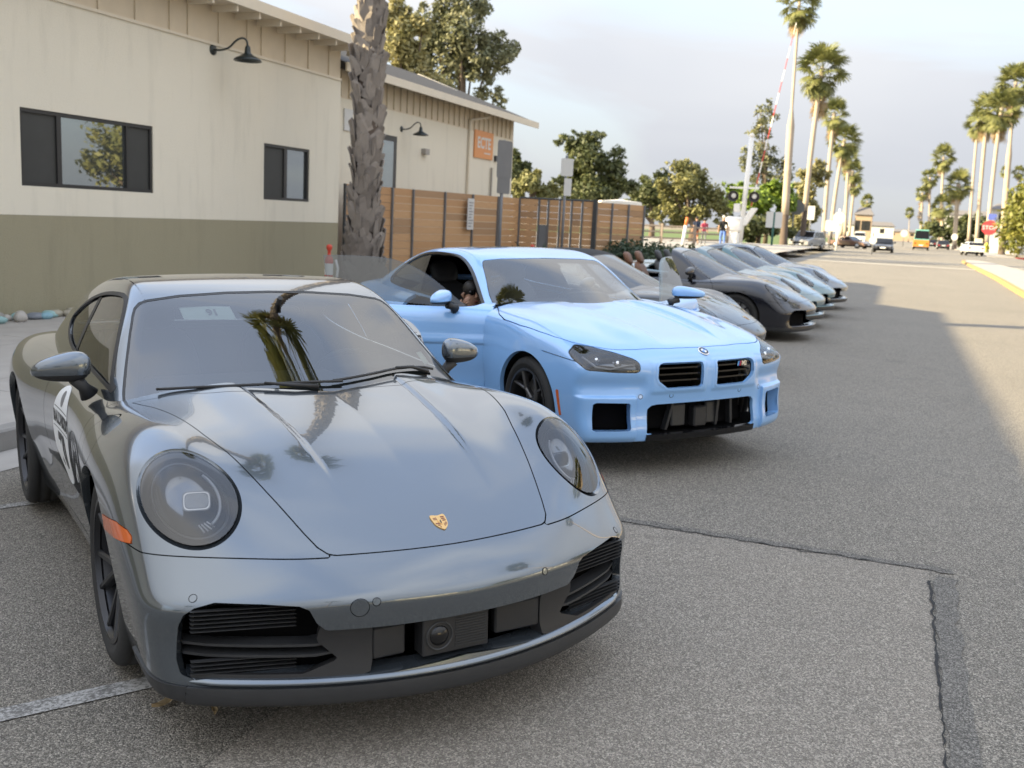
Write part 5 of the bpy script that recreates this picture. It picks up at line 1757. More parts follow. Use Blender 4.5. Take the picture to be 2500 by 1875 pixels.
class BodyM2:
    """three-box coupe with flared arches"""
    US = [.90, .80, .72, .60, .45, .25, 0, -.3, -.6, -1.2, -1.9, -2.4, -2.9, -3.3, -3.7]
    VS = [0, .25, .45, .60, .72, .82, .92, 1.02]
    HT = [[.700, .700, .690, .68, .66, .63, .60, .56],
          [.760, .760, .750, .735, .72, .69, .65, .60],
          [.802, .802, .798, .785, .765, .74, .70, .65],
          [.845, .845, .842, .832, .815, .79, .75, .70],
          [.880, .882, .882, .875, .862, .84, .80, .75],
          [.920, .924, .926, .922, .912, .888, .845, .79],
          [.960, .964, .968, .966, .955, .925, .88, .83],
          [.998, 1.00, 1.00, .995, .978, .945, .90, .85],
          [1.025, 1.025, 1.02, 1.01, .992, .955, .905, .85],
          [1.03, 1.03, 1.025, 1.015, 1.00, .965, .91, .85],
          [1.04, 1.04, 1.04, 1.035, 1.02, .985, .935, .88],
          [1.06, 1.06, 1.06, 1.055, 1.04, 1.005, .955, .90],
          [1.09, 1.09, 1.085, 1.07, 1.05, 1.005, .95, .88],
          [1.10, 1.10, 1.09, 1.07, 1.04, .99, .92, .85],
          [1.05, 1.05, 1.03, 1.00, .95, .90, .83, .75]]
    WX = [.75, .4, 0, -.45, -.75, -1.5, -1.95, -2.4, -2.75, -3.1, -3.7]
    WZ = [.15, .30, .45, .6, .75, .9, 1.0]
    WT = [[.86, .885, .895, .895, .88, .86, .84],
          [.86, .90, .915, .915, .90, .875, .85],
          [.86, .91, .945, .948, .93, .895, .86],
          [.84, .865, .895, .905, .895, .875, .85],
          [.835, .85, .872, .885, .885, .87, .845],
          [.835, .85, .872, .885, .885, .872, .85],
          [.84, .865, .895, .912, .912, .895, .87],
          [.86, .90, .94, .955, .955, .935, .90],
          [.87, .915, .955, .968, .965, .94, .90],
          [.86, .90, .935, .945, .94, .92, .88],
          [.80, .83, .85, .86, .86, .84, .80]]

    def __init__(s):
        s.h = Spl2(s.US, s.VS, s.HT); s.w = Spl2(s.WX, s.WZ, s.WT)
        s.xn = Spl([(.1, .80), (.2, .825), (.27, .838), (.35, .828), (.44, .828), (.55, .846), (.63, .850), (.70, .842), (.76, .800), (.85, .70)])

    def H(s, x, y):
        x, y = np.broadcast_arrays(np.asarray(x, float), np.asarray(y, float))
        z = s.h(x + .16 * y * y, y)
        yc = .40 + .12 * (-x) * .6
        fade = sstep(x, .72, .35) * sstep(x, -.65, -.35)
        z = z + .020 * fade * sstep(y - yc + .10, -.012, .022) * sstep(y - yc, .22, -.02)
        # central bonnet relief
        z = z - .010 * fade * sstep(y, .24, .19)
        return z

    def X(s, y, z):
        ch = .026 * sstep(y, .44, .54) * gauss(z - .565, .055)        # groove between lamp and corner intake
        fr = .026 * sstep(y, .546, .560) * sstep(z, .515, .492) * sstep(z, .17, .25)   # intake frames stand proud
        k = .008 * sstep(y, .475, .435) * sstep(z, .50, .54) * sstep(z, .74, .715) * sstep(y, .012, .042)
        return s.xn(z) - .16 * y * y - .32 * np.maximum(y - .35, 0) ** 2 - ch + fr + k

    def W(s, x, z):
        crease = .010 * sstep(z, .70, .72) * sstep(z, .80, .73) * sstep(x, -.5, -.8)
        hol = .016 * gauss(z - .46, .11) * sstep(x, -.45, -.8) * sstep(x, -2.0, -1.7)
        return s.w(x, z) + crease - hol

    def _f(s, top, side, fr, x, y, z):
        a = smax(smax(top, fr, .02), side, .075)
        rear = -x - 3.62 + .2 * y * y + .3 * (z - .7) ** 2
        a = smax(a, rear, .1)
        return smax(a, .20 - z, .02)

    def F(s, x, y, z):
        e = .01
        sl = np.sqrt(1 + ((s.H(x + e, y) - s.H(x - e, y)) / (2 * e)) ** 2)
        return s._f((z - s.H(x, y)) / sl, y - s.W(x, z), (x - s.X(y, z)) * .94, x, y, z)

    def Fgrid(s, xs, ys, zs):
        X, Y = xs[:, None], ys[None, :]
        H = s.H(X, Y); e = .01
        sl = np.sqrt(1 + ((s.H(X + e, Y) - s.H(X - e, Y)) / (2 * e)) ** 2)
        top = (zs[None, None, :] - H[:, :, None]) / sl[:, :, None]
        side = ys[None, :, None] - s.W(xs[:, None], zs[None, :])[:, None, :]
        fr = (xs[:, None, None] - s.X(ys[:, None], zs[None, :])[None]) * .94
        return s._f(top, side, fr, xs[:, None, None], ys[None, :, None], zs[None, None, :])


class CabinM2:
    def __init__(s):
        s.hc = Spl([(-.20, .90), (-.52, 1.03), (-.85, 1.185), (-1.10, 1.295), (-1.30, 1.365), (-1.6, 1.415), (-1.95, 1.42), (-2.3, 1.385), (-2.7, 1.27), (-3.05, 1.13), (-3.3, 1.03)])
        s.w = Spl2([-.3, -.8, -1.35, -1.8, -2.3, -2.7, -3.1], [.85, 1.0, 1.15, 1.3, 1.4], [
            [.80, .775, .70, .60, .52],
            [.815, .775, .71, .625, .56],
            [.82, .785, .73, .655, .60],
            [.825, .79, .735, .66, .61],
            [.825, .785, .725, .645, .59],
            [.81, .765, .695, .60, .54],
            [.78, .72, .63, .52, .45]])

    def H(s, x, y):
        x, y = np.broadcast_arrays(np.asarray(x, float), np.asarray(y, float))
        k = .50 * sstep(x, -1.6, -.8) + .03
        return s.hc(x + k * y * y) - .055 * y * y

    F = Cabin911.F

    def Fgrid(s, xs, ys, zs):
        X, Y = xs[:, None], ys[None, :]
        H = s.H(X, Y); e = .01
        sl = np.sqrt(1 + ((s.H(X + e, Y) - s.H(X - e, Y)) / (2 * e)) ** 2)
        a = (zs[None, None, :] - H[:, :, None]) / sl[:, :, None]
        b = (ys[None, :, None] - s.w(xs[:, None], zs[None, :])[:, None, :]) * .93
        return np.maximum(smax(a, b, .09), (.80 - zs)[None, None, :])
# ------------------------------------------------------------------ grey rear-engined coupe
def ellipse_uv(P, c, a, b):
    A = np.stack([a, b], 1)
    pin = np.linalg.pinv(A)
    return (P - c) @ pin.T


HL_C = np.array([.573, .726, .736]); HL_A = np.array([.147, -.007, -.122]); HL_B = np.array([-.047, .135, -.010])
HOOD_SIDE = [(-.302, .728), (-.20, .712), (-.082, .685), (.111, .642), (.278, .602), (.407, .560), (.526, .527), (.636, .496), (.731, .467), (.823, .438), (.880, .417)]


def wshield_poly():
    h = [(.80, .70), (.735, .91), (.685, 1.032), (.65, 1.119), (.62, 1.187), (.603, 1.216), (.578, 1.238), (.543, 1.25), (.406, 1.270), (.2, 1.284), (0, 1.288)]
    return np.array(h + [(-a, b) for a, b in h[-2::-1]])


SIDEWIN = smooth_poly([(-.53, .915), (-.65, .928), (-1.2, .962), (-1.6, .985), (-1.9, 1.03), (-2.03, 1.08), (-1.95, 1.125), (-1.75, 1.19), (-1.45, 1.240), (-1.15, 1.257), (-1.02, 1.245), (-.93, 1.20), (-.81, 1.115), (-.69, 1.018), (-.59, .94)], 4)
DOOR911 = round_poly([(-.47, 1.2), (-.43, .90), (-.345, .80), (-.33, .60), (-.36, .38), (-.41, .25), (-1.36, .24), (-1.52, .36), (-1.62, .60), (-1.60, .82), (-1.55, 1.2)], .05, 4)


def headlight_f(P, sc=1.0, shift=0.0):
    Q = P.copy(); Q[:, 1] = np.abs(Q[:, 1])
    uv = ellipse_uv(Q, HL_C + shift * HL_A, HL_A, HL_B)
    r = np.hypot(uv[:, 0], uv[:, 1])
    near = np.linalg.norm(Q - HL_C, axis=1)
    return np.where(near < .35, (sc - r) * .16, -.2)


def build_911(root, paint, h=.010, detail=True, spider=False, roof_mat=None):
    B, G = Body911(), Cabin911()
    low = nets(B.Fgrid, B.F, -3.5, 1.2, 1.02, .12, 1.05, h)
    gh = nets(G.Fgrid, G.F, -3.3, .3, .90, .72, 1.40, h * 1.15)
    FB = lambda V, N: B.F(V[:, 0], np.abs(V[:, 1]), V[:, 2])
    FG = lambda V, N: G.F(V[:, 0], np.abs(V[:, 1]), V[:, 2])
    gh = clip(gh, FB, 1)
    # hood front edge follows one height on the nose
    zf = .592; fe = []
    for y in np.linspace(0, .375, 9):
        p = surf_pt(B.F, (1.3, y, zf), (-1, 0, 0), 90, .8); fe.append((p[0], y))
    half = [(-.083, 0), (-.086, .2), (-.10, .33), (-.165, .45), (-.245, .56)] + HOOD_SIDE + [(fe[-1][0] - .012, .395)] + fe[::-1]
    half = np.array(half)
    full = np.concatenate([half, (half * [1, -1])[::-1][1:-1]])
    fh = lambda V, N: np.minimum(polysd(V[:, :2], full), V[:, 2] - .45)
    g = .0022
    f_arch = lambda V, N: np.where(np.abs(V[:, 1]) > .55, np.minimum(np.hypot(V[:, 0], V[:, 2] - .348) - .376, np.hypot(V[:, 0] + 2.45, V[:, 2] - .355) - .395), 1.0)
    f_cab = FG
    low = clip(low, lambda V, N: np.where((V[:, 2] > .80) & (V[:, 0] > (-1.95 if spider else -9)), FG(V, N) + .004, 1.0), 1)
    inner = low
    low = clip(low, f_arch, 1)
    hood = clip(low, lambda V, N: fh(V, N) - g)
    rest = clip(low, lambda V, N: -fh(V, N) - g)
    part('hood', hood, paint, root, .018)
    # headlamps
    rest = clip(rest, lambda V, N: headlight_f(V, 1.075, .018), -1)
    lens = clip(low, lambda V, N: headlight_f(V, 1.0, 0))
    # side marker
    mk = np.array([(.276, .628), (.300, .582), (.575, .604), (.56, .625), (.53, .639), (.45, .648)])
    fm = lambda V, N: np.where(np.abs(V[:, 1]) > .75, polysd(V[:, [0, 2]], mk), -.3)
    if detail:
        for sgn in (1, -1):
            mkm = clip(clip(rest, lambda V, N: fm(V, N) - .001), lambda V, N: V[:, 1] * sgn)
            part('side_marker', mkm, MT['amber'], root, .01, offset=.002)
        rest = clip(rest, lambda V, N: -fm(V, N) - .001)
    # bumper split
    zs = lambda V: np.where(np.abs(V[:, 1]) < .392, .594, .588) + .02 * np.clip((.62 - V[:, 0]) / .1, 0, 1)
    fb = lambda V, N: np.minimum(zs(V) - V[:, 2], V[:, 0] - .1)
    bump = clip(rest, lambda V, N: fb(V, N) - .0016)
    rest = clip(rest, lambda V, N: -fb(V, N) - .0016)
    # intake zone of the bumper (y-z outline)
    iz = [(0, .397), (.30, .394), (.435, .394), (.462, .418), (.484, .462), (.51, .474), (.60, .480), (.725, .481), (.778, .464), (.806, .442), (.818, .41), (.823, .30), (.815, .258), (.78, .244), (.55, .236), (.36, .240), (0, .264)]
    iz = np.array(iz + [(-a, b) for a, b in iz[-2:0:-1]])
    fi = lambda V, N: np.where(V[:, 0] > .6, polysd(V[:, 1:], iz), -.3)
    lipz = lambda V: .224 + .0 * V[:, 0]
    lip = clip(clip(bump, lambda V, N: lipz(V) - V[:, 2]), lambda V, N: V[:, 0] - .45)
    bump = clip(bump, lambda V, N: np.where(V[:, 0] > .45, V[:, 2] - lipz(V) - .001, 1))
    bump2 = clip(bump, lambda V, N: -fi(V, N))
    part('front_bumper', bump2, paint, root, .03)
    lip = clip(lip, lambda V, N: np.abs(np.abs(V[:, 1]) - .80) - .002)
    for nm, m in (('splitter_lip', clip(lip, lambda V, N: .80 - np.abs(V[:, 1]))), ('lip_corner', clip(lip, lambda V, N: V[:, 1] - .80)), ('lip_corner', clip(lip, lambda V, N: -.80 - V[:, 1]))):
        part(nm, m, MT['plastic_lip'], root, .02, offset=.012 if nm == 'splitter_lip' else .006)
    rows = []
    for dx, zz in ((-.075, .262), (-.012, .252), (.010, .243), (.014, .236), (.008, .228), (-.03, .2265)):
        rows.append([(float(q) + dx - .25 * max(abs(y) - .74, 0), y, zz) for y, q in zip(np.linspace(-.795, .795, 61), B.X(np.abs(np.linspace(-.795, .795, 61)), np.full(61, .245)))])
    b = MB(); b.add([p for r in rows for p in r], [(i * 61 + j, i * 61 + j + 1, (i + 1) * 61 + j + 1, (i + 1) * 61 + j) for i in range(5) for j in range(60)])
    b.build('splitter_blade', paint, root, smooth=True)
    if detail:
        # black vertical fins between centre and side intakes
        for sgn in (1, -1):
            fin = [(.303, .392), (.432, .392), (.452, .405), (.462, .36), (.40, .30), (.50, .262), (.70, .262), (.79, .262), (.80, .248), (.55, .240), (.36, .244), (.312, .256), (.303, .29)]
            fin = np.array([(a * sgn, b) for a, b in fin])
            m = clip(bump, lambda V, N: np.where(V[:, 0] > .6, polysd(V[:, 1:], fin), -.3))
            part('intake_fin', m, MT['plastic'], root, .05, offset=-.006)
            for zz in (.342, .310):
                b = MB()
                ys = np.linspace(.40, .80, 15)
                pts = []
                for y in ys:
                    x = float(B.X(np.array([y]), np.array([zz]))[0]) - .022 - .25 * max(y - .74, 0)
                    zq = zz + .012 * (y - .6) - (.010 if y < .46 else 0) * (.46 - y) / .06 * -1
                    pts.append((x, y * sgn, zq))
                for (p, q) in zip(pts[:-1], pts[1:]):
                    b.hexa([(p[0], p[1], p[2] - .005), (q[0], q[1], q[2] - .005), (q[0] - .06, q[1], q[2] + .002), (p[0] - .06, p[1], p[2] + .002), (p[0], p[1], p[2] + .003), (q[0], q[1], q[2] + .003), (q[0] - .06, q[1], q[2] + .007), (p[0] - .06, p[1], p[2] + .007)])
                b.build('intake_slat', MT['plastic_lip'], root)
            b = MB()
            for z0, k in ((.392, 6), (.262, 4)):
                for i in range(k):
                    zz = z0 + i * .0125
                    xa = .925; b.box(xa - .02, xa, .50 * sgn if sgn > 0 else -.79, .79 if sgn > 0 else -.50, zz, zz + .0018, T=lambda x, y, z: (x - .30 * (abs(y) - .5), y, z))
            b.build('intake_shutter', MT['plastic_lip'], root)
        # centre opening: radar block, dividers
        b = MB()
        b.box(1.0, 1.064, -.145, .088, .272, .392)
        b.build('sensor_block', MT['plastic'], root, bevel=.004)
        b = MB()
        b.lathe([(.0, .012), (.018, .011), (.030, .004), (.034, -.002)], 24, T=lambda x, y, z: (1.064 + z, -.088 + x, .333 + y))
        b.build('sensor_lens', MT['gloss_black'], root, smooth=True)
        b = MB(); b.lathe([(.041, 0), (.043, .005), (.046, .005), (.047, 0)], 28, T=lambda x, y, z: (1.064 + z, -.088 + x, .333 + y))
        b.build('sensor_ring', MT['plastic_lip'], root, smooth=True)
        b = MB()
        for i in range(11):
            z0 = .288 + i * .0088
            b.box(1.064, 1.067, -.032, .078, z0, z0 + .0035)
        b.build('sensor_ribs', MT['plastic_lip'], root)
        for y0, y1 in ((-.30, -.19), (.13, .30)):
            b = MB(); b.box(1.0, 1.035, y0, y1, .285, .385); b.build('duct_panel', MT['plastic'], root, bevel=.006)
        # parking sensors and towing cover as shallow discs
        for (y, z, r) in ((-.776, .489, .0115), (.776, .489, .0115), (-.298, .478, .0115), (.302, .478, .0115), (-.346, .464, .0275)):
            p = surf_pt(B.F, (1.4, y, z), (-1, 0, 0), 120, 1.0); n = surf_n(B.F, p)
            q = Vector(n).to_track_quat('Z', 'Y').to_matrix()
            b = MB(); Tm = lambda x, yy, zz, p=p, q=q: tuple(np.array(q @ Vector((x, yy, zz))) + p)
            b.lathe([(r + .0016, .0001), (r + .0016, .0006), (r, .0006)], 28, T=Tm); o = b.build('sensor_gap', MT['liner'], root)
            b = MB(); b.lathe([(r - .0012, -.002), (r - .0012, .0007), (0, .0008)], 28, T=Tm); b.build('parking_sensor' if r < .02 else 'tow_cover', paint, root)
    # doors
    fd = lambda V, N: np.where(np.abs(V[:, 1]) > .5, polysd(V[:, [0, 2]], DOOR911), -.3)
    for sgn in (1, -1):
        d = clip(clip(rest, lambda V, N: fd(V, N) - .002), lambda V, N: V[:, 1] * sgn)
        part('door', d, paint, root, .02)
    rest = clip(rest, lambda V, N: -fd(V, N) - .002)
    if detail:
        fc = np.array([(-.12 + .105 * math.cos(a), .80 + .085 * math.sin(a)) for a in np.linspace(0, 2 * math.pi, 28, endpoint=False)])
        ff = lambda V, N: np.where(V[:, 1] < -.6, polysd(V[:, [0, 2]], fc), -.3)
        part('fuel_flap', clip(rest, lambda V, N: ff(V, N) - .0012), paint, root, .01)
        rest = clip(rest, lambda V, N: -ff(V, N) - .0012)
    part('body', rest, paint, root, .03)
    # liner: dark inner copy of the lower body
    lin = clip(inner, lambda V, N: np.where(np.abs(V[:, 1]) > .50, np.minimum(np.hypot(V[:, 0], V[:, 2] - .348) - .40, np.hypot(V[:, 0] + 2.45, V[:, 2] - .355) - .42), 1.0))
    lin = clip(lin, lambda V, N: np.where(np.abs(V[:, 1]) > .5, headlight_f(V, 1.02), -1), -1)
    lin = clip(lin, lambda V, N: np.minimum(.30 - np.abs(V[:, 1]), np.minimum(V[:, 2] - .2, V[:, 0] - .9)), -1)
    lo2 = clip(lin, fi, -1)
    part('inner_liner', lo2, MT['liner'], root, 0, offset=-.035)
    for sgn in (1, -1): part('intake_back', clip(clip(lin, fi), lambda V, N: V[:, 1] * sgn), MT['liner'], root, 0, offset=-.11)
    b = MB(); b.box(-2.8, .8, -.55, .55, .19, .30); b.build('underbody', MT['liner'], root)
    # headlamp internals
    for sgn in (1, -1):
        e = bpy.data.objects.new('headlight', None); COL.objects.link(e); e.parent = root
        lm = clip(lens, lambda V, N: V[:, 1] * sgn)
        part('lens', lm, MT['glass_clear'], e, 0, offset=-.003)
        mv = lambda p: np.array([p[0], p[1] * sgn, p[2]])
        nrm = np.cross(HL_A, HL_B); nrm /= np.linalg.norm(nrm)
        if nrm[0] < 0: nrm = -nrm
        ring = lambda sc, dep, sh=0.0, k=64: [HL_C + sh * HL_A + sc * (math.cos(t) * HL_A + math.sin(t) * HL_B) - nrm * dep for t in np.linspace(0, 2 * math.pi, k, endpoint=False)]
        def onto(ps, off):
            q = surf_pts(B.F, np.array(ps) + nrm * .08, -nrm, .2, 30); return list(q + surf_ns(B.F, q) * off)
        def strip(name, rings, mt):
            b = MB(); k = len(rings[0]); V = [mv(p) for r in rings for p in r]
            b.add(V, [(i * k + j, i * k + (j + 1) % k, (i + 1) * k + (j + 1) % k, (i + 1) * k + j) for i in range(len(rings) - 1) for j in range(k)])
            o = b.build(name, mt, e, smooth=True); return o
        r_out = onto(ring(1.075, 0, .018), 0.0)
        r_in = onto(ring(1.008, 0), -.012)
        strip('lamp_surround', [r_out, [(.5 * a + .5 * b_) - nrm * .004 for a, b_ in zip(r_out, r_in)], r_in], paint)
        r_e = onto(ring(1.0, 0), -.004)
        r_e2 = onto(ring(.93, 0), -.004)
        strip('lamp_gasket', [r_in, onto(ring(1.0, 0), -.003)], MT['liner'])
        strip('lamp_rim', [onto(ring(.995, 0), -.008), onto(ring(.90, 0), -.012), onto(ring(.86, 0), -.03)], MT['gloss_black'])
        strip('lamp_bowl', [onto(ring(.86, 0), -.03), ring(.74, .055), ring(.5, .075), ring(.2, .08), ring(.01, .08)], MT['reflector'])
        strip('lamp_trim_ring', [onto(ring(.845, 0), -.028), onto(ring(.82, 0), -.024), onto(ring(.80, 0), -.03)], MT['rim_dark'])
        # projector module: rounded frame + glass, in car axes facing forward
        pc = HL_C + nrm * -.035 + np.array([0, -.02, .0])
        fx = np.array([.93, .18, .31]); fx /= np.linalg.norm(fx); fy = np.cross([0, 0, 1.0], fx); fy /= np.linalg.norm(fy); fz = np.cross(fx, fy)
        for (w_, h_, d0, d1, mt, nm) in ((.043, .031, -.05, .0, MT['reflector'], 'projector_body'), (.040, .028, 0, .006, MT['clear_frame'], 'projector_frame'), (.034, .022, .0062, .010, MT['lamp_white'] if False else MT['glass_clear'], 'projector_lens')):
            poly = round_poly([(-w_, -h_), (w_, -h_), (w_, h_), (-w_, h_)], .018, 5)
            b = MB(); b.prism(poly, d0, d1, T=lambda a, c, d: mv(pc + fy * a + fz * c + fx * d)); b.build(nm, mt, e)
        poly = round_poly([(-.0365, -.0245), (.0365, -.0245), (.0365, .0245), (-.0365, .0245)], .017, 5)
        b = MB(); b.prism(poly, .0061, .0066, T=lambda a, c, d: mv(pc + fy * a + fz * c + fx * d)); b.build('projector_core', MT['reflector'], e)
        arc = [HL_C + .62 * (math.cos(t) * HL_A + math.sin(t) * HL_B) - nrm * .02 for t in np.linspace(-2.4, -.5, 14)]
        b = MB(); b.tube([mv(p) for p in arc], .0055, 6); b.build('light_guide', MT['lamp_white'], e, smooth=True)
        for k in range(4):
            p0 = HL_C + .50 * (math.cos(-.45 + k * .13) * HL_A + math.sin(-.45 + k * .13) * HL_B) - nrm * .03
            p1 = HL_C + .66 * (math.cos(-.55 + k * .13) * HL_A + math.sin(-.55 + k * .13) * HL_B) - nrm * .03
            b = MB(); b.tube([mv(p0), mv(p1)], .0028, 5); b.build('light_bar', MT['lamp_white'], e)
    # wheels
    for (x, y, R, w, rm) in ((0, .775, .350, .235, .262), (0, -.775, .350, .235, .262), (-2.45, .785, .356, .295, .272), (-2.45, -.785, .356, .295, .272)):
        add_wheel(root, x, y, R - .003, R, w, rm, 5, 'V', (MT['rim_dark'], MT['rim_dark']))
    # ---------------- greenhouse
    if not spider:
        wp = wshield_poly()
        fw = lambda V, N: np.where(V[:, 0] > -1.10, polysd(V[:, 1:], wp), -.3)
        ws = clip(gh, lambda V, N: fw(V, N) - .004)
        ghr = clip(gh, lambda V, N: -fw(V, N))
        part('windshield', ws, MT['glass'], root, 0, offset=-.002)
        fr = clip(clip(gh, lambda V, N: fw(V, N) - .006), lambda V, N: fw(V, N) - .040, -1)
        part('windshield_border', fr, MT['frit'], root, 0, offset=-.006)
        part('windshield_seal', clip(clip(gh, lambda V, N: fw(V, N) + .001), lambda V, N: fw(V, N) - .007, -1), MT['plastic'], root, 0, offset=-.001)
        fsw = lambda V, N: np.where(np.abs(V[:, 1]) > .38, polysd(V[:, [0, 2]], SIDEWIN), -.3)
        for sgn in (1, -1):
            m = clip(clip(ghr, lambda V, N: fsw(V, N) - .003), lambda V, N: V[:, 1] * sgn)
            mq = clip(m, lambda V, N: np.abs(V[:, 0] + 1.50 + .25 * (V[:, 2] - 1.1)) - .030)
            part('side_window', clip(mq, lambda V, N: V[:, 0] + 1.50 + .25 * (V[:, 2] - 1.1)), MT['glass'], root, 0, offset=-.008)
            part('quarter_window', clip(mq, lambda V, N: -(V[:, 0] + 1.50 + .25 * (V[:, 2] - 1.1))), MT['glass_tint'], root, 0, offset=-.008)
            part('pillar_trim', clip(m, lambda V, N: np.abs(V[:, 0] + 1.50 + .25 * (V[:, 2] - 1.1)) - .032, -1), MT['plastic'], root, 0, offset=-.006)
            part('window_seal', clip(clip(clip(gh, lambda V, N: V[:, 1] * sgn), lambda V, N: fsw(V, N) + .012), lambda V, N: fsw(V, N) - .004, -1), MT['plastic'], root, .004, offset=.0015)
        ghr = clip(ghr, lambda V, N: -fsw(V, N))
        rw = np.array([(-.60, 1.02), (-.50, 1.20), (-.40, 1.235), (.40, 1.235), (.50, 1.20), (.60, 1.02), (.55, .985), (-.55, .985)])
        frw = lambda V, N: np.where(V[:, 0] < -1.85, polysd(V[:, 1:], rw), -.3)
        part('rear_window', clip(ghr, lambda V, N: frw(V, N) - .002), MT['glass_tint'], root, 0, offset=-.003)
        ghr = clip(ghr, lambda V, N: -frw(V, N))
        # roof panel seams
        fs = lambda V, N: np.abs(np.abs(V[:, 1]) - .552 + .02 * np.abs(V[:, 0] + 1.3) ** 2) - .0022
        ghr2 = clip(ghr, lambda V, N: np.where((V[:, 2] > 1.2) & (V[:, 0] < -.85), fs(V, N), 1.0))
        part('roof', ghr2, roof_mat or paint, root, .012)
        part('roof_liner', ghr, MT['trim_light'], root, 0, offset=-.018)
    else:
        wp = wshield_poly()
        fw = lambda V, N: np.where(V[:, 0] > -1.10, polysd(V[:, 1:], wp), -.3)
        part('windshield', clip(gh, lambda V, N: fw(V, N) - .004), MT['glass'], root, 0)
        fr = clip(clip(clip(gh, fw, -1), lambda V, N: fw(V, N) + .055), lambda V, N: V[:, 0] + 1.06)
        part('windshield_frame', fr, paint, root, .03)
    return B, G, gh
M911 = frame_matrix(-0.66041305, 3.86588799, 0, -1.01840975, 0.02925027, 0.01106339)


def crest(parent, F, c, size, up, nrm_dir, name='hood_badge'):
    """shield badge: gold field, dark red bars, black stripes, centre shield"""
    p = surf_pt(F, np.array(c) + np.array(nrm_dir) * .1, -np.array(nrm_dir, float), 80, .3)
    n = surf_n(F, p); u = np.array([0, 1.0, 0]); v = np.cross(n, u)
    if v @ np.array(up) < 0: v = -v
    v /= np.linalg.norm(v); u = np.cross(v, n)
    if u[1] < 0: u = -u
    w, h = size
    T = lambda a, b, d: p + u * a * w - 0 + v * b * h + n * d
    sh = smooth_poly([(-.5, .5), (0, .46), (.5, .5), (.5, .05), (.38, -.25), (.14, -.46), (0, -.52), (-.14, -.46), (-.38, -.25), (-.5, .05)], 4)
    b = MB(); b.prism(sh, -.002, .0035, T=T); o = b.build(name, MT['gold'], parent)
    b = MB()
    for sx, sy in ((1, 1), (-1, -1)):
        for k in range(3):
            y0 = (.36 - .12 * k) if sy > 0 else (-.06 - .12 * k)
            xo = .42 if sy > 0 else (.40 - .10 * k)
            xa, xb = sorted((.16 * sx if sy > 0 else .13 * sx, xo * sx))
            b.prism([(xa, y0 - .06), (xb, y0 - .06), (xb, y0), (xa, y0)], .0036, .0044, T=T)
    b.build('badge_bars', MT['badge_red'], o)
    b = MB()
    for sx, sy in ((-1, 1), (1, -1)):
        for k in range(3):
            a0 = (.18 + .09 * k) * sx
            y0 = .16 if sy > 0 else -.30 + .06 * k
            pts = [(a0 - .022, y0), (a0 + .022, y0), (a0 + .022, y0 + .16), (a0 - .022, y0 + .16)]
            b.prism(pts, .0036, .0042, T=T)
    b.build('badge_antlers', MT['badge_red'], o)
    b = MB(); b.prism(smooth_poly([(-.15, .17), (.15, .17), (.14, -.04), (0, -.18), (-.14, -.04)], 3), .0036, .0052, T=T); o2 = b.build('badge_shield', MT['gold'], o)
    b = MB(); b.prism(smooth_poly([(-.06, -.10), (-.02, .0), (-.07, .03), (0, .07), (.02, .13), (.06, .08), (.03, .02), (.06, -.03), (.02, -.04), (.03, -.11)], 2), .0053, .006, T=T); b.build('badge_horse', MT['black_ink'], o)
    return o


def wiper(parent, pts, F):
    """blade along pts (lying on the screen) plus arm"""
    e = bpy.data.objects.new('wiper', None); COL.objects.link(e); e.parent = parent
    b = MB(); b.tube(pts, .0062, 6); b.build('wiper_blade', MT['plastic'], e, smooth=True)
    return e


def windshield_pt(F, y, z, off=.012):
    p = surf_pt(F, (.6, y, z), (-1, 0, 0), 140, 1.9); return p + surf_n(F, p) * off


def cabin_interior(root, xd, mat_seat=None, wheel_y=.36, zf=.0):
    ms = mat_seat or MT['seat']
    b = MB()
    prof = [(xd + .10, .80 + zf), (xd - .02, .90 + zf), (xd - .22, .955 + zf), (xd - .36, .93 + zf), (xd - .40, .84 + zf), (xd - .34, .70 + zf), (xd - .30, .45 + zf), (xd + .10, .45 + zf)]
    pr = [(a, c) for a, c in prof]
    b.prism(pr, -.60, .60, T=lambda a, c, d: (a, d, c))
    b.build('dashboard', MT['dash'], root, angle=40)
    blob('instrument_hood', root, MT['dash'], (xd - .26, wheel_y, .95 + zf), (.14, .21, .055), power=2.6)
    steering_wheel(root, xd - .50, wheel_y, .84 + zf, .18)
    for y in (-.36, .36):
        car_seat(root, xd - 1.18, y, .34 + zf, ms)
    b = MB(); b.box(xd - 1.9, xd - .35, -.10, .10, .35, .58 + zf); b.build('centre_console', MT['dash'], root, bevel=.02)
    b = MB(); b.box(-2.35, -.3, -.68, .68, .30, .34); b.build('cabin_floor', MT['liner'], root)


root = empty('sports_coupe', M911, label='slate grey sports coupe with round headlights, nearest to the camera', cat='car', group='cars parked at an angle along the kerb')
B1, G1, GH1 = build_911(root, MT['paint_slate'])
cabin_interior(root, -.35)
b = MB(); b.prism([(-2.05, .5), (-1.8, .5), (-1.86, .9), (-1.95, 1.02), (-2.1, 1.0), (-2.2, .8)], -.56, .56, T=lambda a, c, d: (a, d, c)); b.build('rear_bench', MT['seat'], root, angle=40)
# mirror inside
blob('rear_view_mirror', root, MT['plastic'], (-.80, .0, 1.195), (.02, .12, .035), power=3)
b = MB(); b.tube([(-.78, 0, 1.2), (-.72, 0, 1.265)], .012, 8); b.build('mirror_mount', MT['plastic'], root)
for s_ in (1, -1):
    mirror_part(root, s_, (-.71, .82, .872), (-.69, .875, .945), (-.690, .925, .993), (.075, .112, .066), MT['paint_slate'], name='door_mirror')
crest(root, B1.F, (.888, 0, .638), (.050, .068), (-1, 0, .5), (.5, 0, .86))
sticker(root, B1.F, -1.16, .62, -1, .225, '70')
sticker(root, B1.F, -1.02, .62, 1, .245, '70')
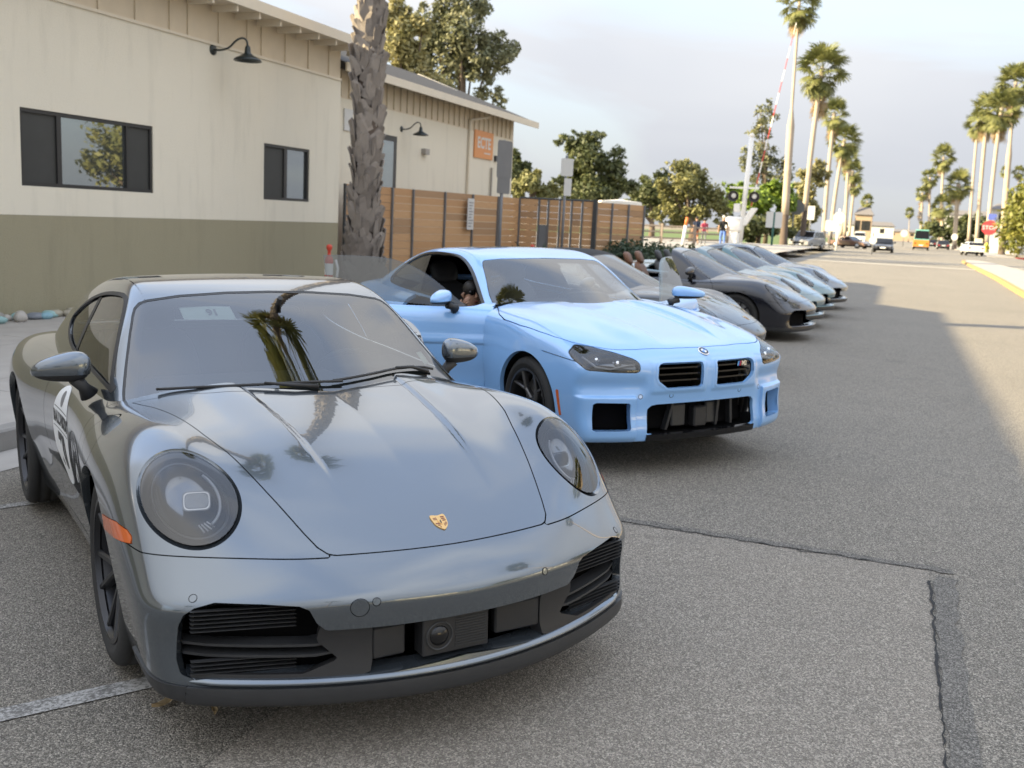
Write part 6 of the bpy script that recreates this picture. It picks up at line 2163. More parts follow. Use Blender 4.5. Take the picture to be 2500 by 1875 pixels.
# wipers: parked along the foot of the screen
for pts in ([(y, z) for y, z in ((-.62, .925), (-.45, .940), (-.25, .951), (-.06, .955), (.06, .953))], [(y, z) for y, z in ((.02, .956), (.20, .966), (.36, .972), (.52, .962), (.60, .945))]):
    w = wiper(root, [tuple(windshield_pt(G1.F, y, z)) for y, z in smooth_poly(pts, 5, False)], G1.F)
    ys = pts[2][0]
    a = [windshield_pt(G1.F, ys, pts[2][1], .018), windshield_pt(G1.F, ys + .10, pts[2][1] - .006, .016), windshield_pt(G1.F, ys + .20, .945, .006)]
    b = MB(); b.tube([tuple(q) for q in a], [.006, .008, .010], 6); b.build('wiper_arm', MT['plastic'], w, smooth=True)
b = MB()
cow = [windshield_pt(G1.F, y, .945 - .03 * abs(y), -.004) for y in np.linspace(-.50, .56, 23)]
cow2 = [np.array([p[0] + .10, p[1], p[2] - .035]) for p in cow]
b.add(cow + cow2, [(i, i + 1, 24 + i, 23 + i) for i in range(22)])
b.build('cowl_panel', MT['plastic'], root, smooth=True)
# paper tag and registration sticker behind the screen
def screen_card(name, mat, y0, y1, z0, z1, off=-.012):
    b = MB(); P = [windshield_pt(G1.F, y, z, off) for y, z in ((y0, z0), (y1, z0), (y1, z1), (y0, z1))]
    b.hexa([tuple(p) for p in P] + [tuple(p - np.array([.001, 0, -.001])) for p in P]); return b.build(name, mat, root)
tg = screen_card('paper_tag', MT['paper'], -.425, -.215, 1.185, 1.235)
def TG(u, v, d):
    return windshield_pt(G1.F, -.30 + u, 1.211 + v * .62, -.010 + d)
text_on('lettering', '91', .048, MT['grey_ink'], tg, TG, bold=.002)
rt_ = screen_card('registration_sticker', MT['paper'], .655, .61, .975, 1.02)
# ------------------------------------------------------------------ light blue coupe with open doors
MM2 = frame_matrix(0.890900, 7.266643, 0.039581, -1.024637, 0.032306, 0.019979)
HL_M2 = [(-.807, .821), (-.872, .778), (-.885, .735), (-.876, .690), (-.855, .672), (-.687, .659), (-.560, .655), (-.535, .668), (-.532, .722), (-.556, .746), (-.649, .783), (-.745, .812)]
KID = [(.060, .705), (.075, .714), (.37, .717), (.402, .708), (.416, .690), (.420, .625), (.408, .598), (.345, .553), (.325, .549), (.078, .549), (.060, .560)]
SQ = [(.597, .452), (.61, .462), (.80, .466), (.822, .455), (.826, .290), (.81, .280), (.605, .280), (.593, .292)]
CEN = [(0, .446), (.40, .445), (.44, .438), (.467, .415), (.473, .262), (.46, .248), (.25, .244), (0, .242)]
SIDE_M2 = smooth_poly([(-.70, .90), (-.88, .99), (-1.149, 1.18), (-1.30, 1.265), (-1.45, 1.318), (-1.632, 1.345), (-2.02, 1.352), (-2.28, 1.325), (-2.52, 1.245), (-2.68, 1.155), (-2.70, 1.105), (-2.55, 1.075), (-2.0, 1.035), (-1.2, .985), (-.85, .94)], 4)
DOOR_M2 = round_poly([(-.70, 1.3), (-.672, .92), (-.655, .83), (-.668, .70), (-.72, .46), (-.735, .27), (-1.86, .265), (-2.0, .42), (-2.06, .70), (-2.05, .95), (-2.02, 1.4)], .05, 4)


def build_m2(root, paint, h=.0092):
    B, G = BodyM2(), CabinM2()
    low = nets(B.Fgrid, B.F, -3.75, .95, 1.02, .15, 1.16, h)
    gh = nets(G.Fgrid, G.F, -3.25, 0.0, .90, .80, 1.47, h * 1.3)
    FB = lambda V, N: B.F(V[:, 0], np.abs(V[:, 1]), V[:, 2]); FG = lambda V, N: G.F(V[:, 0], np.abs(V[:, 1]), V[:, 2])
    gh = clip(gh, FB, 1)
    low = clip(low, lambda V, N: np.where(V[:, 2] > .88, FG(V, N) + .004, 1.0), 1)
    f_arch = lambda V, N, e=0: np.where(np.abs(V[:, 1]) > .55, np.minimum(np.hypot(V[:, 0] - .0, V[:, 2] - .355) - .378 - e, np.hypot(V[:, 0] + 2.75, V[:, 2] - .36) - .385 - e), 1.0)
    inner = low
    low = clip(low, f_arch)
    half = [(-.50, 0), (-.52, .3), (-.60, .6), (-.69, .748), (-.60, .79), (-.525, .828), (-.396, .860), (-.139, .876), (.10, .868), (.25, .85), (.40, .806), (.52, .735), (.60, .665), (.645, .60), (.680, .50), (.722, .25), (.735, 0)]
    half = np.array(half); full = np.concatenate([half, (half * [1, -1])[::-1][1:-1]])
    fh = lambda V, N: np.minimum(polysd(V[:, :2], full), V[:, 2] - .60)
    part('hood', clip(low, lambda V, N: fh(V, N) - .0032), paint, root, .018)
    rest = clip(low, lambda V, N: -fh(V, N) - .0032)
    hl = np.array(round_poly(HL_M2, .018, 3)); hl[:, 0] *= -1
    fl = lambda V, N: np.where((V[:, 0] > .15), polysd(np.stack([np.abs(V[:, 1]), V[:, 2]], 1), hl), -.3)
    lens = clip(low, lambda V, N: fl(V, N) - .004)
    rest = clip(rest, lambda V, N: -fl(V, N))
    mk = np.array([(.385, .520), (.412, .520), (.440, .355), (.418, .350)])
    fm = lambda V, N: np.where(np.abs(V[:, 1]) > .8, polysd(V[:, [0, 2]], mk), -.3)
    for sg in (1, -1):
        part('side_marker', clip(clip(rest, fm), lambda V, N: V[:, 1] * sg), MT['amber'], root, .01, offset=.002)
    rest = clip(rest, lambda V, N: -fm(V, N) - .001)
    fd = lambda V, N: np.where(np.abs(V[:, 1]) > .5, polysd(V[:, [0, 2]], DOOR_M2), -.3)
    doors = clip(rest, lambda V, N: fd(V, N) - .0032)
    rest = clip(rest, lambda V, N: -fd(V, N) - .0032)
    fb = lambda V, N: np.where(V[:, 0] > .2, np.where(np.abs(V[:, 1]) > .60, .735 + .10 * (.43 - V[:, 0]) - V[:, 2], .82 - V[:, 2]), -.3)
    bump = clip(rest, lambda V, N: fb(V, N) - .0026); rest = clip(rest, lambda V, N: -fb(V, N) - .0026)
    ay = lambda V: np.stack([np.abs(V[:, 1]), V[:, 2]], 1)
    kid_ = np.array(KID); sq = np.array(SQ)
    cen = np.array(CEN); cen = np.concatenate([cen, (cen * [-1, 1])[::-1][1:-1]])
    fk = lambda V, N: np.where(V[:, 0] > .5, polysd(ay(V), kid_), -.3)
    fq = lambda V, N: np.where(V[:, 0] > .4, polysd(ay(V), sq), -.3)
    fc = lambda V, N: np.where(V[:, 0] > .5, polysd(V[:, 1:], cen), -.3)
    b2_ = clip(clip(clip(bump, lambda V, N: -fk(V, N)), lambda V, N: -fq(V, N)), lambda V, N: -fc(V, N))
    lipf = lambda V, N: np.minimum(np.minimum(.2475 - V[:, 2], .474 - np.abs(V[:, 1])), V[:, 0] - .4)
    part('front_lip', clip(b2_, lipf), MT['gloss_black'], root, .03, offset=.006)
    b2_ = clip(b2_, lambda V, N: -lipf(V, N))
    part('front_bumper', b2_, paint, root, .022)
    for sg in (1, -1):
        part('intake_frame', clip(clip(clip(bump, lambda V, N: fq(V, N) + .007), lambda V, N: -fq(V, N)), lambda V, N: V[:, 1] * sg), paint, root, .075, offset=.0015)
    for sg in (1, -1):
        ring = clip(clip(clip(bump, lambda V, N: fk(V, N) + .016), lambda V, N: -fk(V, N)), lambda V, N: V[:, 1] * sg)
        part('kidney_frame', ring, paint, root, .01, offset=.003)
    # grille bars and hidden radiators
    for sg in (1, -1):
        for zz in (.592, .633, .674):
            y1 = .40 if zz > .6 else .385
            b = MB()
            for (xo, d, hgt, mi) in ((-.030, .05, .010, 0),):
                P = []
                for y in (.066, .2, y1):
                    x = float(B.X(np.array([y]), np.array([zz]))[0]) + xo
                    P.append((x, y * sg))
                for (p, q) in zip(P[:-1], P[1:]):
                    b.hexa([(p[0], p[1], zz), (q[0], q[1], zz), (q[0] - d, q[1], zz), (p[0] - d, p[1], zz), (p[0], p[1], zz + hgt), (q[0], q[1], zz + hgt), (q[0] - d, q[1], zz + hgt), (p[0] - d, p[1], zz + hgt)])
            b.build('grille_bar', MT['gloss_black'], root)
    for (y0, y1, z0, z1, x) in ((-.22, -.10, .27, .42, .74), (.08, .2, .27, .42, .74)):
        b = MB(); b.box(x - .03, x, y0, y1, z0, z1); b.build('radiator_panel', MT['plastic_lip'], root, bevel=.008)
    b = MB(); b.box(.70, .775, -.05, .06, .26, .40); b.build('radar_unit', MT['plastic'], root, bevel=.01)
    for y, tilt in ((-.28, .04), (.30, -.03), (.16, .0)):
        b = MB(); b.hexa([(.745, y, .255), (.745, y + .02, .255), (.70, y + .02, .255), (.70, y, .255), (.765, y + tilt, .44), (.765, y + tilt + .02, .44), (.72, y + tilt + .02, .44), (.72, y + tilt, .44)]); b.build('brace', MT['plastic_lip'], root)
    part('body', rest, paint, root, .03)
    # liners
    lin = clip(inner, lambda V, N: f_arch(V, N, .022))
    lin = clip(lin, lambda V, N: np.where(np.abs(V[:, 1]) > .5, polysd(V[:, [0, 2]], DOOR_M2) - .03, -.3), -1)
    op = lambda V, N: np.maximum(np.maximum(fk(V, N), fq(V, N)), np.maximum(fc(V, N), fl(V, N))) + .006
    part('inner_liner', clip(lin, op, -1), MT['liner'], root, 0, offset=-.034)
    for sg in (1, -1): part('intake_back', clip(clip(clip(lin, op), lambda V, N: fl(V, N), -1), lambda V, N: V[:, 1] * sg), MT['liner'], root, 0, offset=-.125)
    b = MB(); b.box(-3.0, .55, -.58, .58, .21, .33); b.build('underbody', MT['liner'], root)
    # headlamps
    for sg in (1, -1):
        e = bpy.data.objects.new('headlight', None); COL.objects.link(e); e.parent = root
        lm = clip(lens, lambda V, N: V[:, 1] * sg)
        part('lens', lm, MT['glass_clear'], e, 0, offset=-.002)
        part('lamp_border', clip(clip(low, lambda V, N: fl(V, N) + .001), lambda V, N: np.minimum(-(fl(V, N) - .010), V[:, 1] * sg)), MT['gloss_black'], e, .01, offset=-.004)
        part('lamp_bowl', lm, MT['gloss_black'], e, 0, offset=-.055)
        part('lamp_inner', clip(lm, lambda V, N: np.minimum(.82 - np.abs(V[:, 1]), V[:, 2] - .705 - .25 * (np.abs(V[:, 1]) - .68))), MT['reflector'], e, .02, offset=-.035)
        pts = [(.66, .80), (.74, .70), (.60, .668), (.57, .70)]
        def LP(y, z):
            p = surf_pt(B.F, (1.2, y, z), (-1, 0, 0), 80, 1.2); n = surf_n(B.F, p); p = p - n * .022; return (p[0], p[1] * sg, p[2])
        for tr in ([(.83, .765), (.80, .70), (.72, .682), (.62, .712), (.56, .715)],):
            b = MB(); b.tube([LP(y, z) for y, z in tr], .0075, 6); b.build('light_guide', MT['lamp_white'], e, smooth=True)
        for (y, z) in ((.765, .745), (.655, .725)):
            c = LP(y, z); b = MB(); b.lathe([(.0, .012), (.02, .008), (.027, -.004), (.03, -.03)], 16, T=lambda a, q, d: (c[0] + d - .01, c[1] + a, c[2] + q)); b.build('projector', MT['chrome'], e, smooth=True)
    # doors, swung open about their front hinges
    fsw = lambda V, N: np.where(np.abs(V[:, 1]) > .38, polysd(V[:, [0, 2]], SIDE_M2), -.3)
    bp = lambda V: V[:, 0] + 2.02 + .30 * (V[:, 2] - 1.15)
    for sg, deg in ((-1, 50), (1, 51)):
        hx, hy = -.69, .80 * sg
        dm = clip(doors, lambda V, N: V[:, 1] * sg)
        V, N, T = shell(dm, .03)
        o = link('door', mesh_from('door', V, T, paint, N=N), root)
        R = Matrix.Translation((hx, hy, 0)) @ Matrix.Rotation(math.radians(deg) * -sg, 4, 'Z') @ Matrix.Translation((-hx, -hy, 0))
        o.matrix_local = R
        part('door_trim', dm, MT['dash'], o, 0, offset=-.10)
        gm = clip(clip(clip(gh, lambda V, N: V[:, 1] * sg), lambda V, N: fsw(V, N) - .004), lambda V, N: bp(V) - .012)
        part('door_window', gm, MT['glass_tint'], o, 0, offset=-.006)
        mirror_part(o, sg, (-.96, .84, .965), (-1.0, .91, 1.0), (-1.03, .985, 1.055), (.080, .140, .058), paint, flat=True)
        # handle
        p = surf_pt(B.F, (-1.86, 1.3 * sg, .845), (0, -sg, 0), 60, .8)
        b = MB(); b.tube([(-1.96, p[1] + .012 * sg, .85), (-1.93, p[1] + .035 * sg, .85), (-1.79, p[1] + .035 * sg, .845), (-1.76, p[1] + .012 * sg, .845)], [.012, .015, .015, .012], 8); b.build('handle', paint, o, smooth=True)
        if sg < 0: sticker(o, B.F, -1.42, .66, -1, .235, '4', flat=True)
    # wheels
    for (x, y) in ((0, .775), (0, -.775), (-2.75, .79), (-2.75, -.79)):
        add_wheel(root, x, y, .345, .348, .265, .262, 5, 'Y', (MT['rim_black'], MT['rim_cut']), steer=-.06 if x == 0 else 0)
    # greenhouse
    wp = [(.80, .86), (.735, .975), (.70, 1.06), (.65, 1.16), (.60, 1.27), (.572, 1.305), (.545, 1.318), (.40, 1.330), (0, 1.338)]
    wp = np.array(wp + [(-a, c) for a, c in wp[-2::-1]])
    fw = lambda V, N: np.where(V[:, 0] > -1.42, polysd(V[:, 1:], wp), -.3)
    part('windshield', clip(gh, lambda V, N: fw(V, N) - .004), MT['glass'], root, 0, offset=-.002)
    part('windshield_border', clip(clip(gh, lambda V, N: fw(V, N) - .001), lambda V, N: fw(V, N) - .035, -1), MT['frit'], root, 0, offset=-.005)
    ghr = clip(gh, fw, -1)
    for sg in (1, -1):
        m = clip(clip(ghr, lambda V, N: fsw(V, N) - .003), lambda V, N: V[:, 1] * sg)
        part('quarter_window', clip(m, lambda V, N: -bp(V) - .03), MT['glass_tint'], root, 0, offset=-.008)
        part('pillar_trim', clip(clip(m, lambda V, N: np.abs(bp(V) + .01) - .03, -1), lambda V, N: fsw(V, N) - .002), MT['gloss_black'], root, 0, offset=-.006)
        part('window_seal', clip(clip(clip(gh, lambda V, N: V[:, 1] * sg), lambda V, N: fsw(V, N) + .016), lambda V, N: fsw(V, N) - .004, -1), MT['gloss_black'], root, .004, offset=.0015)
    ghr = clip(ghr, fsw, -1)
    rw = np.array([(-.66, 1.13), (-.55, 1.30), (-.45, 1.335), (.45, 1.335), (.55, 1.30), (.66, 1.13), (.60, 1.10), (-.60, 1.10)])
    frw = lambda V, N: np.where(V[:, 0] < -2.4, polysd(V[:, 1:], rw), -.3)
    part('rear_window', clip(ghr, frw), MT['glass_tint'], root, 0, offset=-.003); ghr = clip(ghr, frw, -1)
    sr = np.array(round_poly([(-1.62, -.40), (-1.62, .40), (-2.15, .40), (-2.15, -.40)], .06, 4))
    fs = lambda V, N: np.where(V[:, 2] > 1.3, polysd(V[:, :2], sr), -.3)
    part('sunroof', clip(ghr, lambda V, N: fs(V, N) - .003), MT['gloss_black'], root, .01); ghr = clip(ghr, lambda V, N: -fs(V, N) - .003)
    part('roof', ghr, paint, root, .012)
    part('roof_liner', ghr, MT['dash'], root, 0, offset=-.02)
    return B, G


car2 = empty('light_blue_coupe', MM2, label='light blue coupe with twin kidney grilles and both doors swung open', cat='car', group='cars parked at an angle along the kerb')
B2, G2 = build_m2(car2, MT['paint_blue'])
cabin_interior(car2, -.88, wheel_y=.38, zf=.055)
blob('rear_view_mirror', car2, MT['plastic'], (-1.15, 0, 1.26), (.02, .12, .035), power=3)
# round bonnet emblem and grille lettering
p = surf_pt(B2.F, (1.1, 0, .772), (-1, 0, 0), 100, .6); n = surf_n(B2.F, p); q = Vector(n).to_track_quat('Z', 'Y').to_matrix()
Tm = lambda x, y, z: tuple(np.array(q @ Vector((x, y, z))) + p)
b = MB(); b.lathe([(.040, 0), (.041, .004), (.038, .0055), (0, .006)], 28, T=Tm); em = b.build('hood_emblem', MT['chrome'], car2, smooth=True)
MT['emblem_dark'] = plain('emblem_dark', (.03, .03, .04), .3); MT['emblem_blue'] = plain('emblem_blue', (.08, .25, .6), .3)
b = MB(); b.lathe([(.034, .0062), (.034, .007), (.0, .0072)], 28, T=Tm); b.build('emblem_ring', MT['emblem_dark'], em)
for k, mt in enumerate(('emblem_blue', 'white_vinyl', 'emblem_blue', 'white_vinyl')):
    b = MB(); poly = [(0, 0)] + [(.021 * math.cos(a), .021 * math.sin(a)) for a in np.linspace(k * math.pi / 2, (k + 1) * math.pi / 2, 8)]
    b.prism(poly, .0073, .0079, T=Tm); b.build('emblem_quarter', MT[mt], em)
xk = float(B2.X(np.array([.33]), np.array([.68]))[0]) - .018
lt = text_on('lettering', 'M2', .042, MT['chrome'], car2, lambda u, v, d: (xk + d - .16 * u, .335 + u, .682 + v), bold=.002)
for k, c in enumerate(((.15, .45, .8), (.03, .06, .3), (.6, .03, .03))):
    key = 'stripe_%d' % k; MT[key] = plain('badge_stripe_%d' % k, c, .4)
    b = MB(); u0 = .272 + k * .010; b.hexa([(xk + .003, u0, .666), (xk + .003, u0 + .007, .666), (xk, u0 + .007, .666), (xk, u0, .666), (xk + .003, u0 + .008, .698), (xk + .003, u0 + .015, .698), (xk, u0 + .015, .698), (xk, u0 + .008, .698)]); b.build('badge_stripe', MT[key], car2)
for (y, z) in ((.30, .500), (-.30, .500), (.52, .50), (-.52, .50)):
    p = surf_pt(B2.F, (1.2, y, z), (-1, 0, 0), 100, .8); n = surf_n(B2.F, p); q = Vector(n).to_track_quat('Z', 'Y').to_matrix()
    Tq = lambda a, c, d, p=p, q=q: tuple(np.array(q @ Vector((a, c, d))) + p)
    b = MB(); b.lathe([(.016, .0001), (.016, .0006), (.013, .0006)], 20, T=Tq); b.build('sensor_gap', MT['liner'], car2)
    b = MB(); b.lathe([(.0125, -.001), (.0125, .0008), (0, .0009)], 20, T=Tq); b.build('parking_sensor', MT['paint_blue'], car2)
# ------------------------------------------------------------------ the other sports cars in the row
def children_of(o): return [c for c in bpy.data.objects if c.parent is o]


def copy_tree(o, kids, parent=None, remap=None):
    c = o.copy(); COL.objects.link(c)
    if parent is not None: c.parent = parent
    if remap and o.type == 'MESH' and o.data.materials and o.data.materials[0] in remap:
        c.material_slots[0].link = 'OBJECT'; c.material_slots[0].material = remap[o.data.materials[0]]
    for ch in kids.get(o, []): copy_tree(ch, kids, c, remap)
    return c


def row_frame(s, t, dz=0.0, yaw=-1.0184, sc=1.0):
    p = RW(s, t, float(zg(s, t)) + dz)
    m = frame_matrix(p[0], p[1], p[2], yaw, .02, .008)
    return m @ Matrix.Scale(sc, 4)


GROUP = 'cars parked at an angle along the kerb'
soft = empty('soft_top_car', row_frame(-2.37, 11.59, yaw=math.radians(-26)), label='charcoal sports car with black soft top right behind the light blue coupe', cat='car', group=GROUP)
build_911(soft, MT['paint_charcoal'], h=.020, detail=False, roof_mat=MT['soft_top'])
cabin_interior(soft, -.35)
for s_ in (1, -1): mirror_part(soft, s_, (-.71, .82, .875), (-.69, .875, .945), (-.690, .925, .993), (.075, .112, .066), MT['paint_charcoal'], name='door_mirror')
_BF = Body911()
crest(soft, _BF.F, (.888, 0, .638), (.066, .085), (-1, 0, .5), (.5, 0, .86))
spy = empty('open_roadster', row_frame(-2.13, 15.95, yaw=math.radians(-21)), label='dark navy open roadster with tan headrests', cat='car', group=GROUP)
build_911(spy, MT['paint_navy'], h=.020, detail=False, spider=True)
cabin_interior(spy, -.35, mat_seat=MT['tan'])
for s_ in (1, -1): mirror_part(spy, s_, (-.71, .82, .875), (-.69, .875, .945), (-.690, .925, .993), (.075, .112, .066), MT['paint_navy'], name='door_mirror')
crest(spy, _BF.F, (.888, 0, .638), (.066, .085), (-1, 0, .5), (.5, 0, .86))
kids = {}
for o in bpy.data.objects:
    if o.parent: kids.setdefault(o.parent, []).append(o)
for (src, old, paint, nm, s, t, sc, lab, top) in (
        (spy, 'paint_navy', 'paint_teal', 'open_roadster', -2.14, 18.2, 1.0, 'pale teal open roadster third behind the blue coupe', None),
        (spy, 'paint_navy', 'paint_teal2', 'open_roadster', -2.10, 20.6, 1.0, 'deeper teal roadster with a low pointed nose beyond the pale teal one', None),
        (soft, 'paint_charcoal', 'paint_slate', 'sports_coupe', -1.98, 23.1, 1.0, 'grey sports coupe parked last in the row in the sunlight', 'paint_slate')):
    if paint not in MT: MT[paint] = car_paint('teal_paint', (.07, .15, .17), metal=.2, rough=.35)
    rm = {MT[old]: MT[paint]}
    if top: rm[MT['soft_top']] = MT[top]
    rm[MT['tan']] = MT['seat']
    c = copy_tree(src, kids, None, rm)
    c.name = nm; c.matrix_world = row_frame(s, t, sc=sc, yaw=math.radians(-21))
    c['label'] = lab
# ------------------------------------------------------------------ vehicles further down the street
def street_vehicle(name, s, t, heading, L, Wd, Ht, kind, paint, label, z0=0.035, group='vehicles down the street', cat='car', extra=None):
    """heading: angle of travel measured from the road direction toward its right"""
    fx = RD * math.cos(heading) + RN * math.sin(heading); ly = np.cross([0, 0, 1.0], fx)
    p = RW(s, t, z0); m = Matrix.Identity(4)
    for i in range(3): m[i][0], m[i][1], m[i][2], m[i][3] = fx[i], ly[i], (0, 0, 1)[i], p[i]
    e = empty(name, m, label=label, cat=cat, group=group)
    w = Wd / 2; h = L / 2
    if kind == 'sedan':
        low = [(-h, .35), (-h, .62), (-h + .05, .86), (-h * .55, .93), (h * .30, .93), (h * .82, .80), (h - .03, .66), (h, .35)]
        cab = [(-h * .62, .92), (-h * .36, Ht - .03), (-h * .05, Ht), (h * .10, Ht - .05), (h * .36, .93)]
    elif kind == 'suv':
        low = [(-h, .42), (-h, .85), (-h + .04, 1.08), (h * .42, 1.10), (h * .90, 1.0), (h - .02, .85), (h, .42)]
        cab = [(-h * .97, 1.08), (-h * .86, Ht - .03), (-h * .4, Ht), (h * .12, Ht - .03), (h * .44, 1.09)]
    else:
        low = [(-h, .45), (-h, 1.35), (h * .7, 1.36), (h * .97, 1.30), (h, .45)]
        cab = [(-h, 1.36), (-h * .98, Ht), (h * .62, Ht), (h * .80, Ht - .1), (h * .92, 1.36)]
    T = lambda a, c, d: (a, d, c)
    b = MB(); b.prism(low, -w, w, T=T); b.build('body', paint, e, bevel=.05)
    # cabin tapering inward
    n = len(cab); V = []
    for sg in (-1, 1):
        for a, c in cab:
            k = (c - cab[0][1]) / (Ht - cab[0][1]); V.append((a, sg * (w * .96 - .16 * k), c - .004 + .004))
    b = MB(); b.add(V, [tuple(range(n)), tuple(range(n, 2 * n))[::-1]] + [(i, n + i, n + (i + 1) % n, (i + 1) % n) for i in range(n)]); b.build('cabin', extra or paint, e, bevel=.03)
    zt, zb = Ht - .12, cab[0][1] + .06
    def side_panel(x0, x1, x2, x3, nm):
        for sg in (-1, 1):
            yy = lambda z: sg * (w * .96 - .16 * (z - cab[0][1]) / (Ht - cab[0][1]) + .004)
            b = MB(); b.hexa([(x0, yy(zb), zb), (x1, yy(zb), zb), (x1, yy(zb) - .02 * sg, zb), (x0, yy(zb) - .02 * sg, zb), (x3, yy(zt), zt), (x2, yy(zt), zt), (x2, yy(zt) - .02 * sg, zt), (x3, yy(zt) - .02 * sg, zt)]); b.build(nm, MT['gloss_black'], e)
    a0, a1 = cab[0][0], cab[-1][0]; b0, b1 = cab[1][0], cab[-2][0]
    mid = (a0 + a1) / 2
    side_panel(mid + .04, a1 - .22, b1 - .06, mid + .04, 'side_window'); side_panel(a0 + .22, mid - .04, mid - .04, b0 + .12, 'side_window')
    for nm, (xb, zb_), (xt, zt_) in (('windshield', cab[-1], cab[-2]), ('rear_window', cab[0], cab[1])):
        sg = 1 if nm == 'windshield' else -1
        q = .014 * sg; P = []
        for f, ww in ((.10, .90), (.90, .80)):
            x = xb + (xt - xb) * f; z = zb_ + (zt_ - zb_) * f
            P += [(x + q, -w * ww, z + .012), (x + q, w * ww, z + .012)]
        b = MB(); b.hexa([P[0], P[1], (P[1][0] - q * 2, P[1][1], P[1][2] - .02), (P[0][0] - q * 2, P[0][1], P[0][2] - .02), P[2], P[3], (P[3][0] - q * 2, P[3][1], P[3][2] - .02), (P[2][0] - q * 2, P[2][1], P[2][2] - .02)]); b.build(nm, MT['gloss_black'], e)
    zl = low[2][1] * .78 if kind != 'van' else .9
    for sg in (-1, 1):
        b = MB(); b.box(h - .03, h + .012, sg * w * .58 - .20, sg * w * .58 + .20, zl - .10, zl + .05); b.build('headlight', MT['chrome'], e, bevel=.02)
        b = MB(); b.box(-h - .012, -h + .03, sg * w * .72 - .14, sg * w * .72 + .14, zl - .08, zl + .08); b.build('tail_light', MT['red_lens'], e, bevel=.02)
        b = MB(); b.box(a1 - .42, a1 - .28, sg * (w + .10) - .10, sg * (w + .10) + .10, cab[0][1] + .04, cab[0][1] + .18); b.build('door_mirror', paint, e, bevel=.03)
        for x in (h * .60, -h * .60):
            q = MB(); q.lathe([(.0, -.11), (.20, -.11), (.33, -.10), (.345, -.06), (.345, .06), (.33, .10), (.20, .11), (0, .11)], 20, T=lambda a, c, d: (x + a, sg * (w - .10) + d, .345 + c)); q.build('wheel', MT['rubber'], e, smooth=True)
            q = MB(); q.lathe([(.20, .0), (.19, .02), (.05, .015), (0, .02)], 14, T=lambda a, c, d: (x + a, sg * (w + .012 + d), .345 + c)); q.build('hub_cap', MT['steel'], e, smooth=True)
    b = MB(); b.box(h - .01, h + .02, -w * .55, w * .55, zl - .32, zl - .13); b.build('grille', MT['gloss_black'], e, bevel=.01)
    b = MB(); b.box(h + .021, h + .03, -.26, .26, .44, .56); b.build('number_plate', MT['white_vinyl'], e)
    b = MB(); b.box(-h - .03, -h - .012, -.26, .26, .60, .72); b.build('number_plate', MT['white_vinyl'], e)
    b = MB(); b.box(-h + .02, h - .02, -w + .05, w - .05, .20, .36); b.build('underbody', MT['liner'], e)
    return e


PI = math.pi
street_vehicle('parked_suv', -7.9, 99, PI + .25, 4.9, 1.95, 1.78, 'suv', MT['paint_silver'], 'silver four wheel drive parked beyond the left palms, facing the camera')
street_vehicle('parked_sedan', -5.2, 128, PI * .5 + .5, 4.9, 1.85, 1.42, 'sedan', MT['paint_brown'], 'brown sedan seen from the side right of the silver car')
street_vehicle('dark_sedan', -1.15, 108, PI + .02, 4.6, 1.85, 1.45, 'sedan', MT['paint_black'], 'black car driving toward the camera along the road centre')
MT['paint_orange'] = car_paint('orange_paint', (.50, .20, .03), rough=.4, flake=False); MT['paint_aqua'] = car_paint('aqua_paint', (.16, .46, .40), rough=.4, flake=False)
street_vehicle('box_truck', 3.2, 150, .02, 5.2, 2.05, 2.75, 'van', MT['paint_orange'], 'orange truck with aqua upper half driving away', cat='truck', extra=MT['paint_aqua'])
street_vehicle('parked_sedan', 6.9, 172, 0, 4.5, 1.8, 1.45, 'sedan', MT['paint_black'], 'small black car parked at the right kerb near the palms')
street_vehicle('white_hatchback', 7.9, 122, -.12, 4.2, 1.8, 1.5, 'suv', MT['paint_white'], 'white car parked at the right side below the stout palm')
street_vehicle('parked_sedan', 6.4, 215, 0, 4.5, 1.8, 1.45, 'sedan', MT['paint_navy'], 'tiny dark blue car further along the right kerb')
street_vehicle('parked_sedan', 6.4, 236, 0, 4.5, 1.8, 1.5, 'sedan', MT['paint_silver'], 'tiny silver car behind the dark blue one')
street_vehicle('white_van', -6.2, 190, PI, 5.0, 2.0, 2.2, 'van', MT['paint_white'], 'white van parked beyond the brown sedan', cat='van')
# ------------------------------------------------------------------ people
MT['skin'] = plain('skin', (.42, .24, .16), .55); MT['hair_dark'] = plain('dark_hair', (.012, .009, .008), .5); MT['hair_white'] = plain('white_hair', (.55, .52, .48), .6)


def skin_mesh(verts, edges, radii, root=0, sub=2):
    me = bpy.data.meshes.new('skeleton'); me.from_pydata(verts, edges, [])
    o = bpy.data.objects.new('skeleton_tmp', me); COL.objects.link(o)
    md = o.modifiers.new('Skin', 'SKIN'); md.use_smooth_shade = True; md.branch_smoothing = .6
    o.modifiers.new('Sub', 'SUBSURF').levels = sub
    for v, r in zip(me.skin_vertices[0].data, radii):
        v.radius = r if hasattr(r, '__len__') else (r, r)
    me.skin_vertices[0].data[root].use_root = True
    dg = bpy.context.evaluated_depsgraph_get()
    out = bpy.data.meshes.new_from_object(o.evaluated_get(dg)); bpy.data.objects.remove(o)
    return out


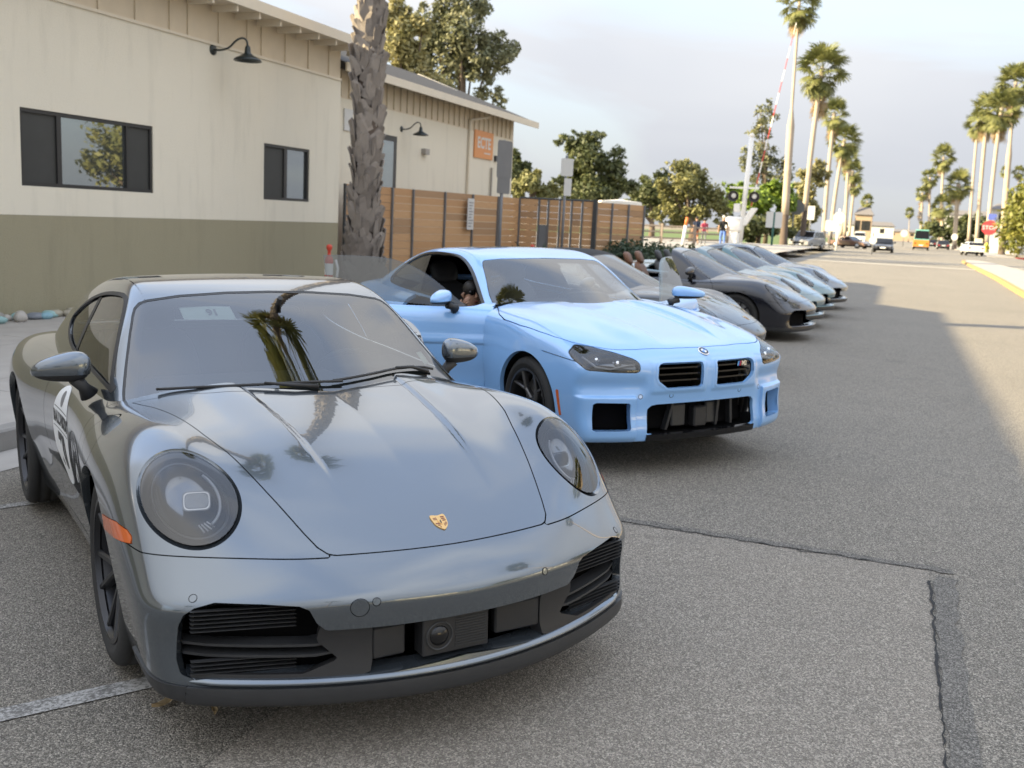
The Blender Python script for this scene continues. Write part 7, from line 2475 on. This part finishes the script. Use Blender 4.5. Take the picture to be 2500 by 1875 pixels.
def person(mat4, H, label, colors, stride=.18, arm=.12, hair='hair_dark', seated=False, pose=None, glasses=False):
    """x forward, z up; colors = (shirt, trousers, shoes); one continuous body"""
    e = empty('person', mat4, label=label, cat='person')
    k = H / 1.75
    J = dict(pel=(0, 0, .95), spine=(0, 0, 1.12), chest=(.01, 0, 1.33), neck=(.0, 0, 1.49), hb=(.02, 0, 1.57), ht=(.03, 0, 1.70),
             sl=(0, .17, 1.41), el=(-.05 - arm, .23, 1.14), wl=(.06 - arm * .6, .25, .91), sr=(0, -.17, 1.41), er=(-.05 + arm, -.23, 1.14), wr=(.08 + arm, -.25, .92),
             hl=(0, .09, .90), kl=(.03 + stride * .55, .10, .50), al=(stride * .9 - .04, .10, .09), tl=(stride * .9 + .14, .11, .04),
             hr=(0, -.09, .90), kr=(.03 - stride * .4, -.10, .50), ar=(-stride * 1.0 - .02, -.10, .11), tr=(-stride * 1.0 + .15, -.11, .05))
    if seated:
        J.update(kl=(.42, .12, .96), al=(.50, .12, .56), tl=(.66, .13, .52), kr=(.42, -.12, .96), ar=(.50, -.12, .56), tr=(.66, -.13, .52))
    if pose: J.update(pose)
    R = dict(pel=(.15, .12), spine=(.135, .105), chest=(.155, .115), neck=.058, hb=.075, ht=.085, sl=.075, el=.045, wl=.033, sr=.075, er=.045, wr=.033, hl=.095, kl=.062, al=.045, tl=.040, hr=.095, kr=.062, ar=.045, tr=.040)
    names = list(J)
    ed = [('pel', 'spine'), ('spine', 'chest'), ('chest', 'neck'), ('neck', 'hb'), ('hb', 'ht'), ('chest', 'sl'), ('sl', 'el'), ('el', 'wl'), ('chest', 'sr'), ('sr', 'er'), ('er', 'wr'), ('pel', 'hl'), ('hl', 'kl'), ('kl', 'al'), ('al', 'tl'), ('pel', 'hr'), ('hr', 'kr'), ('kr', 'ar'), ('ar', 'tr')]
    me = skin_mesh([tuple(np.array(J[n]) * k) for n in names], [(names.index(a), names.index(c)) for a, c in ed], [tuple(np.array(R[n]) * k) if hasattr(R[n], '__len__') else R[n] * k for n in names])
    # hands: palm and five fingers on each wrist, joined to the body mesh
    bm = bmesh.new(); bm.from_mesh(me)
    tmp = MB()
    for w_, el_, sg in (('wl', 'el', 1), ('wr', 'er', -1)):
        p = np.array(J[w_]) * k; d = p - np.array(J[el_]) * k; d /= np.linalg.norm(d)
        sd = np.cross(d, [0, 1, 0]); sd /= np.linalg.norm(sd) + 1e-9
        tmp.tube([p - d * .01, p + d * .05 * k, p + d * .10 * k], [.030 * k, .040 * k, .034 * k], 8)
        for f, L in zip((-1.5, -.5, .5, 1.5), (.06, .078, .082, .07)):
            q = p + d * .095 * k + sd * f * .017 * k
            tmp.tube([q, q + d * L * .5 * k, q + d * L * .92 * k + np.array([.012, -.012 * sg, 0]) * k], [.0095 * k, .0085 * k, .006 * k], 5)
        q = p + d * .03 * k + sd * .035 * k
        tmp.tube([q, q + (d * .6 + sd * .7) * .035 * k, q + (d * 1.0 + sd * .7) * .06 * k], [.011 * k, .010 * k, .007 * k], 5)
    # face: nose, ears
    hd = np.array(J['hb']) * k; tp = np.array(J['ht']) * k; mid = (hd + tp) / 2
    tmp.tube([mid + np.array([.075, 0, .02]) * k, mid + np.array([.105, 0, -.015]) * k, mid + np.array([.085, 0, -.025]) * k], [.010 * k, .016 * k, .010 * k], 6)
    for sg in (-1, 1): tmp.tube([mid + np.array([0, .078 * sg, .02]) * k, mid + np.array([-.015, .092 * sg, 0]) * k, mid + np.array([0, .078 * sg, -.03]) * k], [.010 * k, .016 * k, .008 * k], 6)
    t2 = tmp.mesh('hands', MT['skin'], True); bm.from_mesh(t2)
    bm.to_mesh(me); bm.free(); bpy.data.meshes.remove(t2)
    me.name = 'body'
    for c in (MT['skin'],) + tuple(colors[:3]): me.materials.append(c)
    idx = []
    for f in me.polygons:
        x, y, z = np.array(f.center) / k
        if z > 1.475: i = 0
        elif z > .92 and (abs(y) < .22 or z > 1.22) : i = 1
        elif abs(y) > .19 and z > .70: i = 0
        elif z < .10: i = 3
        elif len(colors) > 3 and z < .52: i = 0
        else: i = 2
        if seated: i = 0 if z > 1.475 else (1 if (z > 1.0 and abs(y) < .26) else (0 if abs(y) > .2 else 2))
        idx.append(i)
    me.polygons.foreach_set('material_index', idx); me.polygons.foreach_set('use_smooth', [True] * len(idx))
    link('body', me, e)
    hm = blob('hair', e, MT[hair], tuple(mid + np.array([-.022, 0, .045]) * k), tuple(np.array([.092, .088, .085]) * k), 18, 2.1)
    for sg in (-1, 1): blob('eye', e, MT['black_ink'], tuple(mid + np.array([.082, .032 * sg, .022]) * k), tuple(np.array([.008, .012, .007]) * k), 8, 2)
    blob('mouth', e, MT['badge_red'], tuple(mid + np.array([.080, 0, -.055]) * k), tuple(np.array([.008, .022, .006]) * k), 8, 2)
    if glasses:
        for sg in (-1, 1): blob('sunglass_lens', e, MT['gloss_black'], tuple(mid + np.array([.090, .034 * sg, .022]) * k), tuple(np.array([.010, .030, .022]) * k), 12, 2.4)
        for sg in (-1, 1):
            b = MB(); b.tube([mid + np.array([.088, .06 * sg, .028]) * k, mid + np.array([0, .088 * sg, .028]) * k], .004, 5); b.build('sunglass_arm', MT['gloss_black'], e)
    return e


def facing(pos, az):
    return Matrix.Translation(Vector(pos)) @ Matrix.Rotation(az, 4, 'Z')
def cl(name, c): return grained(name, c, .85, .15, 8)
C_ = dict(navy=cl('navy_cloth', (.012, .022, .055)), brown=cl('rust_cloth', (.24, .075, .03)), pink=cl('pink_cloth', (.45, .05, .09)), black=cl('black_cloth', (.012, .012, .014)), blue=cl('blue_cloth', (.10, .19, .50)), grey=cl('grey_cloth', (.16, .17, .18)), shoe=cl('dark_shoe', (.03, .028, .026)))
az_away = math.atan2(RD[1], RD[0])
p1 = person(facing(RW(-12.05, 64.5, .51), az_away + .5), 1.78, 'walker in navy shirt and rust coloured shorts by the marker post', (C_['navy'], C_['brown'], C_['shoe'], 1))
bp_ = MB(); bp_.box(-.26, -.10, -.15, .15, 1.05, 1.42); o = bp_.build('backpack', C_['navy'], bevel=.05, mat=p1.matrix_world.copy()); tag(o, 'navy backpack on the back of the walker in rust shorts', 'backpack')
person(facing(RW(-11.9, 66.5, .51), az_away + .3), 1.68, 'walker in a pink top just behind the navy shirted walker', (C_['pink'], C_['grey'], C_['shoe']))
man = person(facing(RW(-9.55, 59.5, .51), az_away + .15), 1.86, 'older person with white hair in black vest over a blue shirt', (C_['black'], C_['blue'], C_['shoe']), hair='hair_white')
# passenger in the blue car
hp = MM2 @ Vector((-1.52, -.50, 1.045))
Rm = MM2.to_3x3()
m = Matrix.Translation(hp) @ (Rm.to_4x4()) @ Matrix.Rotation(-.25, 4, 'Z') @ Matrix.Translation((-.02, 0, -1.63))
person(m, 1.72, 'passenger with dark hair and sunglasses in grey top inside the light blue coupe', (C_['grey'], C_['black'], C_['shoe']), seated=True, glasses=True,
       pose=dict(er=(.16, -.30, 1.28), wr=(.30, -.20, 1.50), el=(.10, .22, 1.16), wl=(.32, .16, 1.14)))
